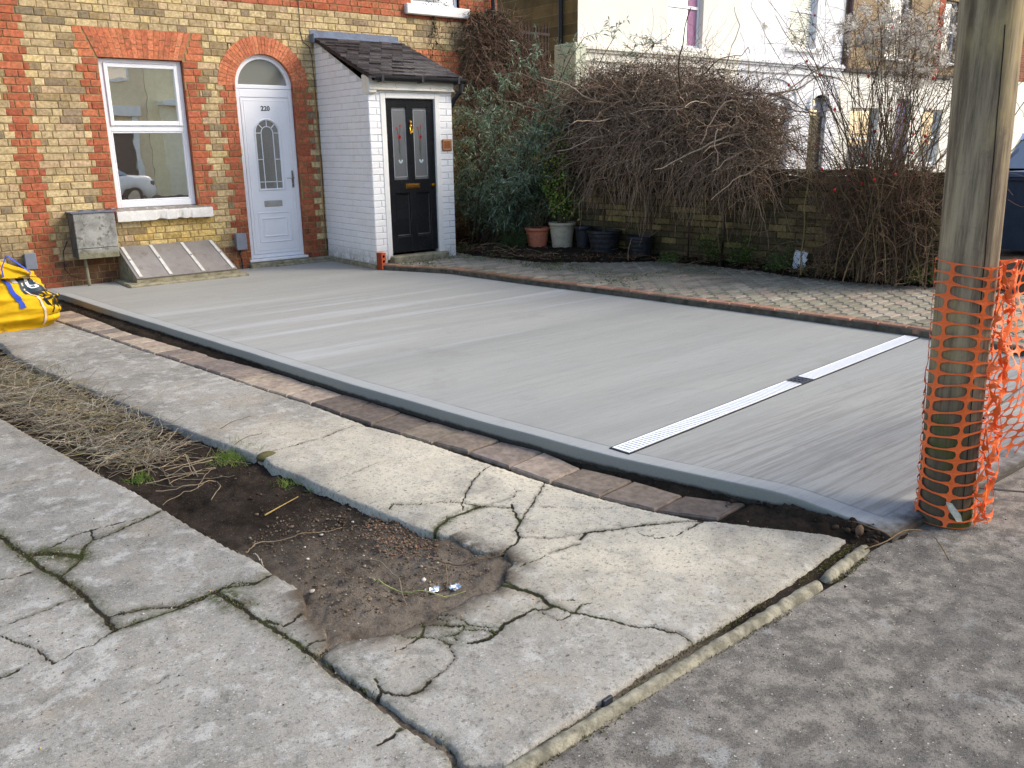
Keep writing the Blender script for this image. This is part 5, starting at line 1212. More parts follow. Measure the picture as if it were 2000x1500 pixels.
# base of the pole from its two lower outlines, lean from the upper ones
bl = atZ(1787, 1020, ZP-.01); br_ = atZ(1893, 1036, ZP-.01)
def plane_pt(px, py, c0): d = ray(px, py); t = ((c0-CAM)@_f2)/(d@_f2); return CAM+t*d
bc = (atZ(1841, 1030, ZP-.01)); vd = bc[:2]-CAM[:2]; vd = vd/np.hypot(*vd); PR0 = .118
bc = np.array([bc[0]+vd[0]*PR0*.9, bc[1]+vd[1]*PR0*.9, ZP-.01]); _f2 = np.array([vd[0], vd[1], 0])
tp = plane_pt(1939, 5, bc); wl = plane_pt(1878, 5, bc); wr = plane_pt(2000, 5, bc)
sl_ = plane_pt(1787, 1010, bc); sr_ = plane_pt(1896, 1010, bc)
r_top = np.linalg.norm(wr-wl)/2*1.08; r_bot = np.linalg.norm(sr_-sl_)/2*.985
print('pole', bc, tp, r_bot, r_top)
lean = (tp-bc)/(tp[2]-bc[2])
pole = MB(); zs_ = np.linspace(0, 7.0, 90); nn_ = 40; vs = []; fs = []
def prad(z): return r_bot+(r_top-r_bot)*min(z/(tp[2]-bc[2]), 1.0)-.004*max(0, z-2.2)
for i, z in enumerate(zs_):
    for k in range(nn_):
        a = 2*PI*k/nn_; r = prad(z)*(1+.012*(float(vnoise(np.array(cos(a)*2+5), np.array(z*.8+sin(a)*2), 1.5, 2))-.5)*2)
        vs.append((lean[0]*z+r*cos(a), lean[1]*z+r*sin(a), z-.02))
for i in range(len(zs_)-1):
    for k in range(nn_): fs.append((i*nn_+k, i*nn_+(k+1) % nn_, (i+1)*nn_+(k+1) % nn_, (i+1)*nn_+k))
fs.append(tuple(range((len(zs_)-1)*nn_, len(zs_)*nn_)))
pole.raw(vs, fs); po_ = pole.build('telegraph_pole', m_wood, smooth=True); po_.location = tuple(bc); tag(po_, 'thick weathered grey wooden pole with its foot wrapped in orange mesh', 'pole')
# drying crack running down the pole as a real dark sliver
q = MB(); aF = math.atan2(CAM[1]-bc[1], CAM[0]-bc[0])
P_ = []
for z in np.linspace(.05, 2.0, 26):
    a = aF+.55-.12*(z-1)+.015*random.uniform(-1, 1); P_.append((z, a))
for (z0, a0), (z1, a1) in zip(P_[:-1], P_[1:]):
    w = .0022; r0, r1 = prad(z0)*1.012+.001, prad(z1)*1.012+.001
    q.poly([(lean[0]*z0+r0*cos(a0-w/r0), lean[1]*z0+r0*sin(a0-w/r0), z0), (lean[0]*z0+r0*cos(a0+w/r0), lean[1]*z0+r0*sin(a0+w/r0), z0), (lean[0]*z1+r1*cos(a1+w/r1), lean[1]*z1+r1*sin(a1+w/r1), z1), (lean[0]*z1+r1*cos(a1-w/r1), lean[1]*z1+r1*sin(a1-w/r1), z1)])
q.build('drying_crack', plain('crack_black', (.02, .017, .014), .9), po_)

m_net = plain('orange_plastic_mesh', lin(244, 112, 52), .42, .4, var=.10, sc=8)
def net(name, nu, nv, fn, ex=4.0, hw_=.86, hh_=.74, seg=14, skip=None):
    """mesh barrier: nu x nv cells each with a rounded oblong hole; fn(u, v) -> point"""
    V = []; Fq = []
    for i in range(nu):
        for j in range(nv):
            if skip and skip(i, j): continue
            ins_, out_ = [], []
            for k in range(seg):
                a = 2*PI*(k+.5)/seg; c, s_ = cos(a), sin(a); r = (abs(c)**ex+abs(s_)**ex)**(-1/ex)
                hx, hy = c*r*hw_, s_*r*hh_; m = max(abs(c), abs(s_)); ox, oy = c/m, s_/m
                ins_.append((i+.5+hx/2, j+.5+hy/2)); out_.append((i+.5+ox/2, j+.5+oy/2))
            n0 = len(V)
            V += [fn(*p) for p in out_]+[fn(*p) for p in ins_]
            for k in range(seg): Fq.append((n0+k, n0+(k+1) % seg, n0+seg+(k+1) % seg, n0+seg+k))
            # corners of the cell
            for (cx_, cy_) in ((0, 0), (1, 0), (1, 1), (0, 1)):
                n1 = len(V); V.append(fn(i+cx_, j+cy_))
                ds = sorted(range(seg), key=lambda k: (out_[k][0]-i-cx_)**2+(out_[k][1]-j-cy_)**2)[:2]
                Fq.append((n1, n0+ds[0], n0+ds[1], n0+ds[1]))
    me = bpy.data.meshes.new(name); me.from_pydata([tuple(p) for p in V], [], [f if len(set(f)) == 4 else tuple(dict.fromkeys(f)) for f in Fq]); me.materials.append(m_net); me.update()
    o = bpy.data.objects.new(name, me); COL.objects.link(o)
    md = o.modifiers.new('thick', 'SOLIDIFY'); md.thickness = .0016; md.offset = 0
    return o
NH = 1.13; NVC = 22; NU = 5
def wrapfn(u, v):
    z = .0+NH*v/NVC; z += .010*math.sin(u*2.1+v*.3)+.012*(float(vnoise(np.array(u*1.0), np.array(v*.5), 1.0, 21))-.5)*2
    a = aF-1.95+u*(2*PI/NU)*.92+.62*(z-.5)+.10*(float(vnoise(np.array(v*.4), np.array(u*.7), 1.0, 22))-.5)
    r = prad(z)*1.02+.006+.010*float(vnoise(np.array(u*1.4), np.array(v*.7), 1.0, 23))**2+.012*max(0, .08-z)/.08
    z = max(z, .012)
    return (lean[0]*z+r*cos(a), lean[1]*z+r*sin(a), z)
nw = net('safety_mesh', NU, NVC, wrapfn, ex=3.6, hw_=.91, hh_=.87); nw.location = tuple(bc); tag(nw, 'orange plastic mesh barrier wrapped round the foot of the wooden pole', 'mesh barrier', 'orange mesh barrier')
# the run of mesh stretched from the pole along the front of the slab
px0 = Vector((bc[0]+.09, bc[1]+.06, bc[2])); NL = 1.45
def runfn(u, v):
    s_ = u/NRU*NL; f = s_/NL; sag = .10*math.sin(PI*min(f*1.0, 1))
    top = 1.12-.05*f-sag*.5; z = .03+(top-.03)*v/19+.012*(float(vnoise(np.array(u*.6), np.array(v*.6), 1.0, 31))-.5)*2
    fold = .055*math.exp(-s_/.12); y = .04*math.sin(s_*3.1+v*.35)+.035*(float(vnoise(np.array(u*.5), np.array(v*.4), 1.0, 33))-.5)*2*min(1, s_*3)
    slump = .05*math.sin(v*.9)*math.exp(-s_/.2)
    return (px0.x+s_+fold*math.sin(v*1.9), px0.y+y+slump+.06*f, px0.z+max(z, .01))
NRU = 16
nr_ = net('safety_mesh', NRU, 19, runfn, ex=2.6, hw_=.88, hh_=.86); tag(nr_, 'orange plastic mesh barrier stretched from the pole along the slab front', 'mesh barrier', 'orange mesh barrier')
# crumpled gather where the run leaves the pole
def gathfn(u, v):
    z = .02+1.10*v/22+.02*math.sin(v*1.7+u); a = aF+1.15+.22*math.sin(v*1.3+u*1.8)+u*.13; r = prad(max(z, 0))+.012+.030*abs(math.sin(v*.9+u*2.2))+.012*u
    return (lean[0]*z+r*cos(a), lean[1]*z+r*sin(a), max(z, .012))
ng = net('safety_mesh', 3, 22, gathfn, ex=2.4, hw_=.84, hh_=.80); ng.location = tuple(bc); ng.parent = nr_; ng.matrix_parent_inverse = Matrix(); ng.name = 'gathered_end'
# fence peg off to the right that holds the run
q = MB(); q.tube([(px0.x+NL, px0.y+.08, ZP-.1), (px0.x+NL, px0.y+.08, 1.0)], .012, 8); tag(q.build('steel_pin', m_steel), 'steel pin holding the far end of the orange mesh', 'fence pin')
# taut black cords
def cord(pa, pb, z, lab, sag=.01):
    q = MB(); A_ = Vector(pa); B_ = Vector(pb); q.tube([A_.lerp(B_, t_)-Vector((0, 0, sag*4*t_*(1-t_))) for t_ in np.linspace(0, 1, 12)], .0045, 5); tag(q.build('cord', m_iron), lab, 'cord')
c0 = plane_pt(1921, 817, bc); cord(tuple(c0), (c0[0]+3.0, c0[1]+.4, c0[2]+.06), 0, 'black cord stretched through the orange mesh at knee height')
c1 = atZ(1903, 951, ZP+.06); c2 = atZ(2040, 985, ZP+.0); cord(tuple(c1), (c2[0]+.3, c2[1]-.12, ZP+.004), 0, 'black cord trailing on the pavement from the foot of the pole')
# torn tape tag caught low in the mesh
a = aF+.30; q = MB(); r = prad(.1)+.018
pts = [(-.035, .105), (-.010, .100), (.028, .050), (.040, .018), (.012, .024), (-.022, .070)]
P_ = [(lean[0]*z+(r+.006*math.sin(x*90))*cos(a+x/r), lean[1]*z+(r+.006*math.sin(x*90))*sin(a+x/r), z+.02) for x, z in pts]
q.poly(P_); q.poly([tuple(np.array(p)-np.array([cos(a), sin(a), 0])*.002) for p in P_[::-1]]); o = q.build('paper_tag', plain('scuffed_white_tape', lin(206, 204, 184), .5, var=.15, sc=60)); o.location = tuple(bc); tag(o, 'torn off-white tape tag caught in the mesh at the pole foot', 'tag')

# ---- yellow bulk bag
m_bag = NT('yellow_woven_bag', .8, .15); _t = m_bag; _c = _t.mix(_t.ramp(_t.noise(3, 5, .6), .35, .7), lin(206, 158, 16), lin(228, 184, 36)); _c = _t.mix(_t.ramp(_t.noise(7, 6, .75), .56, .68, 0, .7), _c, lin(130, 100, 40)); _t.bump(_t.noise(160, 2), .15, .002); m_bag = _t.out(_c)
bg_ = thing('bulk_bag', 'slumped yellow bulk bag with blue straps on the path against the house', 'bulk bag', (-1.72, -1.48, ZP))
def bagsurf(name, fn, nu, nv, mat, parent):
    vs = [fn(i/nu, j/nv) for j in range(nv+1) for i in range(nu+1)]; fs = [(j*(nu+1)+i, j*(nu+1)+i+1, (j+1)*(nu+1)+i+1, (j+1)*(nu+1)+i) for j in range(nv) for i in range(nu)]
    q = MB(); q.raw(vs, fs); return q.build(name, mat, parent, smooth=True)
def bagfn(u, v):
    a = 2*PI*u; ex = 5; c, s_ = cos(a), sin(a); r = (abs(c)**ex+abs(s_)**ex)**(-1/ex)
    # v: 0 foot .. .7 shoulder .. 1 centre of top
    if v < .68: t_ = v/.68; rad = .53+.075*math.sin(PI*min(t_*1.1, 1))*1.0-.13*t_**2.2; z = .44*t_**.9
    else: t_ = (v-.68)/.32; rad = (.475)*(1-t_**1.4); z = .44+.10*t_-.16*max(0, t_-.4)
    n1 = float(fbm(np.array(u*9 if u < 1 else 0.), np.array(v*5), 1.0, 44, 3))-.5; n2 = float(fbm(np.array((u % 1)*26), np.array(v*14), 1.0, 47, 3))-.5
    edge_ = min(u, 1-u); n1 *= min(1, edge_*12); n2 *= min(1, edge_*12)
    rad += .13*n1+.045*n2+.012*math.sin(z*60+a*3)*(v < .68)
    x = rad*r*c*1.02; y = rad*r*s_*1.0; z += (.13*n1+.03*n2)*(v > .3)+.10*(v > .5)*max(0, -x)*(v-.5)*2
    if v > .3: z += .17*math.exp(-((x-.02)**2+(y+.15)**2)/.09)*smooth(.3, .75, np.array(v))
    return (x, y, float(max(.0, z)))
bagsurf('sack', bagfn, 120, 60, m_bag, bg_)
m_teal = plain('dark_teal_print', lin(24, 48, 66), .5, .35, var=.1); m_ink = plain('black_print', (.02, .02, .02), .5, .3); m_blue = plain('blue_webbing', lin(48, 76, 176), .6, .3, var=.15, sc=30, bump=.2); m_wprint = plain('white_print', (.75, .75, .73), .5)
# surface patches that follow the sack, standing 4 mm off it
def onbag(u, v, off=.006):
    p = np.array(bagfn(u % 1, v)); du = np.array(bagfn((u+.004) % 1, v))-p; dv_ = np.array(bagfn(u % 1, v+.01))-p; n = np.cross(du, dv_); L_ = np.linalg.norm(n); n = n/L_ if L_ > 1e-9 else np.array([0, 0, 1.])
    return tuple(p+n*off)
def bagpatch(name, pts_fn, nu, nv, mat, off=.006):
    vs = [onbag(*pts_fn(i/nu, j/nv), off) for j in range(nv+1) for i in range(nu+1)]; fs = [(j*(nu+1)+i, j*(nu+1)+i+1, (j+1)*(nu+1)+i+1, (j+1)*(nu+1)+i) for j in range(nv) for i in range(nu)]
    q = MB(); q.raw(vs, fs); return q.build(name, mat, bg_, smooth=True)
bagpatch('blue_handle', lambda i, j: (.806+.010*i-.006*j, .30+.36*j), 2, 14, m_blue, .012)
q = MB(); hp_ = [np.array(onbag(.800, .70, .01)), np.array(onbag(.800, .72, .03))+[.0, 0, .06], np.array(onbag(.83, .80, .05))+[0, 0, .08], np.array(onbag(.86, .72, .02))+[.02, 0, .02], np.array(onbag(.865, .62, .008))]
for a, b in zip(hp_[:-1], hp_[1:]): w_ = np.array([.010, .022, 0]); q.poly([a-w_, a+w_, b+w_, b-w_])
o = q.build('loop_handle', m_blue, bg_, smooth=True)
bagpatch('printed_logo', lambda i, j: (.832+.055*i, .47+.22*j), 12, 8, m_teal, .006)
bagpatch('care_label', lambda i, j: (.820+.012*i, .60+.06*j), 4, 3, m_wprint, .007)
bagpatch('seam_tape', lambda i, j: (.838+.0035*i+.014*(.6-j*.6), .04+.56*j), 1, 20, plain('woven_seam', lin(222, 206, 180), .8), .007)
def bagtext(txt, u0, v0, h, mat, name):
    """lettering whose points are carried onto the sack surface"""
    cu = bpy.data.curves.new(name, 'FONT'); cu.body = txt; cu.size = 1; cu.resolution_u = 3; cu.offset = .02
    t = bpy.data.objects.new(name, cu); COL.objects.link(t); dg = bpy.context.evaluated_depsgraph_get(); me = bpy.data.meshes.new_from_object(t.evaluated_get(dg)); bpy.data.objects.remove(t)
    for v in me.vertices: v.co = Vector(onbag(u0+v.co.x*h*.29, v0+v.co.y*h*1.55, .008))
    me.materials.clear(); me.materials.append(mat); o = bpy.data.objects.new(name, me); COL.objects.link(o); o.parent = bg_
bagtext('BUI', .846, .335, .135, m_ink, 'lettering'); bagtext('WA', .850, .195, .135, m_ink, 'lettering'); bagtext('co', .846, .53, .17, m_wprint, 'logo_lettering')
bagpatch('print_rule', lambda i, j: (.850+.05*i, .475+.008*j), 8, 1, m_ink, .007); bagpatch('print_rule', lambda i, j: (.852+.046*i, .165+.008*j), 8, 1, m_ink, .007)

# ------------------------------------------------------------------ plants: fast builders
def tubes(P, R, sides=3):
    """P (n,k,3) polylines, R (n,k) radii -> V, Q"""
    n, k, _ = P.shape; T = np.gradient(P, axis=1); T /= np.linalg.norm(T, axis=2, keepdims=True)+1e-9
    up = np.where(np.abs(T[..., 2:3]) > .9, np.array([1., 0, 0]), np.array([0, 0, 1.])); A = np.cross(T, up); A /= np.linalg.norm(A, axis=2, keepdims=True)+1e-9; B = np.cross(A, T)
    ang = 2*PI*np.arange(sides)/sides
    V = P[:, :, None, :]+R[:, :, None, None]*(np.cos(ang)[None, None, :, None]*A[:, :, None, :]+np.sin(ang)[None, None, :, None]*B[:, :, None, :])
    idx = np.arange(n*k*sides).reshape(n, k, sides); nx = np.roll(idx, -1, axis=2)
    Q = np.stack([idx[:, :-1], nx[:, :-1], nx[:, 1:], idx[:, 1:]], -1).reshape(-1, 4)
    return V.reshape(-1, 3), Q
def leaves(C, D, L, Wd, droop=.25):
    """C (n,3) base, D (n,3) direction; a folded two-segment leaf: 6 verts, 4 quads->2 halves"""
    n = len(C); D = D/(np.linalg.norm(D, axis=1, keepdims=True)+1e-9); rnd = rng.normal(size=(n, 3)); S_ = np.cross(D, rnd); S_ /= np.linalg.norm(S_, axis=1, keepdims=True)+1e-9; N = np.cross(S_, D)
    L = np.broadcast_to(L, (n,))[:, None]; Wd = np.broadcast_to(Wd, (n,))[:, None]
    mid = C+D*L*.5; tip = C+D*L+np.array([0, 0, -1])*L*droop
    V = np.stack([C, mid+S_*Wd/2+N*Wd*.18, tip, mid-S_*Wd/2+N*Wd*.18], 1).reshape(-1, 3)
    Q = np.arange(n*4).reshape(n, 4); return V, Q
def merge(parts):
    V = []; Q = []; C = []; o = 0
    for v, q_, c in parts: V.append(v); Q.append(q_+o); C.append(np.broadcast_to(c, (len(q_), 3)) if np.ndim(c) == 1 else c); o += len(v)
    return np.vstack(V), np.vstack(Q), np.vstack(C)
m_twig = vcol('twig_bark', .9, .15, .3, 60, 0)
def leafmat(name, rough=.55, tr=.25):
    t = NT(name, rough, .35); c = t.attr('col', 'Color'); t.set(t.b.inputs['Base Color'], c)
    tl = t.n('ShaderNodeBsdfTranslucent'); t.l(c, tl.inputs[0]); mx = t.n('ShaderNodeMixShader'); mx.inputs[0].default_value = tr; t.l(t.b.outputs[0], mx.inputs[1]); t.l(tl.outputs[0], mx.inputs[2])
    om = [n for n in t.t.nodes if n.type == 'OUTPUT_MATERIAL'][0]; t.l(mx.outputs[0], om.inputs[0]); return t.m
m_leaf = leafmat('leaf')
def pal(cols, n, var=.25):
    c = np.array(cols)[rng.integers(0, len(cols), n)]; return c*(1+rng.uniform(-var, var, (n, 1)))
def walk(start, d0, K, step, wander, grav=0.0, n=None):
    """random-walk polylines"""
    n = len(start); P = np.zeros((n, K, 3)); P[:, 0] = start; d = d0/(np.linalg.norm(d0, axis=1, keepdims=True)+1e-9)
    step = np.broadcast_to(step, (n,))[:, None]
    for i in range(1, K):
        d = d+rng.normal(size=(n, 3))*wander+np.array([0, 0, -grav]); d /= np.linalg.norm(d, axis=1, keepdims=True)+1e-9; P[:, i] = P[:, i-1]+d*step
    return P
def onwall(s_, d_):  # point s metres along the garden wall, d metres in front
    s_ = np.asarray(s_); d_ = np.asarray(d_); return np.stack([5.07+wdir.x*s_+wnrm.x*d_, wdir.y*s_+wnrm.y*d_], -1)

# ---- bare vine mound hanging over the wall
vn = thing('vine_mound', 'big domed tangle of bare brown climber stems hanging over the garden wall', 'climber')
def mound_top(s_):         # height of the dome along the wall (metres from the house)
    return np.interp(s_, [.9, 1.3, 1.7, 2.2, 2.7, 3.1, 3.6, 4.1, 4.6, 4.95, 5.25, 5.45], [1.2, 1.5, 1.8, 2.08, 2.25, 2.30, 2.32, 2.24, 2.08, 1.85, 1.50, 1.15])
parts = []
def vines(n, K, step, wander, grav, r0, cols, smin=2.1, smax=5.1, hfrac=(.2, 1), dep=(-.35, .60), out=.3, r1=.4, sides=3):
    s_ = rng.uniform(smin, smax, n); d_ = np.minimum(rng.uniform(*dep, n), np.interp(s_, [2.1, 2.6, 3.1], [.02, .12, .66])); top = mound_top(s_); dm = 1-((d_-.12)/.62)**2*.35
    h = .75+(top*dm-.75)*rng.uniform(hfrac[0], hfrac[1], n)**.7; xy = onwall(s_, d_); st = np.concatenate([xy, h[:, None]], 1)
    dd = np.concatenate([rng.normal(size=(n, 2))*1.0+np.array([-out, -.1]), rng.normal(size=(n, 1))*.35+.15], 1)
    P = walk(st, dd, K, step*rng.uniform(.6, 1.3, n), wander, grav)
    R = np.linspace(1, r1, K)[None]*r0*rng.uniform(.6, 1.5, (n, 1)); V, Q = tubes(P, R, sides); c = np.repeat(pal(cols, n, .3), (K-1)*sides, axis=0); parts.append((V, Q, c)); return P
tw = [lin(158, 138, 118), lin(138, 120, 104), lin(174, 154, 130), lin(122, 106, 92), lin(186, 166, 140)]
twd = [lin(112, 94, 80), lin(96, 80, 68), lin(128, 108, 90)]
vines(3800, 9, .07, .38, .10, .0035, twd, dep=(-.35, .42), hfrac=(.0, .95))
Pv = vines(3000, 11, .070, .42, .08, .0034, tw, dep=(-.1, .58), out=.35)
vines(700, 13, .070, .34, .13, .0040, [lin(164, 138, 112), lin(150, 124, 100), lin(132, 110, 92)], dep=(.30, .60), out=.35, hfrac=(.3, 1))
vines(900, 12, .060, .20, .26, .0034, [lin(176, 150, 122), lin(160, 136, 112), lin(150, 128, 108)], dep=(.30, .58), out=.15, hfrac=(.05, .6))
vines(420, 10, .085, .30, -.02, .0024, [lin(96, 74, 66), lin(84, 66, 62)], dep=(-.3, .5), hfrac=(.9, 1.08), out=.1)
vines(110, 13, .10, .20, .05, .0095, tw, dep=(-.2, .5), hfrac=(.2, .95), r1=.35, sides=5)
vines(140, 9, .10, .22, .04, .003, tw, smin=4.9, smax=5.6, dep=(-.2, .4), hfrac=(.6, 1.0), out=.0)
V, Q, C_ = merge(parts); np_mesh('stems', V, Q, m_twig, vn, C_)
# tiny dead leaf and bud flecks on the top
n = 2600; s_ = rng.uniform(1.9, 5.1, n); d_ = rng.uniform(-.35, .55, n); xy = onwall(s_, d_); h = mound_top(s_)*(1-((d_-.12)/.62)**2*.2)+rng.normal(0, .10, n)+.0
st = np.concatenate([xy, h[:, None]], 1); V, Q = leaves(st, rng.normal(size=(n, 3)), rng.uniform(.015, .045, n), rng.uniform(.010, .022, n)); np_mesh('dead_leaves', V, Q, m_leaf, vn, pal([lin(70, 52, 56), lin(96, 66, 52), lin(84, 62, 50), lin(110, 84, 60)], n))
n = 7500; s_ = rng.uniform(2.0, 5.0, n); d_ = rng.uniform(-.25, .45, n); xy = onwall(s_, d_); h = .85+(mound_top(s_)*(1-((d_-.12)/.62)**2*.35)-1.0)*rng.uniform(0, 1, n)
V, Q = leaves(np.concatenate([xy, h[:, None]], 1), rng.normal(size=(n, 3)), rng.uniform(.04, .10, n), rng.uniform(.012, .030, n)); np_mesh('leaf_litter', V, Q, m_leaf, vn, pal([lin(60, 46, 38), lin(74, 56, 46), lin(50, 40, 34)], n))
# trunks / posts that carry it
for (px, py, dd, r_) in ((1412, 470, .18, .030), (1270, 480, .22, .020), (1345, 470, .10, .016), (1180, 470, .14, .018)):
    _d = ray(px, py); _t0 = (dd-((CAM[0]-5.07)*wnrm.x+CAM[1]*wnrm.y))/(_d[0]*wnrm.x+_d[1]*wnrm.y); g = CAM+_t0*_d; q = MB(); q.tube([(g[0], g[1], -.02), (g[0]+.02, g[1]+.02, .4), (g[0]-.02, g[1], .8), (g[0]+.05, g[1]-.03, 1.3)], [r_, r_*.9, r_*.85, r_*.6], 8, tuple(np.array(lin(88, 74, 64)))); q.build('trunk', m_twig, vn, smooth=True)

# ---- grey-green narrow-leaved shrub by the porch
sh = thing('evergreen_shrub', 'tall grey-green narrow-leaved shrub between the porch and the vine mound', 'shrub')
parts = []; lp = []
n = 58; bx_ = np.stack([rng.uniform(4.55, 5.2, n), rng.uniform(-1.45, -.7, n), np.full(n, -.02)], 1)
tgt = np.stack([rng.uniform(4.3, 6.1, n), rng.uniform(-3.0, -.45, n), rng.uniform(.6, 2.85, n)], 1)
tgt[:, 0] = np.where((tgt[:, 1] < -1.5) & (tgt[:, 2] < 1.1), np.maximum(tgt[:, 0], 5.25), tgt[:, 0]); tgt[:, 2] *= 1-.16*np.abs(tgt[:, 0]-5.4); K = 12; t_ = np.linspace(0, 1, K)[None, :, None]
P = bx_[:, None]*(1-t_)+tgt[:, None]*t_+np.cumsum(rng.normal(size=(n, K, 3))*.02, axis=1); P[:, :, 2] += .15*np.sin(PI*t_[..., 0])
V, Q = tubes(P, np.linspace(1, .3, K)[None]*.012*rng.uniform(.6, 1.3, (n, 1)), 4); parts.append((V, Q, np.array(lin(86, 74, 60))))
# side shoots
m_ = 1150; ii = rng.integers(0, n, m_); jj = rng.integers(2, K, m_); st = P[ii, jj]; dd = rng.normal(size=(m_, 3))*[1, 1, .6]+[-.2, -.35, .55]; Ps = walk(st, dd, 6, rng.uniform(.035, .07, m_), .22, -.02)
V, Q = tubes(Ps, np.linspace(1, .4, 6)[None]*.0035*np.ones((m_, 1)), 3); parts.append((V, Q, np.array(lin(96, 88, 70))))
V, Q, C_ = merge(parts); np_mesh('stems', V, Q, m_twig, sh, C_)
tips = Ps.reshape(-1, 3); dirs = np.repeat(Ps[:, -1]-Ps[:, 0], 6, axis=0); dirs /= np.linalg.norm(dirs, axis=1, keepdims=True)+1e-9
rep = 4; Cc = np.repeat(tips, rep, 0); Dd = np.repeat(dirs, rep, 0)*.9+rng.normal(size=(len(Cc), 3))*.75; V, Q = leaves(Cc, Dd, rng.uniform(.05, .115, len(Cc)), rng.uniform(.009, .018, len(Cc)), .2)
np_mesh('foliage', V, Q, m_leaf, sh, pal([lin(114, 134, 110), lin(130, 150, 126), lin(98, 118, 94), lin(154, 170, 148), lin(88, 108, 80), lin(122, 134, 94)], len(Q), .3))
# ---- brown dead climber and ivy over the house corner
dc = thing('dead_climber', 'dark mass of dead brown climber and ivy over the house corner and drainpipe', 'climber')
parts = []; n = 3600
hh = rng.uniform(.1, 3.25, n)**1.0; wdt = np.interp(hh, [0, 1, 2, 2.6, 3.2], [.9, 1.0, .95, .70, .30]); x = 5.35+rng.uniform(-.62, 1.55, n)*wdt; y = -.12-rng.uniform(0, .55, n)*wdt
st = np.stack([x, y, hh], 1); Pd = walk(st, rng.normal(size=(n, 3)), 9, .055*rng.uniform(.6, 1.4, n), .4, .05); V, Q = tubes(Pd, np.linspace(1, .4, 9)[None]*.0035*rng.uniform(.6, 1.5, (n, 1)), 3)
parts.append((V, Q, np.repeat(pal([lin(122, 98, 82), lin(104, 84, 72), lin(138, 116, 98), lin(90, 74, 64)], n), 24, axis=0)))
n2 = 160; st = np.stack([rng.uniform(4.9, 6.0, n2), rng.uniform(-.35, -.05, n2), rng.uniform(2.2, 3.2, n2)], 1); Pd2 = walk(st, rng.normal(size=(n2, 3))*.6+[0, 0, -.8], 16, .08, .16, .12); V, Q = tubes(Pd2, np.linspace(1, .4, 16)[None]*.004*np.ones((n2, 1)), 3); parts.append((V, Q, np.array(lin(120, 98, 84))))
V, Q, C_ = merge(parts); np_mesh('stems', V, Q, m_twig, dc, C_)
n = 7000; hh = rng.uniform(.1, 3.3, n); wdt = np.interp(hh, [0, 1, 2, 2.7, 3.3], [.9, .9, .8, .55, .3]); x = 5.30+rng.uniform(-.62, 1.5, n)*wdt; y = -.10-rng.uniform(0, .55, n)*wdt; V, Q = leaves(np.stack([x, y, hh], 1), rng.normal(size=(n, 3)), rng.uniform(.03, .075, n), rng.uniform(.02, .04, n))
np_mesh('leaves', V, Q, m_leaf, dc, pal([lin(52, 60, 40), lin(72, 52, 42), lin(44, 52, 38), lin(86, 62, 48), lin(60, 46, 40), lin(104, 104, 56)], len(Q), .3))
# ivy creeping across the wall to the upper window
parts = []; iv_l = []
for pts in ([(893, 110), (885, 70), (880, 40), (872, 12), (850, -5)], [(870, 120), (858, 80), (850, 45), (838, 15), (832, 8)], [(845, 115), (842, 80), (848, 50), (846, 20)], [(905, 150), (900, 90), (905, 50), (915, 10)]):
    W_ = np.array([atY(x_, y_, -.03) for x_, y_ in pts]); tt = np.linspace(0, len(W_)-1, 24); Pl = np.stack([np.interp(tt, range(len(W_)), W_[:, a]) for a in range(3)], 1)+rng.normal(size=(24, 3))*[.014, .004, .01]
    V, Q = tubes(Pl[None], np.full((1, 24), .004), 4); parts.append((V, Q, np.array(lin(70, 60, 48))))
    k = rng.integers(0, 24, 70); Cc = Pl[k]+rng.normal(size=(70, 3))*[.04, .01, .03]-[0, .01, 0]; iv_l.append(Cc)
V, Q, C_ = merge(parts); iv = thing('ivy', 'thin ivy trails creeping up the brick wall to the upper window', 'climber'); np_mesh('stems', V, Q, m_twig, iv, C_)
Cc = np.vstack(iv_l); V, Q = leaves(Cc, rng.normal(size=(len(Cc), 3))*[1, .3, 1], rng.uniform(.02, .045, len(Cc)), rng.uniform(.015, .03, len(Cc))); np_mesh('leaves', V, Q, m_leaf, iv, pal([lin(56, 66, 44), lin(70, 76, 50), lin(48, 50, 40)], len(Q)))

# ---- rose bush with hips, and old man's beard seed heads
rb = thing('rose_bush', 'tall bare rose bush with red hips and fluffy white seed heads against the wall', 'shrub')
_g = onwall(6.34, .30); g0 = np.array([_g[0], _g[1], .03]); parts = []
n = 190; st = np.stack([g0[0]+rng.normal(0, .14, n), g0[1]+rng.normal(0, .26, n), np.full(n, 0.02)], 1)
fan = rng.normal(size=n); tgt = np.stack([g0[0]+rng.normal(0, .45, n), g0[1]+fan*.62, rng.uniform(.9, 3.0, n)], 1); K = 16; t_ = np.linspace(0, 1, K)[None, :, None]
P = st[:, None]+(tgt-st)[:, None]*(t_**[1.25, 1.25, .85])+np.cumsum(rng.normal(size=(n, K, 3))*.012, axis=1)
V, Q = tubes(P, np.linspace(1, .35, K)[None]*.0058*rng.uniform(.5, 1.5, (n, 1)), 4); parts.append((V, Q, np.repeat(pal([lin(110, 96, 70), lin(130, 110, 84), lin(88, 78, 62), lin(140, 124, 84), lin(116, 88, 70)], n), (K-1)*4, axis=0)))
m_ = 1800; ii = rng.integers(0, n, m_); jj = rng.integers(3, K, m_); Ps = walk(P[ii, jj], rng.normal(size=(m_, 3))+[0, 0, .5], 8, rng.uniform(.025, .065, m_), .22, 0); V, Q = tubes(Ps, np.linspace(1, .4, 8)[None]*.0024*np.ones((m_, 1)), 3); parts.append((V, Q, np.repeat(pal([lin(96, 80, 64), lin(84, 66, 56), lin(118, 98, 78)], m_), 21, axis=0)))
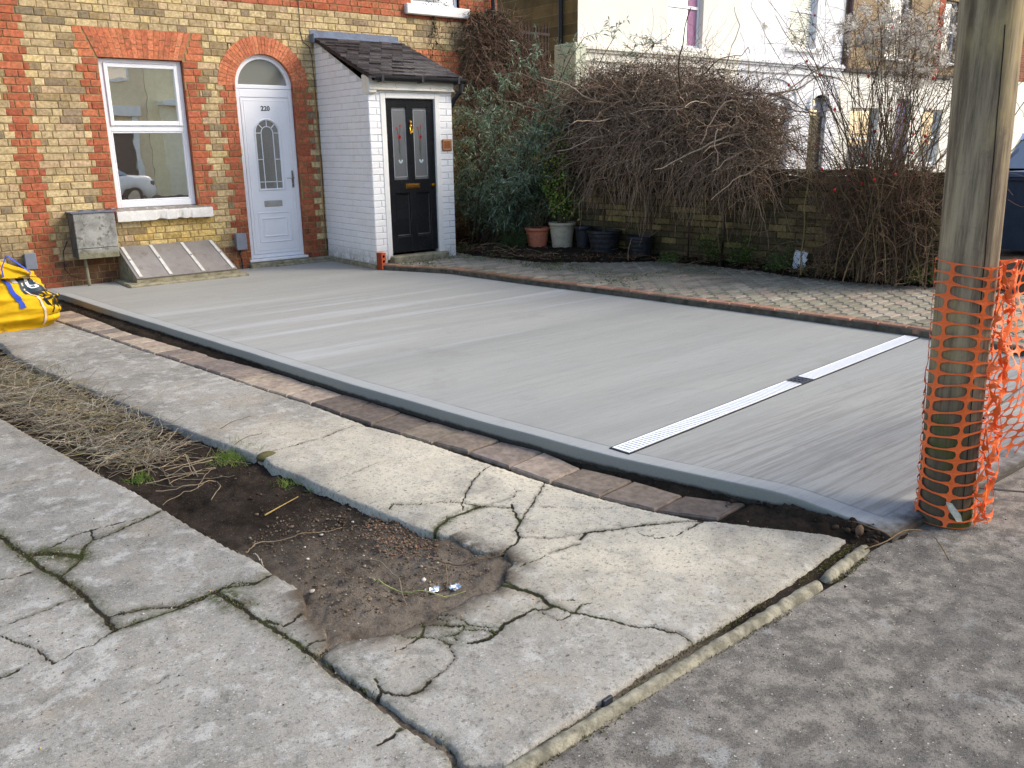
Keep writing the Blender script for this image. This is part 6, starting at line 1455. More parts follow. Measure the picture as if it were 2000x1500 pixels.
# dense twiggy skirt
n3 = 1700; st = np.stack([g0[0]+rng.normal(0, .20, n3), g0[1]+rng.normal(0, .38, n3), rng.uniform(.05, 1.15, n3)], 1); Pk = walk(st, rng.normal(size=(n3, 3))+[0, 0, .2], 8, rng.uniform(.03, .07, n3), .28, .03); V, Q = tubes(Pk, np.linspace(1, .4, 8)[None]*.0030*np.ones((n3, 1)), 3); parts.append((V, Q, np.repeat(pal([lin(124, 100, 82), lin(142, 116, 94), lin(106, 86, 70)], n3), 21, axis=0)))
V, Q, C_ = merge(parts); np_mesh('stems', V, Q, m_twig, rb, C_)
hips = MB()
for k in range(85):
    p = Ps[rng.integers(0, m_), -1]; 
    if p[2] < .9: continue
    hips.sphere(p, random.uniform(.010, .017), 7, 5, tuple(np.array(lin(206, 40, 36))*random.uniform(.7, 1.1)), (1, 1, 1.25))
o = hips.build('rose_hips', vcol('rose_hip', .35, .5, .1, 20, 0), rb, smooth=True); o['kind'] = 'stuff'
# seed heads: balls of fine curved hairs
parts = []; heads = []
for k in range(230):
    px_, py_ = (rng.normal(1735, 62), rng.normal(62, 26)) if k < 150 else (rng.normal(1800, 45), rng.normal(120, 30))
    d = ray(px_, py_); t_ = (g0[0]+rng.normal(0, .22)-CAM[0])/d[0]; c = CAM+t_*d; heads.append(c)
H = np.array(heads); nh = 44; Cc = np.repeat(H, nh, 0)+rng.normal(size=(len(H)*nh, 3))*.016; Dd = rng.normal(size=(len(Cc), 3)); V, Q = leaves(Cc, Dd, rng.uniform(.022, .045, len(Cc)), rng.uniform(.007, .013, len(Cc)), -.2)
np_mesh('seed_heads', V, Q, leafmat('seed_fluff', .9, .5), rb, pal([lin(226, 218, 204), lin(206, 198, 188), lin(238, 232, 216)], len(Q), .12))['kind'] = 'stuff'
m_ = 420; st = np.array(H)[rng.integers(0, len(H), m_)]+rng.normal(size=(m_, 3))*.03; Pq = walk(st, rng.normal(size=(m_, 3))+[0, 0, -.3], 9, .05, .3, .02); V, Q = tubes(Pq, np.full((m_, 9), .0020), 3); np_mesh('climber_stems', V, Q, m_twig, rb, np.broadcast_to(np.array(lin(130, 112, 98)), (len(Q), 3)))
# long arching sprays reaching left over the wall
parts = []
for pts in ([(1760, 420, 0), (1700, 240, 0), (1640, 130, 0), (1590, 60, 0), (1560, 20, 0)], [(1740, 430, 0), (1660, 260, 0), (1620, 170, 0), (1575, 90, 0), (1535, 60, 0)], [(1700, 400, 0), (1640, 300, 0), (1620, 220, 0), (1610, 150, 0), (1560, 130, 0), (1520, 160, 0), (1515, 190, 0)], [(1720, 440, 0), (1640, 310, 0), (1590, 235, 0), (1540, 190, 0), (1500, 200, 0)], [(1640, 320, 0), (1600, 290, 0), (1560, 300, 0), (1530, 270, 0)]):
    for rep in range(2):
        W_ = []
        for i, (x_, y_, _) in enumerate(pts): d = ray(x_+rng.normal(0, 8), y_+rng.normal(0, 6)); t_ = (g0[0]-.0+rng.normal(0, .02)-CAM[0])/d[0]; W_.append(CAM+t_*d)
        W_ = np.array(W_); tt = np.linspace(0, len(W_)-1, 26); Pl = np.stack([np.interp(tt, range(len(W_)), W_[:, a]) for a in range(3)], 1)+rng.normal(size=(26, 3))*.008
        V, Q = tubes(Pl[None], np.linspace(.005, .0018, 26)[None], 4); parts.append((V, Q, np.array(lin(88, 74, 62))))
        st = Pl[rng.integers(6, 26, 22)]; Pz = walk(st, rng.normal(size=(22, 3))+[0, 0, .2], 7, .04, .3, .02); V, Q = tubes(Pz, np.full((22, 7), .0016), 3); parts.append((V, Q, np.array(lin(96, 78, 68))))
V, Q, C_ = merge(parts); np_mesh('arching_sprays', V, Q, m_twig, rb, C_)

# ---- pots
def bedpt(px, py, z0, d):
    g = atZ(px, py, z0)
    if (g[0]-5.07)*wnrm.x+g[1]*wnrm.y < d:
        r_ = ray(px, py); t_ = (d-((CAM[0]-5.07)*wnrm.x+CAM[1]*wnrm.y))/(r_[0]*wnrm.x+r_[1]*wnrm.y); g = CAM+t_*r_; g[2] = z0
    return g
def pot(label, px, py, r, h, mat, rim=True, square=False, z0=.0, cat='plant pot', group=None, ribs=0, saucer=None):
    g = bedpt(px, py, z0, r+.05); t = thing('plant_pot', label, cat, (g[0], g[1]+r*.8*0, z0), group=group)
    q = MB(); pr = [(r*.70, 0), (r*.72, .01)]
    for k in range(9): f = k/8; rr = r*(.72+.24*f); pr.append((rr+(.004 if ribs and k % 2 else 0), .01+(h-.05)*f))
    pr += [(r*1.03, h-.035), (r*1.05, h-.030), (r*1.05, h-.004), (r*1.03, h), (r*.96, h), (r*.94, h-.03)] if rim else [(r, h), (r*.95, h), (r*.93, h-.03)]
    q.lathe(pr, n=36); q.build('pot_body', mat, t, smooth=False if ribs else True)
    q = MB(); n_ = 24; q.raw([(r*.95*cos(2*PI*k/n_), r*.95*sin(2*PI*k/n_), h-.03+random.uniform(-.006, .006)) for k in range(n_)]+[(0, 0, h-.025)], [(k, (k+1) % n_, n_) for k in range(n_)]); q.build('soil', m_soil, t)
    if saucer: q = MB(); q.lathe([(r*.5, .0), (r*1.0, .0), (r*1.08, .03), (r*1.04, .03), (r*.98, .012)], n=32); q.build('saucer', saucer, t)
    return t, g
m_terra = plain('terracotta_plastic', lin(200, 122, 92), .6, .3, var=.12, sc=8, grime=lin(150, 100, 80)); m_creampot = plain('cream_plastic_pot', lin(186, 178, 156), .55, .35, var=.1, sc=6, grime=lin(130, 124, 104)); m_nursery = plain('black_nursery_pot', (.022, .023, .028), .5, .4, var=.3, sc=10, grime=(.06, .055, .045))
t1, g1 = pot('terracotta pot with a thin spindly plant, beside the cream pot', 1050, 488, .168, .31, m_terra, z0=-.01)
q = MB()
for k in range(5):
    a_ = RAD(200+k*35); pts = [(.150*cos(a_)*(1+.0)*.98+.010*cos(b_)*(-sin(a_)), .150*sin(a_)*.98+.010*cos(b_)*cos(a_), .14+.02*sin(b_)) for b_ in np.linspace(0, 2*PI, 8, endpoint=False)]; q.poly([tuple(np.array(p)*[1.0, 1.0, 1]) for p in pts])
q.build('relief_pattern', m_terra, t1)
t2, g2 = pot('tall cream pot on a saucer holding the leafy green shrub', 1098, 484, .178, .38, m_creampot, ribs=0, saucer=m_nursery, z0=.0)
for z_ in (.06, .085, .31): q = MB(); rr = .178*(.72+.24*z_/.36)+.005; q.lathe([(rr-.004, z_-.006), (rr+.003, z_), (rr-.003, z_+.006)], n=36); q.build('moulded_ring', m_creampot, t2)
t3, g3 = pot('wide black nursery pot with bare stalk, left of the smaller black pot', 1180, 488, .222, .32, m_nursery, z0=.0, ribs=1)
t4, g4 = pot('smaller dark blue-black nursery pot with cut stems, furthest right of the pots', 1250, 494, .170, .27, m_nursery, z0=.0, ribs=1)
t5, g5 = pot('narrow black pot squeezed behind the cream pot', 1140, 478, .115, .34, m_nursery, z0=.0)
def potplant(name, label, g, top, nst, spread, hgt, leafc, nl, L_, Wl, col_l, z0=.25):
    t = thing(name, label, 'plant'); K = 8; st = np.stack([g[0]+rng.normal(0, .025, nst), g[1]+rng.normal(0, .025, nst), np.full(nst, z0)], 1)
    tgt = np.stack([g[0]+rng.normal(0, spread, nst), g[1]+rng.normal(0, spread, nst), z0+rng.uniform(.4, 1, nst)*hgt], 1); t_ = np.linspace(0, 1, K)[None, :, None]
    P = st[:, None]*(1-t_)+tgt[:, None]*t_+np.cumsum(rng.normal(size=(nst, K, 3))*.010, axis=1); V, Q = tubes(P, np.linspace(1, .4, K)[None]*.006*rng.uniform(.6, 1.2, (nst, 1)), 5); np_mesh('stems', V, Q, m_twig, t, np.broadcast_to(np.array(lin(104, 92, 70)), (len(Q), 3)))
    if nl:
        ii = rng.integers(0, nst, nl); jj = rng.integers(2, K, nl); Cc = P[ii, jj]+rng.normal(size=(nl, 3))*spread*.35; V, Q = leaves(Cc, rng.normal(size=(nl, 3))+[0, -.2, .4], rng.uniform(.6, 1.2, nl)*L_, rng.uniform(.7, 1.2, nl)*Wl, .15); np_mesh('foliage', V, Q, m_leaf, t, pal(col_l, len(Q), .25))
    return t
potplant('leafy_shrub', 'bright green leafy shrub growing in the cream pot', g2, 0, 20, .17, 1.38, None, 2300, .052, .026, [lin(126, 156, 62), lin(104, 138, 54), lin(154, 176, 82), lin(88, 120, 50), lin(172, 184, 94)], .34)
potplant('spindly_plant', 'thin grey-green spindly plant in the terracotta pot', g1, 0, 14, .10, .50, None, 240, .04, .007, [lin(92, 100, 70), lin(110, 108, 76)], .24)
potplant('bare_stalks', 'bare upright stalks standing in the wide black pot', g3, 0, 3, .05, 1.0, None, 0, .04, .007, [], .24)
# long cut canes from the smallest pot
q = MB(); cb_ = [lin(150, 128, 100)]
for pts in ([(0, 0, .22), (-.10, .02, .6), (-.16, .0, 1.0)], [(0.02, -.02, .2), (.30, -.2, .42), (.62, -.45, .56), (.85, -.7, .60)], [(-.02, 0, .2), (-.22, -.05, .26), (-.38, -.15, .12), (-.48, -.25, .03)], [(.0, .01, .22), (.03, .02, .5), (.02, .03, .85)]):
    Wq = np.array(pts)+[g4[0], g4[1], 0]; tt = np.linspace(0, len(Wq)-1, 14); q.tube([tuple(np.interp(u, range(len(Wq)), Wq[:, a]) for a in range(3)) for u in tt], .005, 5, cb_[0])
tag(q.build('cut_canes', m_twig, smooth=True), 'pale bent canes sprouting from the small black pot', 'canes')
# grass-like clump left of the pots, weeds along the bed
def tuft(name, label, px, py, n, h, spread, cols, wl=.007, z0=.02, cat='plant', lean_=.5, group=None):
    g = bedpt(px, py, z0, .15); K = 7; st = np.stack([g[0]+rng.normal(0, spread*.25, n), g[1]+rng.normal(0, spread*.25, n), np.full(n, z0)], 1); d = rng.normal(size=(n, 3))*[lean_, lean_, .15]+[0, 0, 1]
    P = walk(st, d, K, rng.uniform(.5, 1.1, n)*h/K*1.15, .10, .16); R = np.linspace(1, .15, K)[None]*wl*.5*np.ones((n, 1)); V, Q = tubes(P, R, 3); o = np_mesh(name, V, Q, m_leaf, None, np.repeat(pal(cols, n, .25), (K-1)*3, axis=0)); return tag(o, label, cat, group)
def weed(label, px, py, h, spread, n, L_, cols, z0=.05, name='weed', group=None, cat='weed'):
    g = bedpt(px, py, z0, .16); t = thing(name, label, cat, group=group); ns = max(3, n//30); K = 6
    st = np.stack([g[0]+rng.normal(0, spread*.4, ns), g[1]+rng.normal(0, spread*.4, ns), np.full(ns, z0-.03)], 1); P = walk(st, rng.normal(size=(ns, 3))*.35+[0, 0, 1], K, rng.uniform(.6, 1.1, ns)*h/K, .16, 0); V, Q = tubes(P, np.full((ns, K), .003), 3); np_mesh('stems', V, Q, m_twig, t, np.broadcast_to(np.array(lin(84, 96, 50)), (len(Q), 3)))
    ii = rng.integers(0, ns, n); jj = rng.integers(1, K, n); Cc = P[ii, jj]+rng.normal(size=(n, 3))*spread*.22; Cc[:, 2] = np.maximum(Cc[:, 2], z0); V, Q = leaves(Cc, rng.normal(size=(n, 3))*[1, 1, .5]+[0, 0, .3], rng.uniform(.6, 1.3, n)*L_, rng.uniform(.4, .7, n)*L_*.7, .1); np_mesh('leaves', V, Q, m_leaf, t, pal(cols, len(Q), .25)); return t
gc = [lin(86, 112, 52), lin(70, 98, 48), lin(108, 128, 62), lin(60, 84, 44)]; yc = [lin(134, 132, 70), lin(116, 120, 60), lin(150, 142, 84)]
tuft('grass_clump', 'arching green strap-leaved clump between the porch and the terracotta pot', 1003, 486, 170, .42, .22, [lin(84, 104, 62), lin(66, 88, 50), lin(104, 118, 74)], .009)
weed('tall green weed left of the thin trunk under the vine mound', 1390, 482, .50, .12, 420, .035, gc)
weed('green weed spreading right of the thin trunk under the vine mound', 1455, 500, .36, .16, 520, .035, gc)
weed('slim upright green weed beside the white litter bag', 1535, 512, .36, .09, 260, .032, gc)
weed('low green weeds in front of the white litter bag', 1520, 522, .14, .22, 420, .03, gc)
weed('low green weed at the pot end of the bed', 1310, 508, .12, .16, 260, .03, gc)
weed('pale green weed just left of the wooden pole', 1810, 545, .30, .20, 420, .035, yc+gc)
weed('yellow-green leafy sprig reaching up left of the wooden pole', 1795, 520, .36, .05, 160, .03, yc)
weed('small green weed at the foot of the rose bush', 1690, 530, .24, .10, 220, .03, gc)
weed('dying yellowish weed in front of the rose bush', 1600, 530, .18, .16, 260, .04, [lin(150, 138, 84), lin(118, 104, 62), lin(136, 110, 70)])
weed('ivy-like green weed at the right corner of the porch', 905, 488, .16, .12, 240, .035, gc, z0=0)
weed('small green weed against the porch door step', 880, 492, .08, .07, 120, .03, gc+yc, z0=-.01)
# ground litter: dead leaves and twigs along the bed and pots
n = 2600; yy_ = rng.uniform(-7.6, -.3, n); xx_ = np.interp(yy_, bed_w[:, 1], bed_w[:, 0])+rng.gamma(1.6, .16, n)-.12; V, Q = leaves(np.stack([xx_, yy_, np.full(n, ZB+.03)+rng.uniform(0, .07, n)], 1), rng.normal(size=(n, 3))*[1, 1, .3], rng.uniform(.02, .06, n), rng.uniform(.012, .03, n), 0)
o = np_mesh('leaf_litter', V, Q, m_leaf, None, pal([lin(84, 62, 46), lin(104, 78, 56), lin(64, 50, 40), lin(128, 104, 76), lin(62, 76, 40)], n)); tag(o, 'dead leaves strewn along the soil bed below the wall', 'leaf litter', kind='stuff')
n = 260; yy_ = rng.uniform(-7.4, -.4, n); xx_ = np.interp(yy_, bed_w[:, 1], bed_w[:, 0])+rng.uniform(-.1, .6, n); P = walk(np.stack([xx_, yy_, np.full(n, ZB+.07)], 1), rng.normal(size=(n, 3))*[1, 1, .05], 8, rng.uniform(.03, .08, n), .12, 0); P[:, :, 2] = np.clip(P[:, :, 2], ZB+.03, ZB+.14); V, Q = tubes(P, np.full((n, 8), .004), 3)
o = np_mesh('fallen_twigs', V, Q, m_twig, None, np.repeat(pal([lin(120, 98, 76), lin(96, 76, 60), lin(150, 130, 104)], n), 21, axis=0)); tag(o, 'fallen twigs lying along the soil bed below the wall', 'twigs', kind='stuff')
# moss and weeds creeping over the block paving
n = 9000; yy_ = rng.uniform(-6.2, -1.0, n); bx_x = np.array([bxr(v) for v in yy_]); wid = np.interp(yy_, bed_w[:, 1], bed_w[:, 0])-bx_x; u_ = rng.uniform(.1, 1, n); xx_ = bx_x+wid*u_; kp = fbm(xx_, yy_, 1.6, 81) > np.interp(yy_, [-6.2, -4, -2, -1], [.70, .55, .48, .45]); xx_, yy_ = xx_[kp], yy_[kp]; n = len(xx_)
V, Q = leaves(np.stack([xx_, yy_, np.full(n, ZB-.004)], 1), rng.normal(size=(n, 3))*[1, 1, .2]+[0, 0, .35], rng.uniform(.012, .034, n), rng.uniform(.006, .014, n), 0); o = np_mesh('moss', V, Q, m_leaf, None, pal([lin(96, 108, 50), lin(78, 92, 44), lin(110, 112, 58)], n)); tag(o, 'moss and tiny weeds creeping over the block paving', 'moss', kind='stuff')

# ---- white litter bag, small litter
g = bedpt(1562, 520, .06, .2); q = MB(); vs = []
for i in range(7):
    for j in range(7): vs.append((g[0]+.055*(j/6-.5)+.02*random.uniform(-1, 1), g[1]-.16*(i/6-.5)+.012*random.uniform(-1, 1), .04+.19*j/6+.012*random.uniform(-1, 1)))
q.raw(vs, [(i*7+j, i*7+j+1, (i+1)*7+j+1, (i+1)*7+j) for i in range(6) for j in range(6)]); o = q.build('litter_bag', plain('white_litter_plastic', (.68, .70, .74), .45, .4, var=.1, sc=20), smooth=True); md = o.modifiers.new('t', 'SOLIDIFY'); md.thickness = .004
tag(o, 'crumpled white plastic litter in the bed against the garden wall', 'litter')
g = atZ(948, 470, .03); q = MB(); q.raw([(-.16, .0, 0), (.14, -.08, .0), (.20, .06, .14), (-.04, .14, .17), (-.16, .0, .015), (.14, -.08, .015), (.20, .06, .155), (-.04, .14, .185)], [(3, 2, 1, 0), (4, 5, 6, 7), (0, 1, 5, 4), (1, 2, 6, 5), (2, 3, 7, 6), (3, 0, 4, 7)]); o = q.build('slate_piece', plain('blue_grey_slate', lin(78, 88, 104), .6, .3, var=.2)); o.location = (g[0], g[1], .0); tag(o, 'blue-grey slate lying by the strap-leaved clump beside the porch', 'slate')

# =====================================================================================
#                    SOIL BED IN FRONT: straw, stones, tufts, twigs
# =====================================================================================
def soil_z(x, y):
    return np.array([0.0])
_sx, _sy, _sz = sxs, sys_, zs
def hz(x, y):
    i = np.clip(np.searchsorted(_sx, x)-1, 0, len(_sx)-2); j = np.clip(np.searchsorted(_sy, y)-1, 0, len(_sy)-2); return np.maximum(_sz[j, i], np.maximum(_sz[j+1, i], _sz[j, i+1]))
def inpoly(pts, n):
    P = gp(pts, ZP-.05); out = np.zeros((0, 2))
    while len(out) < n:
        c = rng.uniform(P.min(0), P.max(0), (n*3, 2)); c = c[inside(c[:, 0], c[:, 1], P)]; out = np.vstack([out, c])
    return out[:n]
STRAW = [(-120, 690), (20, 720), (110, 750), (200, 790), (270, 825), (320, 860), (330, 900), (300, 915), (240, 925), (180, 905), (110, 865), (40, 820), (-120, 780)]
parts = []
xy = inpoly(STRAW, 2600); z = hz(xy[:, 0], xy[:, 1])+rng.uniform(.0, .065, len(xy)); P = walk(np.concatenate([xy, z[:, None]], 1), rng.normal(size=(len(xy), 3))*[1, 1, .12], 9, rng.uniform(.015, .045, len(xy)), .20, .0)
gz = hz(P[..., 0].ravel(), P[..., 1].ravel()).reshape(P.shape[:2]); P[..., 2] = np.clip(P[..., 2], gz+.006, gz+.10); V, Q = tubes(P, np.linspace(1, .5, 9)[None]*.0019*rng.uniform(.6, 1.5, (len(xy), 1)), 3)
parts.append((V, Q, np.repeat(pal([lin(172, 160, 138), lin(148, 134, 112), lin(190, 180, 158), lin(128, 112, 90), lin(170, 166, 152), lin(150, 140, 98)], len(xy), .25), 24, axis=0)))
V, Q, C_ = merge(parts); o = np_mesh('dry_grass', V, Q, m_leaf, None, C_); tag(o, 'matted pale dry grass and stems lying in the far end of the soil bed', 'dry grass', kind='stuff')
for px, py, lab in ((250, 850, 0), (330, 900, 0)): pass
xy = inpoly([(200, 870), (330, 830), (460, 880), (420, 960), (300, 960)], 60); z = hz(xy[:, 0], xy[:, 1])+.01; P = walk(np.concatenate([xy, z[:, None]], 1), rng.normal(size=(60, 3))*[1, 1, .1], 10, .032, .10, 0); gz = hz(P[..., 0].ravel(), P[..., 1].ravel()).reshape(P.shape[:2]); P[..., 2] = np.clip(P[..., 2], gz+.005, gz+.05); V, Q = tubes(P, np.full((60, 10), .0022), 4)
o = np_mesh('dry_stalks', V, Q, m_twig, None, np.repeat(pal([lin(160, 144, 118), lin(130, 116, 96)], 60), 36, axis=0)); tag(o, 'loose pale stalks scattered on the dark soil beyond the grass tuft', 'stalks', kind='stuff')
def soil_tuft(label, px, py, n, h, spread, cols, w=.0035):
    g = atZ(px, py, ZP-.04); st = np.stack([g[0]+rng.normal(0, spread, n), g[1]+rng.normal(0, spread, n)], 1); z = hz(st[:, 0], st[:, 1]); P = walk(np.concatenate([st, z[:, None]], 1), rng.normal(size=(n, 3))*[.5, .5, .1]+[0, 0, 1], 6, rng.uniform(.5, 1.1, n)*h/6, .12, .10); V, Q = tubes(P, np.linspace(1, .15, 6)[None]*w*.5*np.ones((n, 1)), 3)
    o = np_mesh('grass_tuft', V, Q, m_leaf, None, np.repeat(pal(cols, n, .25), 15, axis=0)); tag(o, label, 'grass tuft', kind='stuff' if n > 400 or n < 100 else None)
gg = [lin(104, 140, 52), lin(84, 120, 44), lin(126, 156, 66), lin(140, 140, 84)]
soil_tuft('bright green grass tuft against the edge of the concrete path', 455, 893, 330, .085, .055, gg)
soil_tuft('small green weed tuft in the middle of the dark soil', 272, 935, 120, .06, .03, gg)
soil_tuft('pale green grass at the far left end of the soil bed', 45, 745, 420, .09, .16, [lin(128, 132, 72), lin(108, 118, 58), lin(150, 144, 92)], .004)
soil_tuft('few green blades under the concrete path edge', 560, 945, 60, .05, .03, gg)
soil_tuft('sparse green blades growing at the broken corner of the path', 607, 955, 30, .04, .015, gg)
# pebbles
def stones(n, poly, r0, r1, cols, name, label, cat, z_=None, dark=None):
    xy = inpoly(poly, n); base = MB(); base.sphere((0, 0, 0), 1, 6, 4); bv = np.array(base.v); bf = np.array([f for f in base.f])
    r = rng.uniform(0, 1, n)**2.5*(r1-r0)+r0; z = (hz(xy[:, 0], xy[:, 1]) if z_ is None else z_)+r*.25; sc = rng.uniform(.6, 1.2, (n, 1, 3))*[1, 1, .6]
    V = (bv[None]*sc*(1+rng.normal(0, .10, (n, len(bv), 1))))*r[:, None, None]; a = rng.uniform(0, 6.28, n); ca, sa = np.cos(a)[:, None], np.sin(a)[:, None]; X_, Y_ = V[..., 0]*ca-V[..., 1]*sa, V[..., 0]*sa+V[..., 1]*ca; V[..., 0], V[..., 1] = X_, Y_
    V += np.concatenate([xy, z[:, None]], 1)[:, None]; Q = (bf[None]+np.arange(n)[:, None, None]*len(bv)).reshape(-1, 4)
    o = np_mesh(name, V.reshape(-1, 3), Q, m_stone, None, np.repeat(pal(cols, n, .2), len(bf), axis=0)); return tag(o, label, cat, kind='stuff')
m_stone = vcol('small_stone', .9, .2, .3, 120, 0)
near_soil = [(560, 1010), (700, 990), (800, 1035), (960, 1090), (960, 1130), (840, 1190), (660, 1235), (560, 1120), (470, 1060)]
stones(2600, near_soil, .0012, .0065, [lin(118, 102, 84), lin(100, 84, 68), lin(140, 124, 104), lin(92, 78, 64)], 'gravel', 'fine gravel and grit scattered over the near dusty soil', 'gravel')
stones(700, [(740, 1005), (860, 1050), (850, 1110), (730, 1090), (700, 1040)], .0022, .008, [lin(122, 102, 84), lin(106, 88, 72), lin(138, 116, 96), lin(140, 106, 82)], 'pebbles', 'heap of small brown pebbles against the broken path edge', 'pebbles')
stones(26, near_soil, .006, .014, [lin(196, 190, 178), lin(160, 150, 136), lin(120, 108, 94)], 'pale_stones', 'scattered larger pale stones on the near soil', 'stones')
stones(500, SOIL[2:20]+[(600, 1060), (400, 960), (200, 860), (0, 760)], .002, .012, [lin(84, 68, 54), lin(60, 48, 38), lin(110, 94, 78)], 'soil_clods', 'small dark clods of earth over the soil bed', 'clods')
stones(420, gap_px[:17]+gap_px[gap_px.index((1450, 952)):], .003, .016, [lin(50, 40, 32), lin(66, 54, 42), lin(40, 32, 26)], 'soil_clods', 'dark crumbs of earth heaped along the foot of the new slab', 'clods', z_=ZP+.012)
stones(260, [(1480, 1000), (1640, 1000), (1722, 1032), (1765, 1056), (1700, 1090), (1650, 1060), (1540, 1030)], .003, .020, [lin(54, 42, 34), lin(74, 58, 46), lin(44, 34, 28)], 'soil_clods', 'loose dark clods of earth by the front corner of the slab', 'clods', z_=ZP+.004)
stones(420, path_px, .001, .0045, [lin(180, 172, 150), lin(90, 82, 66), lin(200, 150, 90), lin(70, 60, 50)], 'grit', 'grit and tiny stones lying on the cracked concrete path', 'grit', z_=ZP+.001)
stones(300, [(0, 1050), (320, 1010), (530, 1120), (800, 1400), (880, 1500), (0, 1500)], .001, .0045, [lin(190, 184, 168), lin(90, 82, 66), lin(210, 170, 100), lin(70, 60, 50)], 'grit', 'grit and tiny stones lying on the lower concrete slabs', 'grit', z_=ZP-.003)
stones(700, [(1060, 1500), (1680, 1090), (1800, 1060), (2000, 1000), (2000, 1500)], .001, .0035, [lin(150, 142, 124), lin(60, 54, 48), lin(190, 180, 156)], 'grit', 'grit and tiny stones scattered over the mottled pavement', 'grit', z_=ZP-.012)
def px_tube(pts, r, c, name, label, cat, lift=.008, n=24, wv=.012):
    W_ = np.array([[*atZ(x, y, ZP-.03)[:2]] for x, y in pts]); tt = np.linspace(0, len(W_)-1, n); x = np.interp(tt, range(len(W_)), W_[:, 0]); y = np.interp(tt, range(len(W_)), W_[:, 1]); z = (hz(x, y) if wv else np.full(n, hz(x, y).max()))+lift+wv*np.sin(np.linspace(0, PI*2.3, n))**2
    q = MB(); q.tube(list(zip(x, y, z)), [r*(1-.5*k/n) for k in range(n)], 5, tuple(c)); return tag(q.build(name, m_twig, smooth=True), label, cat)
px_tube([(517, 1003), (540, 990), (582, 967)], .0042, lin(176, 150, 92), 'straw_stick', 'split yellow cane lying on the dark soil', 'cane', wv=0)
px_tube([(728, 1137), (745, 1152), (790, 1165), (850, 1173), (910, 1168)], .0035, lin(158, 160, 104), 'green_stem', 'long pale green stem curving across the near soil', 'stem')
px_tube([(705, 1098), (750, 1112), (780, 1140), (786, 1170), (798, 1200)], .0028, lin(140, 128, 108), 'thin_root', 'thin grey root curling over the green stem on the soil', 'root')
px_tube([(842, 1105), (880, 1112), (930, 1108), (985, 1092)], .0035, lin(104, 86, 66), 'dark_twig', 'dark curved twig by the inner corner of the concrete path', 'twig')
px_tube([(870, 1108), (873, 1130), (874, 1152)], .003, lin(128, 112, 90), 'short_twig', 'short upright twig between the scraps of foil', 'twig')
px_tube([(480, 1080), (510, 1062), (600, 1050), (668, 1035)], .0026, lin(150, 132, 104), 'straw_stick', 'thin straw lying across the middle of the soil bed', 'cane')
px_tube([(495, 1082), (508, 1095), (516, 1112)], .0026, lin(190, 180, 160), 'curled_root', 'small curled pale root beside the lower slab edge', 'root')
# foil scraps
m_foil = plain('silver_foil', (.85, .85, .84), .18, .5, 1.0, var=.05)
for px, py, s_, lab in ((850, 1158, .026, 'crumpled silver foil scrap left of the short upright twig'), (891, 1156, .030, 'larger crumpled silver foil scrap right of the short upright twig')):
    g = atZ(px, py, ZP-.03); z = float(hz(np.array([g[0]]), np.array([g[1]]))[0]); q = MB(); n = 7; vs = [(g[0]+s_*(i/6-.5)*1.5+random.uniform(-.004, .004), g[1]+s_*(j/6-.5)*1.2+random.uniform(-.004, .004), z+.006+random.uniform(0, .016)) for i in range(n) for j in range(n)]
    q.raw(vs, [(i*n+j, (i+1)*n+j, (i+1)*n+j+1, i*n+j+1) for i in range(n-1) for j in range(n-1) if not (i in (0, n-2) and j in (0, n-2))]); o = q.build('foil_scrap', m_foil); md = o.modifiers.new('t', 'SOLIDIFY'); md.thickness = .001; tag(o, lab, 'foil')
# moss along joints and edges of the concrete
parts = []
for P, w, ms in CR:
    if ms < .3: continue
    L_ = np.hypot(*np.diff(P, axis=0).T); tot = L_.sum(); n = int(tot*520*ms); cum = np.concatenate([[0], np.cumsum(L_)]); u = rng.uniform(0, tot, n); x = np.interp(u, cum, P[:, 0])+rng.normal(0, w*1.1, n); y = np.interp(u, cum, P[:, 1])+rng.normal(0, w*1.1, n); kp = fbm(x, y, 5, 99) > .42
    x, y = x[kp], y[kp]; V, Q = leaves(np.stack([x, y, np.full(len(x), ZP-.006)], 1), rng.normal(size=(len(x), 3))*[.7, .7, .3]+[0, 0, .6], rng.uniform(.006, .016, len(x)), rng.uniform(.002, .005, len(x)), 0); parts.append((V, Q, pal([lin(84, 92, 40), lin(66, 74, 32), lin(104, 104, 54), lin(96, 80, 54)], len(Q), .3)))
for pts, n in (([(985, 1500), (1340, 1268), (1600, 1108), (1665, 1060)], 1500), ([(1040, 1500), (1350, 1300), (1610, 1150), (1690, 1085)], 1300)):
    P = gp(pts, ZP); u = rng.uniform(0, len(P)-1, n); x = np.interp(u, range(len(P)), P[:, 0])+rng.normal(0, .008, n); y = np.interp(u, range(len(P)), P[:, 1])+rng.normal(0, .008, n); kp = fbm(x, y, 4, 101) > .48; x, y = x[kp], y[kp]
    V, Q = leaves(np.stack([x, y, np.full(len(x), ZP-.014)], 1), rng.normal(size=(len(x), 3))*[.7, .7, .3]+[0, 0, .5], rng.uniform(.005, .014, len(x)), rng.uniform(.002, .005, len(x)), 0); parts.append((V, Q, pal([lin(104, 96, 52), lin(78, 66, 40), lin(90, 92, 44)], len(Q), .3)))
V, Q, C_ = merge(parts); o = np_mesh('moss', V, Q, m_leaf, None, C_); tag(o, 'moss tufts growing in the joints of the old concrete and edging', 'moss', kind='stuff')
g = gp([(520, 888)], ZP)[0]; q = MB(); vs = []
q.sphere((g[0], g[1], ZP-.01), 1, 10, 6, tuple(np.array(lin(92, 88, 58))), (.060, .035, .028)); o = q.build('mossy_stone', m_stone, smooth=True); tag(o, 'mossy stone lodged on the path edge beside the grass tuft', 'stone')
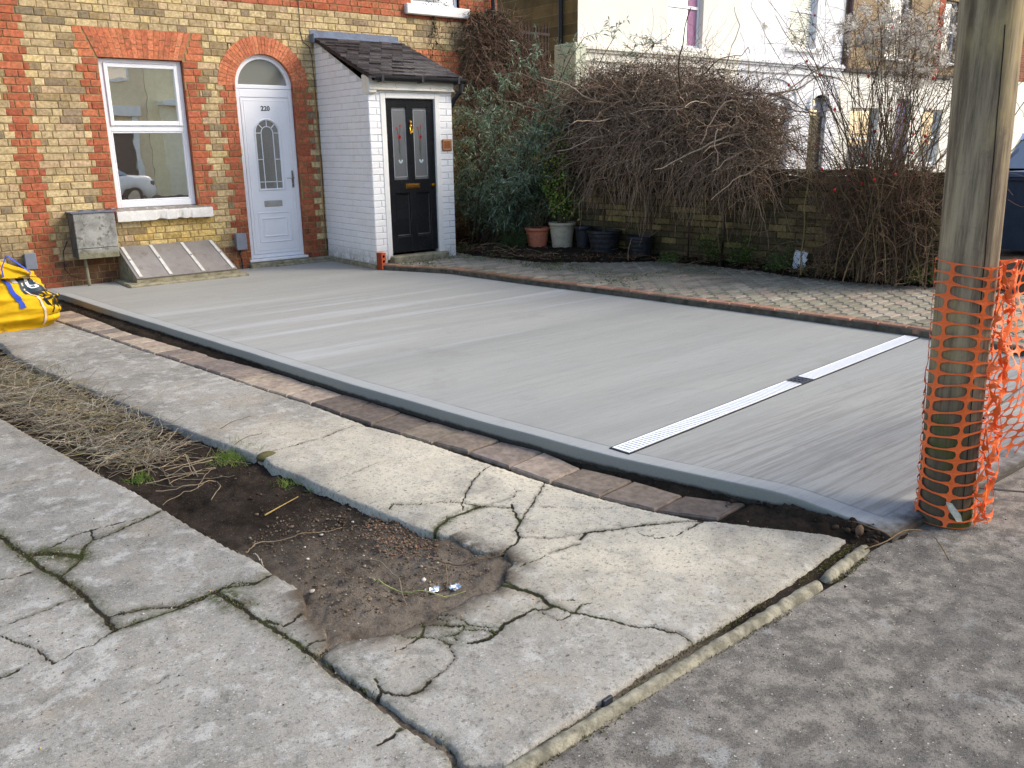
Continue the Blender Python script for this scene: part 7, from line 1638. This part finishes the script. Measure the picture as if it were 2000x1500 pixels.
# roots at the front corner
for k, (a, b, lab) in enumerate((((1650, 1020), (1745, 1052), 'thin root poking out of the earth in front of the slab corner'), ((1690, 1075), (1800, 1035), 'knotted root between the edging end and the pole'), ((1820, 1050), (1850, 1090), 'fine fibre lying on the pavement at the pole foot'))):
    A_ = atZ(*a, ZP+.02); B_ = atZ(*b, ZP+.01); t_ = np.linspace(0, 1, 10); pts = [tuple(A_*(1-u)+B_*u+np.array([.01*sin(u*9+k), .012*cos(u*7+k), .02*sin(u*PI)])) for u in t_]; q = MB(); q.tube(pts, .003, 5, tuple(lin(126, 104, 78))); tag(q.build('root', m_twig, smooth=True), lab, 'root')
g = atZ(1678, 1045, ZP); q = MB(); q.sphere((0, 0, 0), 1, 10, 7, tuple(lin(112, 92, 72)), (.020, .016, .026)); o = q.build('stone', m_stone, smooth=True); o.location = (g[0], g[1], ZP+.02); tag(o, 'single rounded brown stone standing at the tip of the edging', 'stone')
# slate shim wedged between path and edging
g = atZ(1186, 1367, ZP); q = MB(); q.box(-.020, .020, -.006, .006, -.03, .008, b=.0015); o = q.build('slate_shim', plain('black_shim', lin(52, 54, 62), .5)); o.location = (g[0], g[1], ZP); o.rotation_euler = (0, 0, RAD(4)); tag(o, 'dark sliver wedged in the gap between path and edging', 'shim')

# =====================================================================================
#                       RIGHT BACKGROUND: WHEELIE BIN AND CARS
# =====================================================================================
bn = atZ(1998, 500, -.05); bt = thing('wheelie_bin', 'blue-grey wheelie bin beyond the end of the garden wall', 'bin', (bn[0]+.12, bn[1], -.03), RAD(-100))
m_bin = plain('blue_grey_bin_plastic', lin(70, 80, 96), .5, .35, var=.1)
def taper(q, w0, d0_, w1, d1_, z0, z1, cy=0):
    q.raw([(-w0/2, cy-d0_/2, z0), (w0/2, cy-d0_/2, z0), (w0/2, cy+d0_/2, z0), (-w0/2, cy+d0_/2, z0), (-w1/2, cy-d1_/2, z1), (w1/2, cy-d1_/2, z1), (w1/2, cy+d1_/2, z1), (-w1/2, cy+d1_/2, z1)], [(0, 3, 2, 1), (4, 5, 6, 7), (0, 1, 5, 4), (1, 2, 6, 5), (2, 3, 7, 6), (3, 0, 4, 7)])
q = MB(); taper(q, .46, .52, .56, .66, .06, .92); taper(q, .60, .70, .60, .70, .925, .965); q.build('bin_body', m_bin, bt)
q = MB(); taper(q, .62, .74, .56, .66, .968, 1.03); q.box(-.26, .26, .37, .41, .96, 1.0, b=.01); q.build('lid', m_bin, bt)
for x in (-.27, .27): q = MB(); q.tube([(x-.025, .25, .10), (x+.025, .25, .10)], .10, 16); q.build('wheel', m_blackpl, bt)
q = MB(); q.tube([(-.2, .40, .95), (.2, .40, .95)], .015, 8); q.build('handle', m_bin, bt)
def make_car(label, loc, rz, paint, group=None, body_h=1.48, L_=4.1, W2=.86):
    t = thing('parked_car', label, 'car', loc, rz, group)
    hl = L_/2
    # side profile stations: x, sill z, belt z, half width
    xs_ = np.linspace(-hl, hl, 33); belt = np.interp(xs_, [-hl, -hl+.12, -hl*.55, -.2, hl*.55, hl-.15, hl], [.62, .88, .98, 1.0, .96, .92, .62]); hw2 = W2*np.interp(xs_, [-hl, -hl+.35, 0, hl-.3, hl], [.78, .97, 1.0, .97, .80]); sill = np.interp(xs_, [-hl, -hl+.3, hl-.3, hl], [.36, .24, .24, .36])
    wx = (-hl+.78, hl-.72); vs = []; m = 9
    for x, b, h, s_ in zip(xs_, belt, hw2, sill):
        arch = max(0, max(.36-abs(x-wx[0]), .36-abs(x-wx[1]))); lo = s_+(math.sqrt(max(0, .36**2-(min(abs(x-wx[0]), abs(x-wx[1])))**2))*.95 if arch > 0 else 0)
        for (fy_, fz) in ((.90, 0), (.985, .12), (1.0, .45), (.985, .75), (.95, .93), (.86, 1.0), (.5, 1.03), (.2, 1.04), (0, 1.045)): vs.append((x, -h*fy_, lo+(b-lo)*fz))
    nst = len(xs_); full = vs+[(x, -y, z) for x, y, z in vs]; fs = []
    for i in range(nst-1):
        for j in range(m-1): fs.append((i*m+j, (i+1)*m+j, (i+1)*m+j+1, i*m+j+1)); o_ = nst*m; fs.append((o_+i*m+j, o_+i*m+j+1, o_+(i+1)*m+j+1, o_+(i+1)*m+j))
    for i in (0, nst-1): fs.append(tuple([i*m+j for j in range(m)]+[nst*m+i*m+j for j in range(m-1, -1, -1)]))
    q = MB(); q.raw(full, fs); q.build('body', paint, t, smooth=True)
    gx = [(-hl+.22, .97), (-hl+.55, body_h-.10), (-hl+1.1, body_h), (0.1, body_h), (.55, body_h-.06), (1.22, .98)]; q = MB(); w0, w1 = W2*.93, W2*.70; A_ = [(x, -(w0+(w1-w0)*min(1, (z-.97)/(body_h-.97-.08))), z) for x, z in gx]; B_ = [(x, -y, z) for x, y, z in A_]
    q.raw(A_+B_, [tuple(range(6)), tuple(reversed(range(6, 12)))]+[(i, i+6, i+7, i+1) for i in range(5)]); q.build('windows', m_carglass, t)
    q = MB(); q.raw([(x, y*1.005, z+.012) for x, y, z in A_[1:5]]+[(x, y*1.005, z+.012) for x, y, z in B_[1:5]], [(i, i+4, i+5, i+1) for i in range(3)]); q.build('roof', paint, t)
    for x in (gx[0][0]+.02, -.35, .55): 
        for sgn in (-1, 1):
          q = MB(); q.raw([(x, sgn*(w0+.006), .97), (x+.07, sgn*(w0+.006), .97), (x+.07+(.12 if x < 0 else -.10), sgn*(w1+.012), body_h-.03), (x+(.12 if x < 0 else -.10), sgn*(w1+.012), body_h-.03)], [(0, 1, 2, 3) if sgn < 0 else (3, 2, 1, 0)])
          q.build('pillar', paint, t)
    for x in wx:
        for sgn in (-1, 1):
            q = MB(); q.tube([(x, sgn*(W2-.20), .31), (x, sgn*(W2-.01), .31)], .31, 24); w_ = q.build('wheel', m_tyre, t); q = MB(); q.tube([(x, sgn*(W2-.015), .31), (x, sgn*(W2+.0), .31)], .19, 16); q.build('rim', m_steel, w_)
    for sgn in (-1, 1):
        q = MB(); q.box(hl-.20, hl-.03, sgn*.62-.14, sgn*.62+.14, .62, .76, b=.03); q.build('headlight', m_glass_far, t); q = MB(); q.box(-hl+.03, -hl+.16, sgn*.66-.10, sgn*.66+.10, .62, .84, b=.03); q.build('tail_light', plain('red_lens', (.4, .02, .02), .2, .5), t)
        q = MB(); q.box(.72, .86, sgn*(W2+.09)-.08, sgn*(W2+.09)+.08, .96, 1.08, b=.03); q.build('mirror', paint, t)
    return t
m_carglass = glassmat('car_glass', (.02, .025, .03), .35, .02); m_tyre = plain('tyre_rubber', (.02, .02, .02), .8, .2)
cc_ = ray(2075, 300); tt_ = 17.5/np.hypot(cc_[0], cc_[1]); cpt = CAM+cc_*tt_
make_car('slate blue parked car glimpsed right of the pole', (cpt[0], cpt[1], -.02), RAD(20), plain('slate_blue_paint', lin(84, 96, 132), .25, .5, .3, var=.03))
make_car('white parked car on the far side of the road, seen reflected in the window', (3.6, -17.6, -.29), RAD(0), plain('white_car_paint', (.78, .78, .76), .22, .5, var=.02))

# =====================================================================================
#                 OPPOSITE HOUSES, seen only as reflections in the glass
# =====================================================================================
OY = -22.0
def opp_house(label, x0, x1, wallm, c):
    h = thing('terraced_house', label, 'house')
    q = MB(); q.box(x0, x1, OY-8, OY, -.3, 6.4); q.build('wall', wallm, h)
    q = MB(); q.raw([(x0, OY+.2, 6.4), (x1, OY+.2, 6.4), (x1, OY-4, 8.6), (x0, OY-4, 8.6), (x1, OY-8.2, 6.4), (x0, OY-8.2, 6.4)], [(1, 0, 3, 2), (2, 3, 5, 4)]); q.build('roof', m_slate, h)
    bx0, bx1 = x0+.5, x0+2.7
    q = MB(); q.raw([(x, y, z) for z in (-.3, 2.9) for x, y in ((bx0, OY), (bx0+.5, OY+.6), (bx1-.5, OY+.6), (bx1, OY))], [(0, 1, 5, 4), (1, 2, 6, 5), (2, 3, 7, 6), (4, 5, 6, 7)]); q.build('bay', c, h)
    q = MB(); q.box(bx0-.1, bx1+.1, OY, OY+.72, 2.9, 3.12, b=.02); q.build('bay_cornice', m_white, h)
    q = MB(); q.box(bx0+.62, bx1-.62, OY+.595, OY+.63, .75, 2.45); w = q.build('window', m_white, h); q = MB(); q.box(bx0+.70, bx1-.70, OY+.62, OY+.645, .83, 2.37); q.build('pane', plain('dim_interior', (.05, .045, .045), .3), w)
    q = MB(); q.box(x0+3.4, x0+4.3, OY, OY+.04, -.15, 2.3); w = q.build('door', plain('dark_door', (.06, .04, .04), .4), h); q = MB(); q.box(x0+3.2, x0+3.38, OY, OY+.12, -.2, 2.6); q.box(x0+4.32, x0+4.5, OY, OY+.12, -.2, 2.6); q.box(x0+3.1, x0+4.6, OY, OY+.25, 2.6, 2.9); q.build('door_surround', m_white, w)
    for a in (x0+1.0, x0+3.4): q = MB(); q.box(a, a+1.0, OY, OY+.05, 3.7, 5.3); w = q.build('window', m_white, h); q = MB(); q.box(a+.08, a+.92, OY+.045, OY+.06, 3.78, 5.22); q.build('pane', m_glass_far, w)
ob = plain('grey_brown_stock', lin(150, 132, 108), .9, var=.2, sc=20)
cols_ = [lin(246, 234, 204), lin(236, 234, 224), lin(226, 206, 170), lin(238, 222, 180)]
for i, x in enumerate((-7.5, -2.6, 2.3, 7.2, 12.1, 17.0)):
    opp_house(['cream-bayed terraced house opposite, far left of the row', 'white-bayed terraced house opposite, second from the left', 'buff-bayed terraced house opposite, third from the left', 'pale yellow-bayed terraced house opposite, fourth from the left', 'cream-bayed terraced house opposite, fifth from the left', 'white-bayed terraced house opposite, far right of the row'][i], x, x+4.88, plain('cream_front', cols_[i % 4], .8, var=.05) if i != 5 else ob, plain('bay_paint', cols_[(i+1) % 4], .8, var=.05))
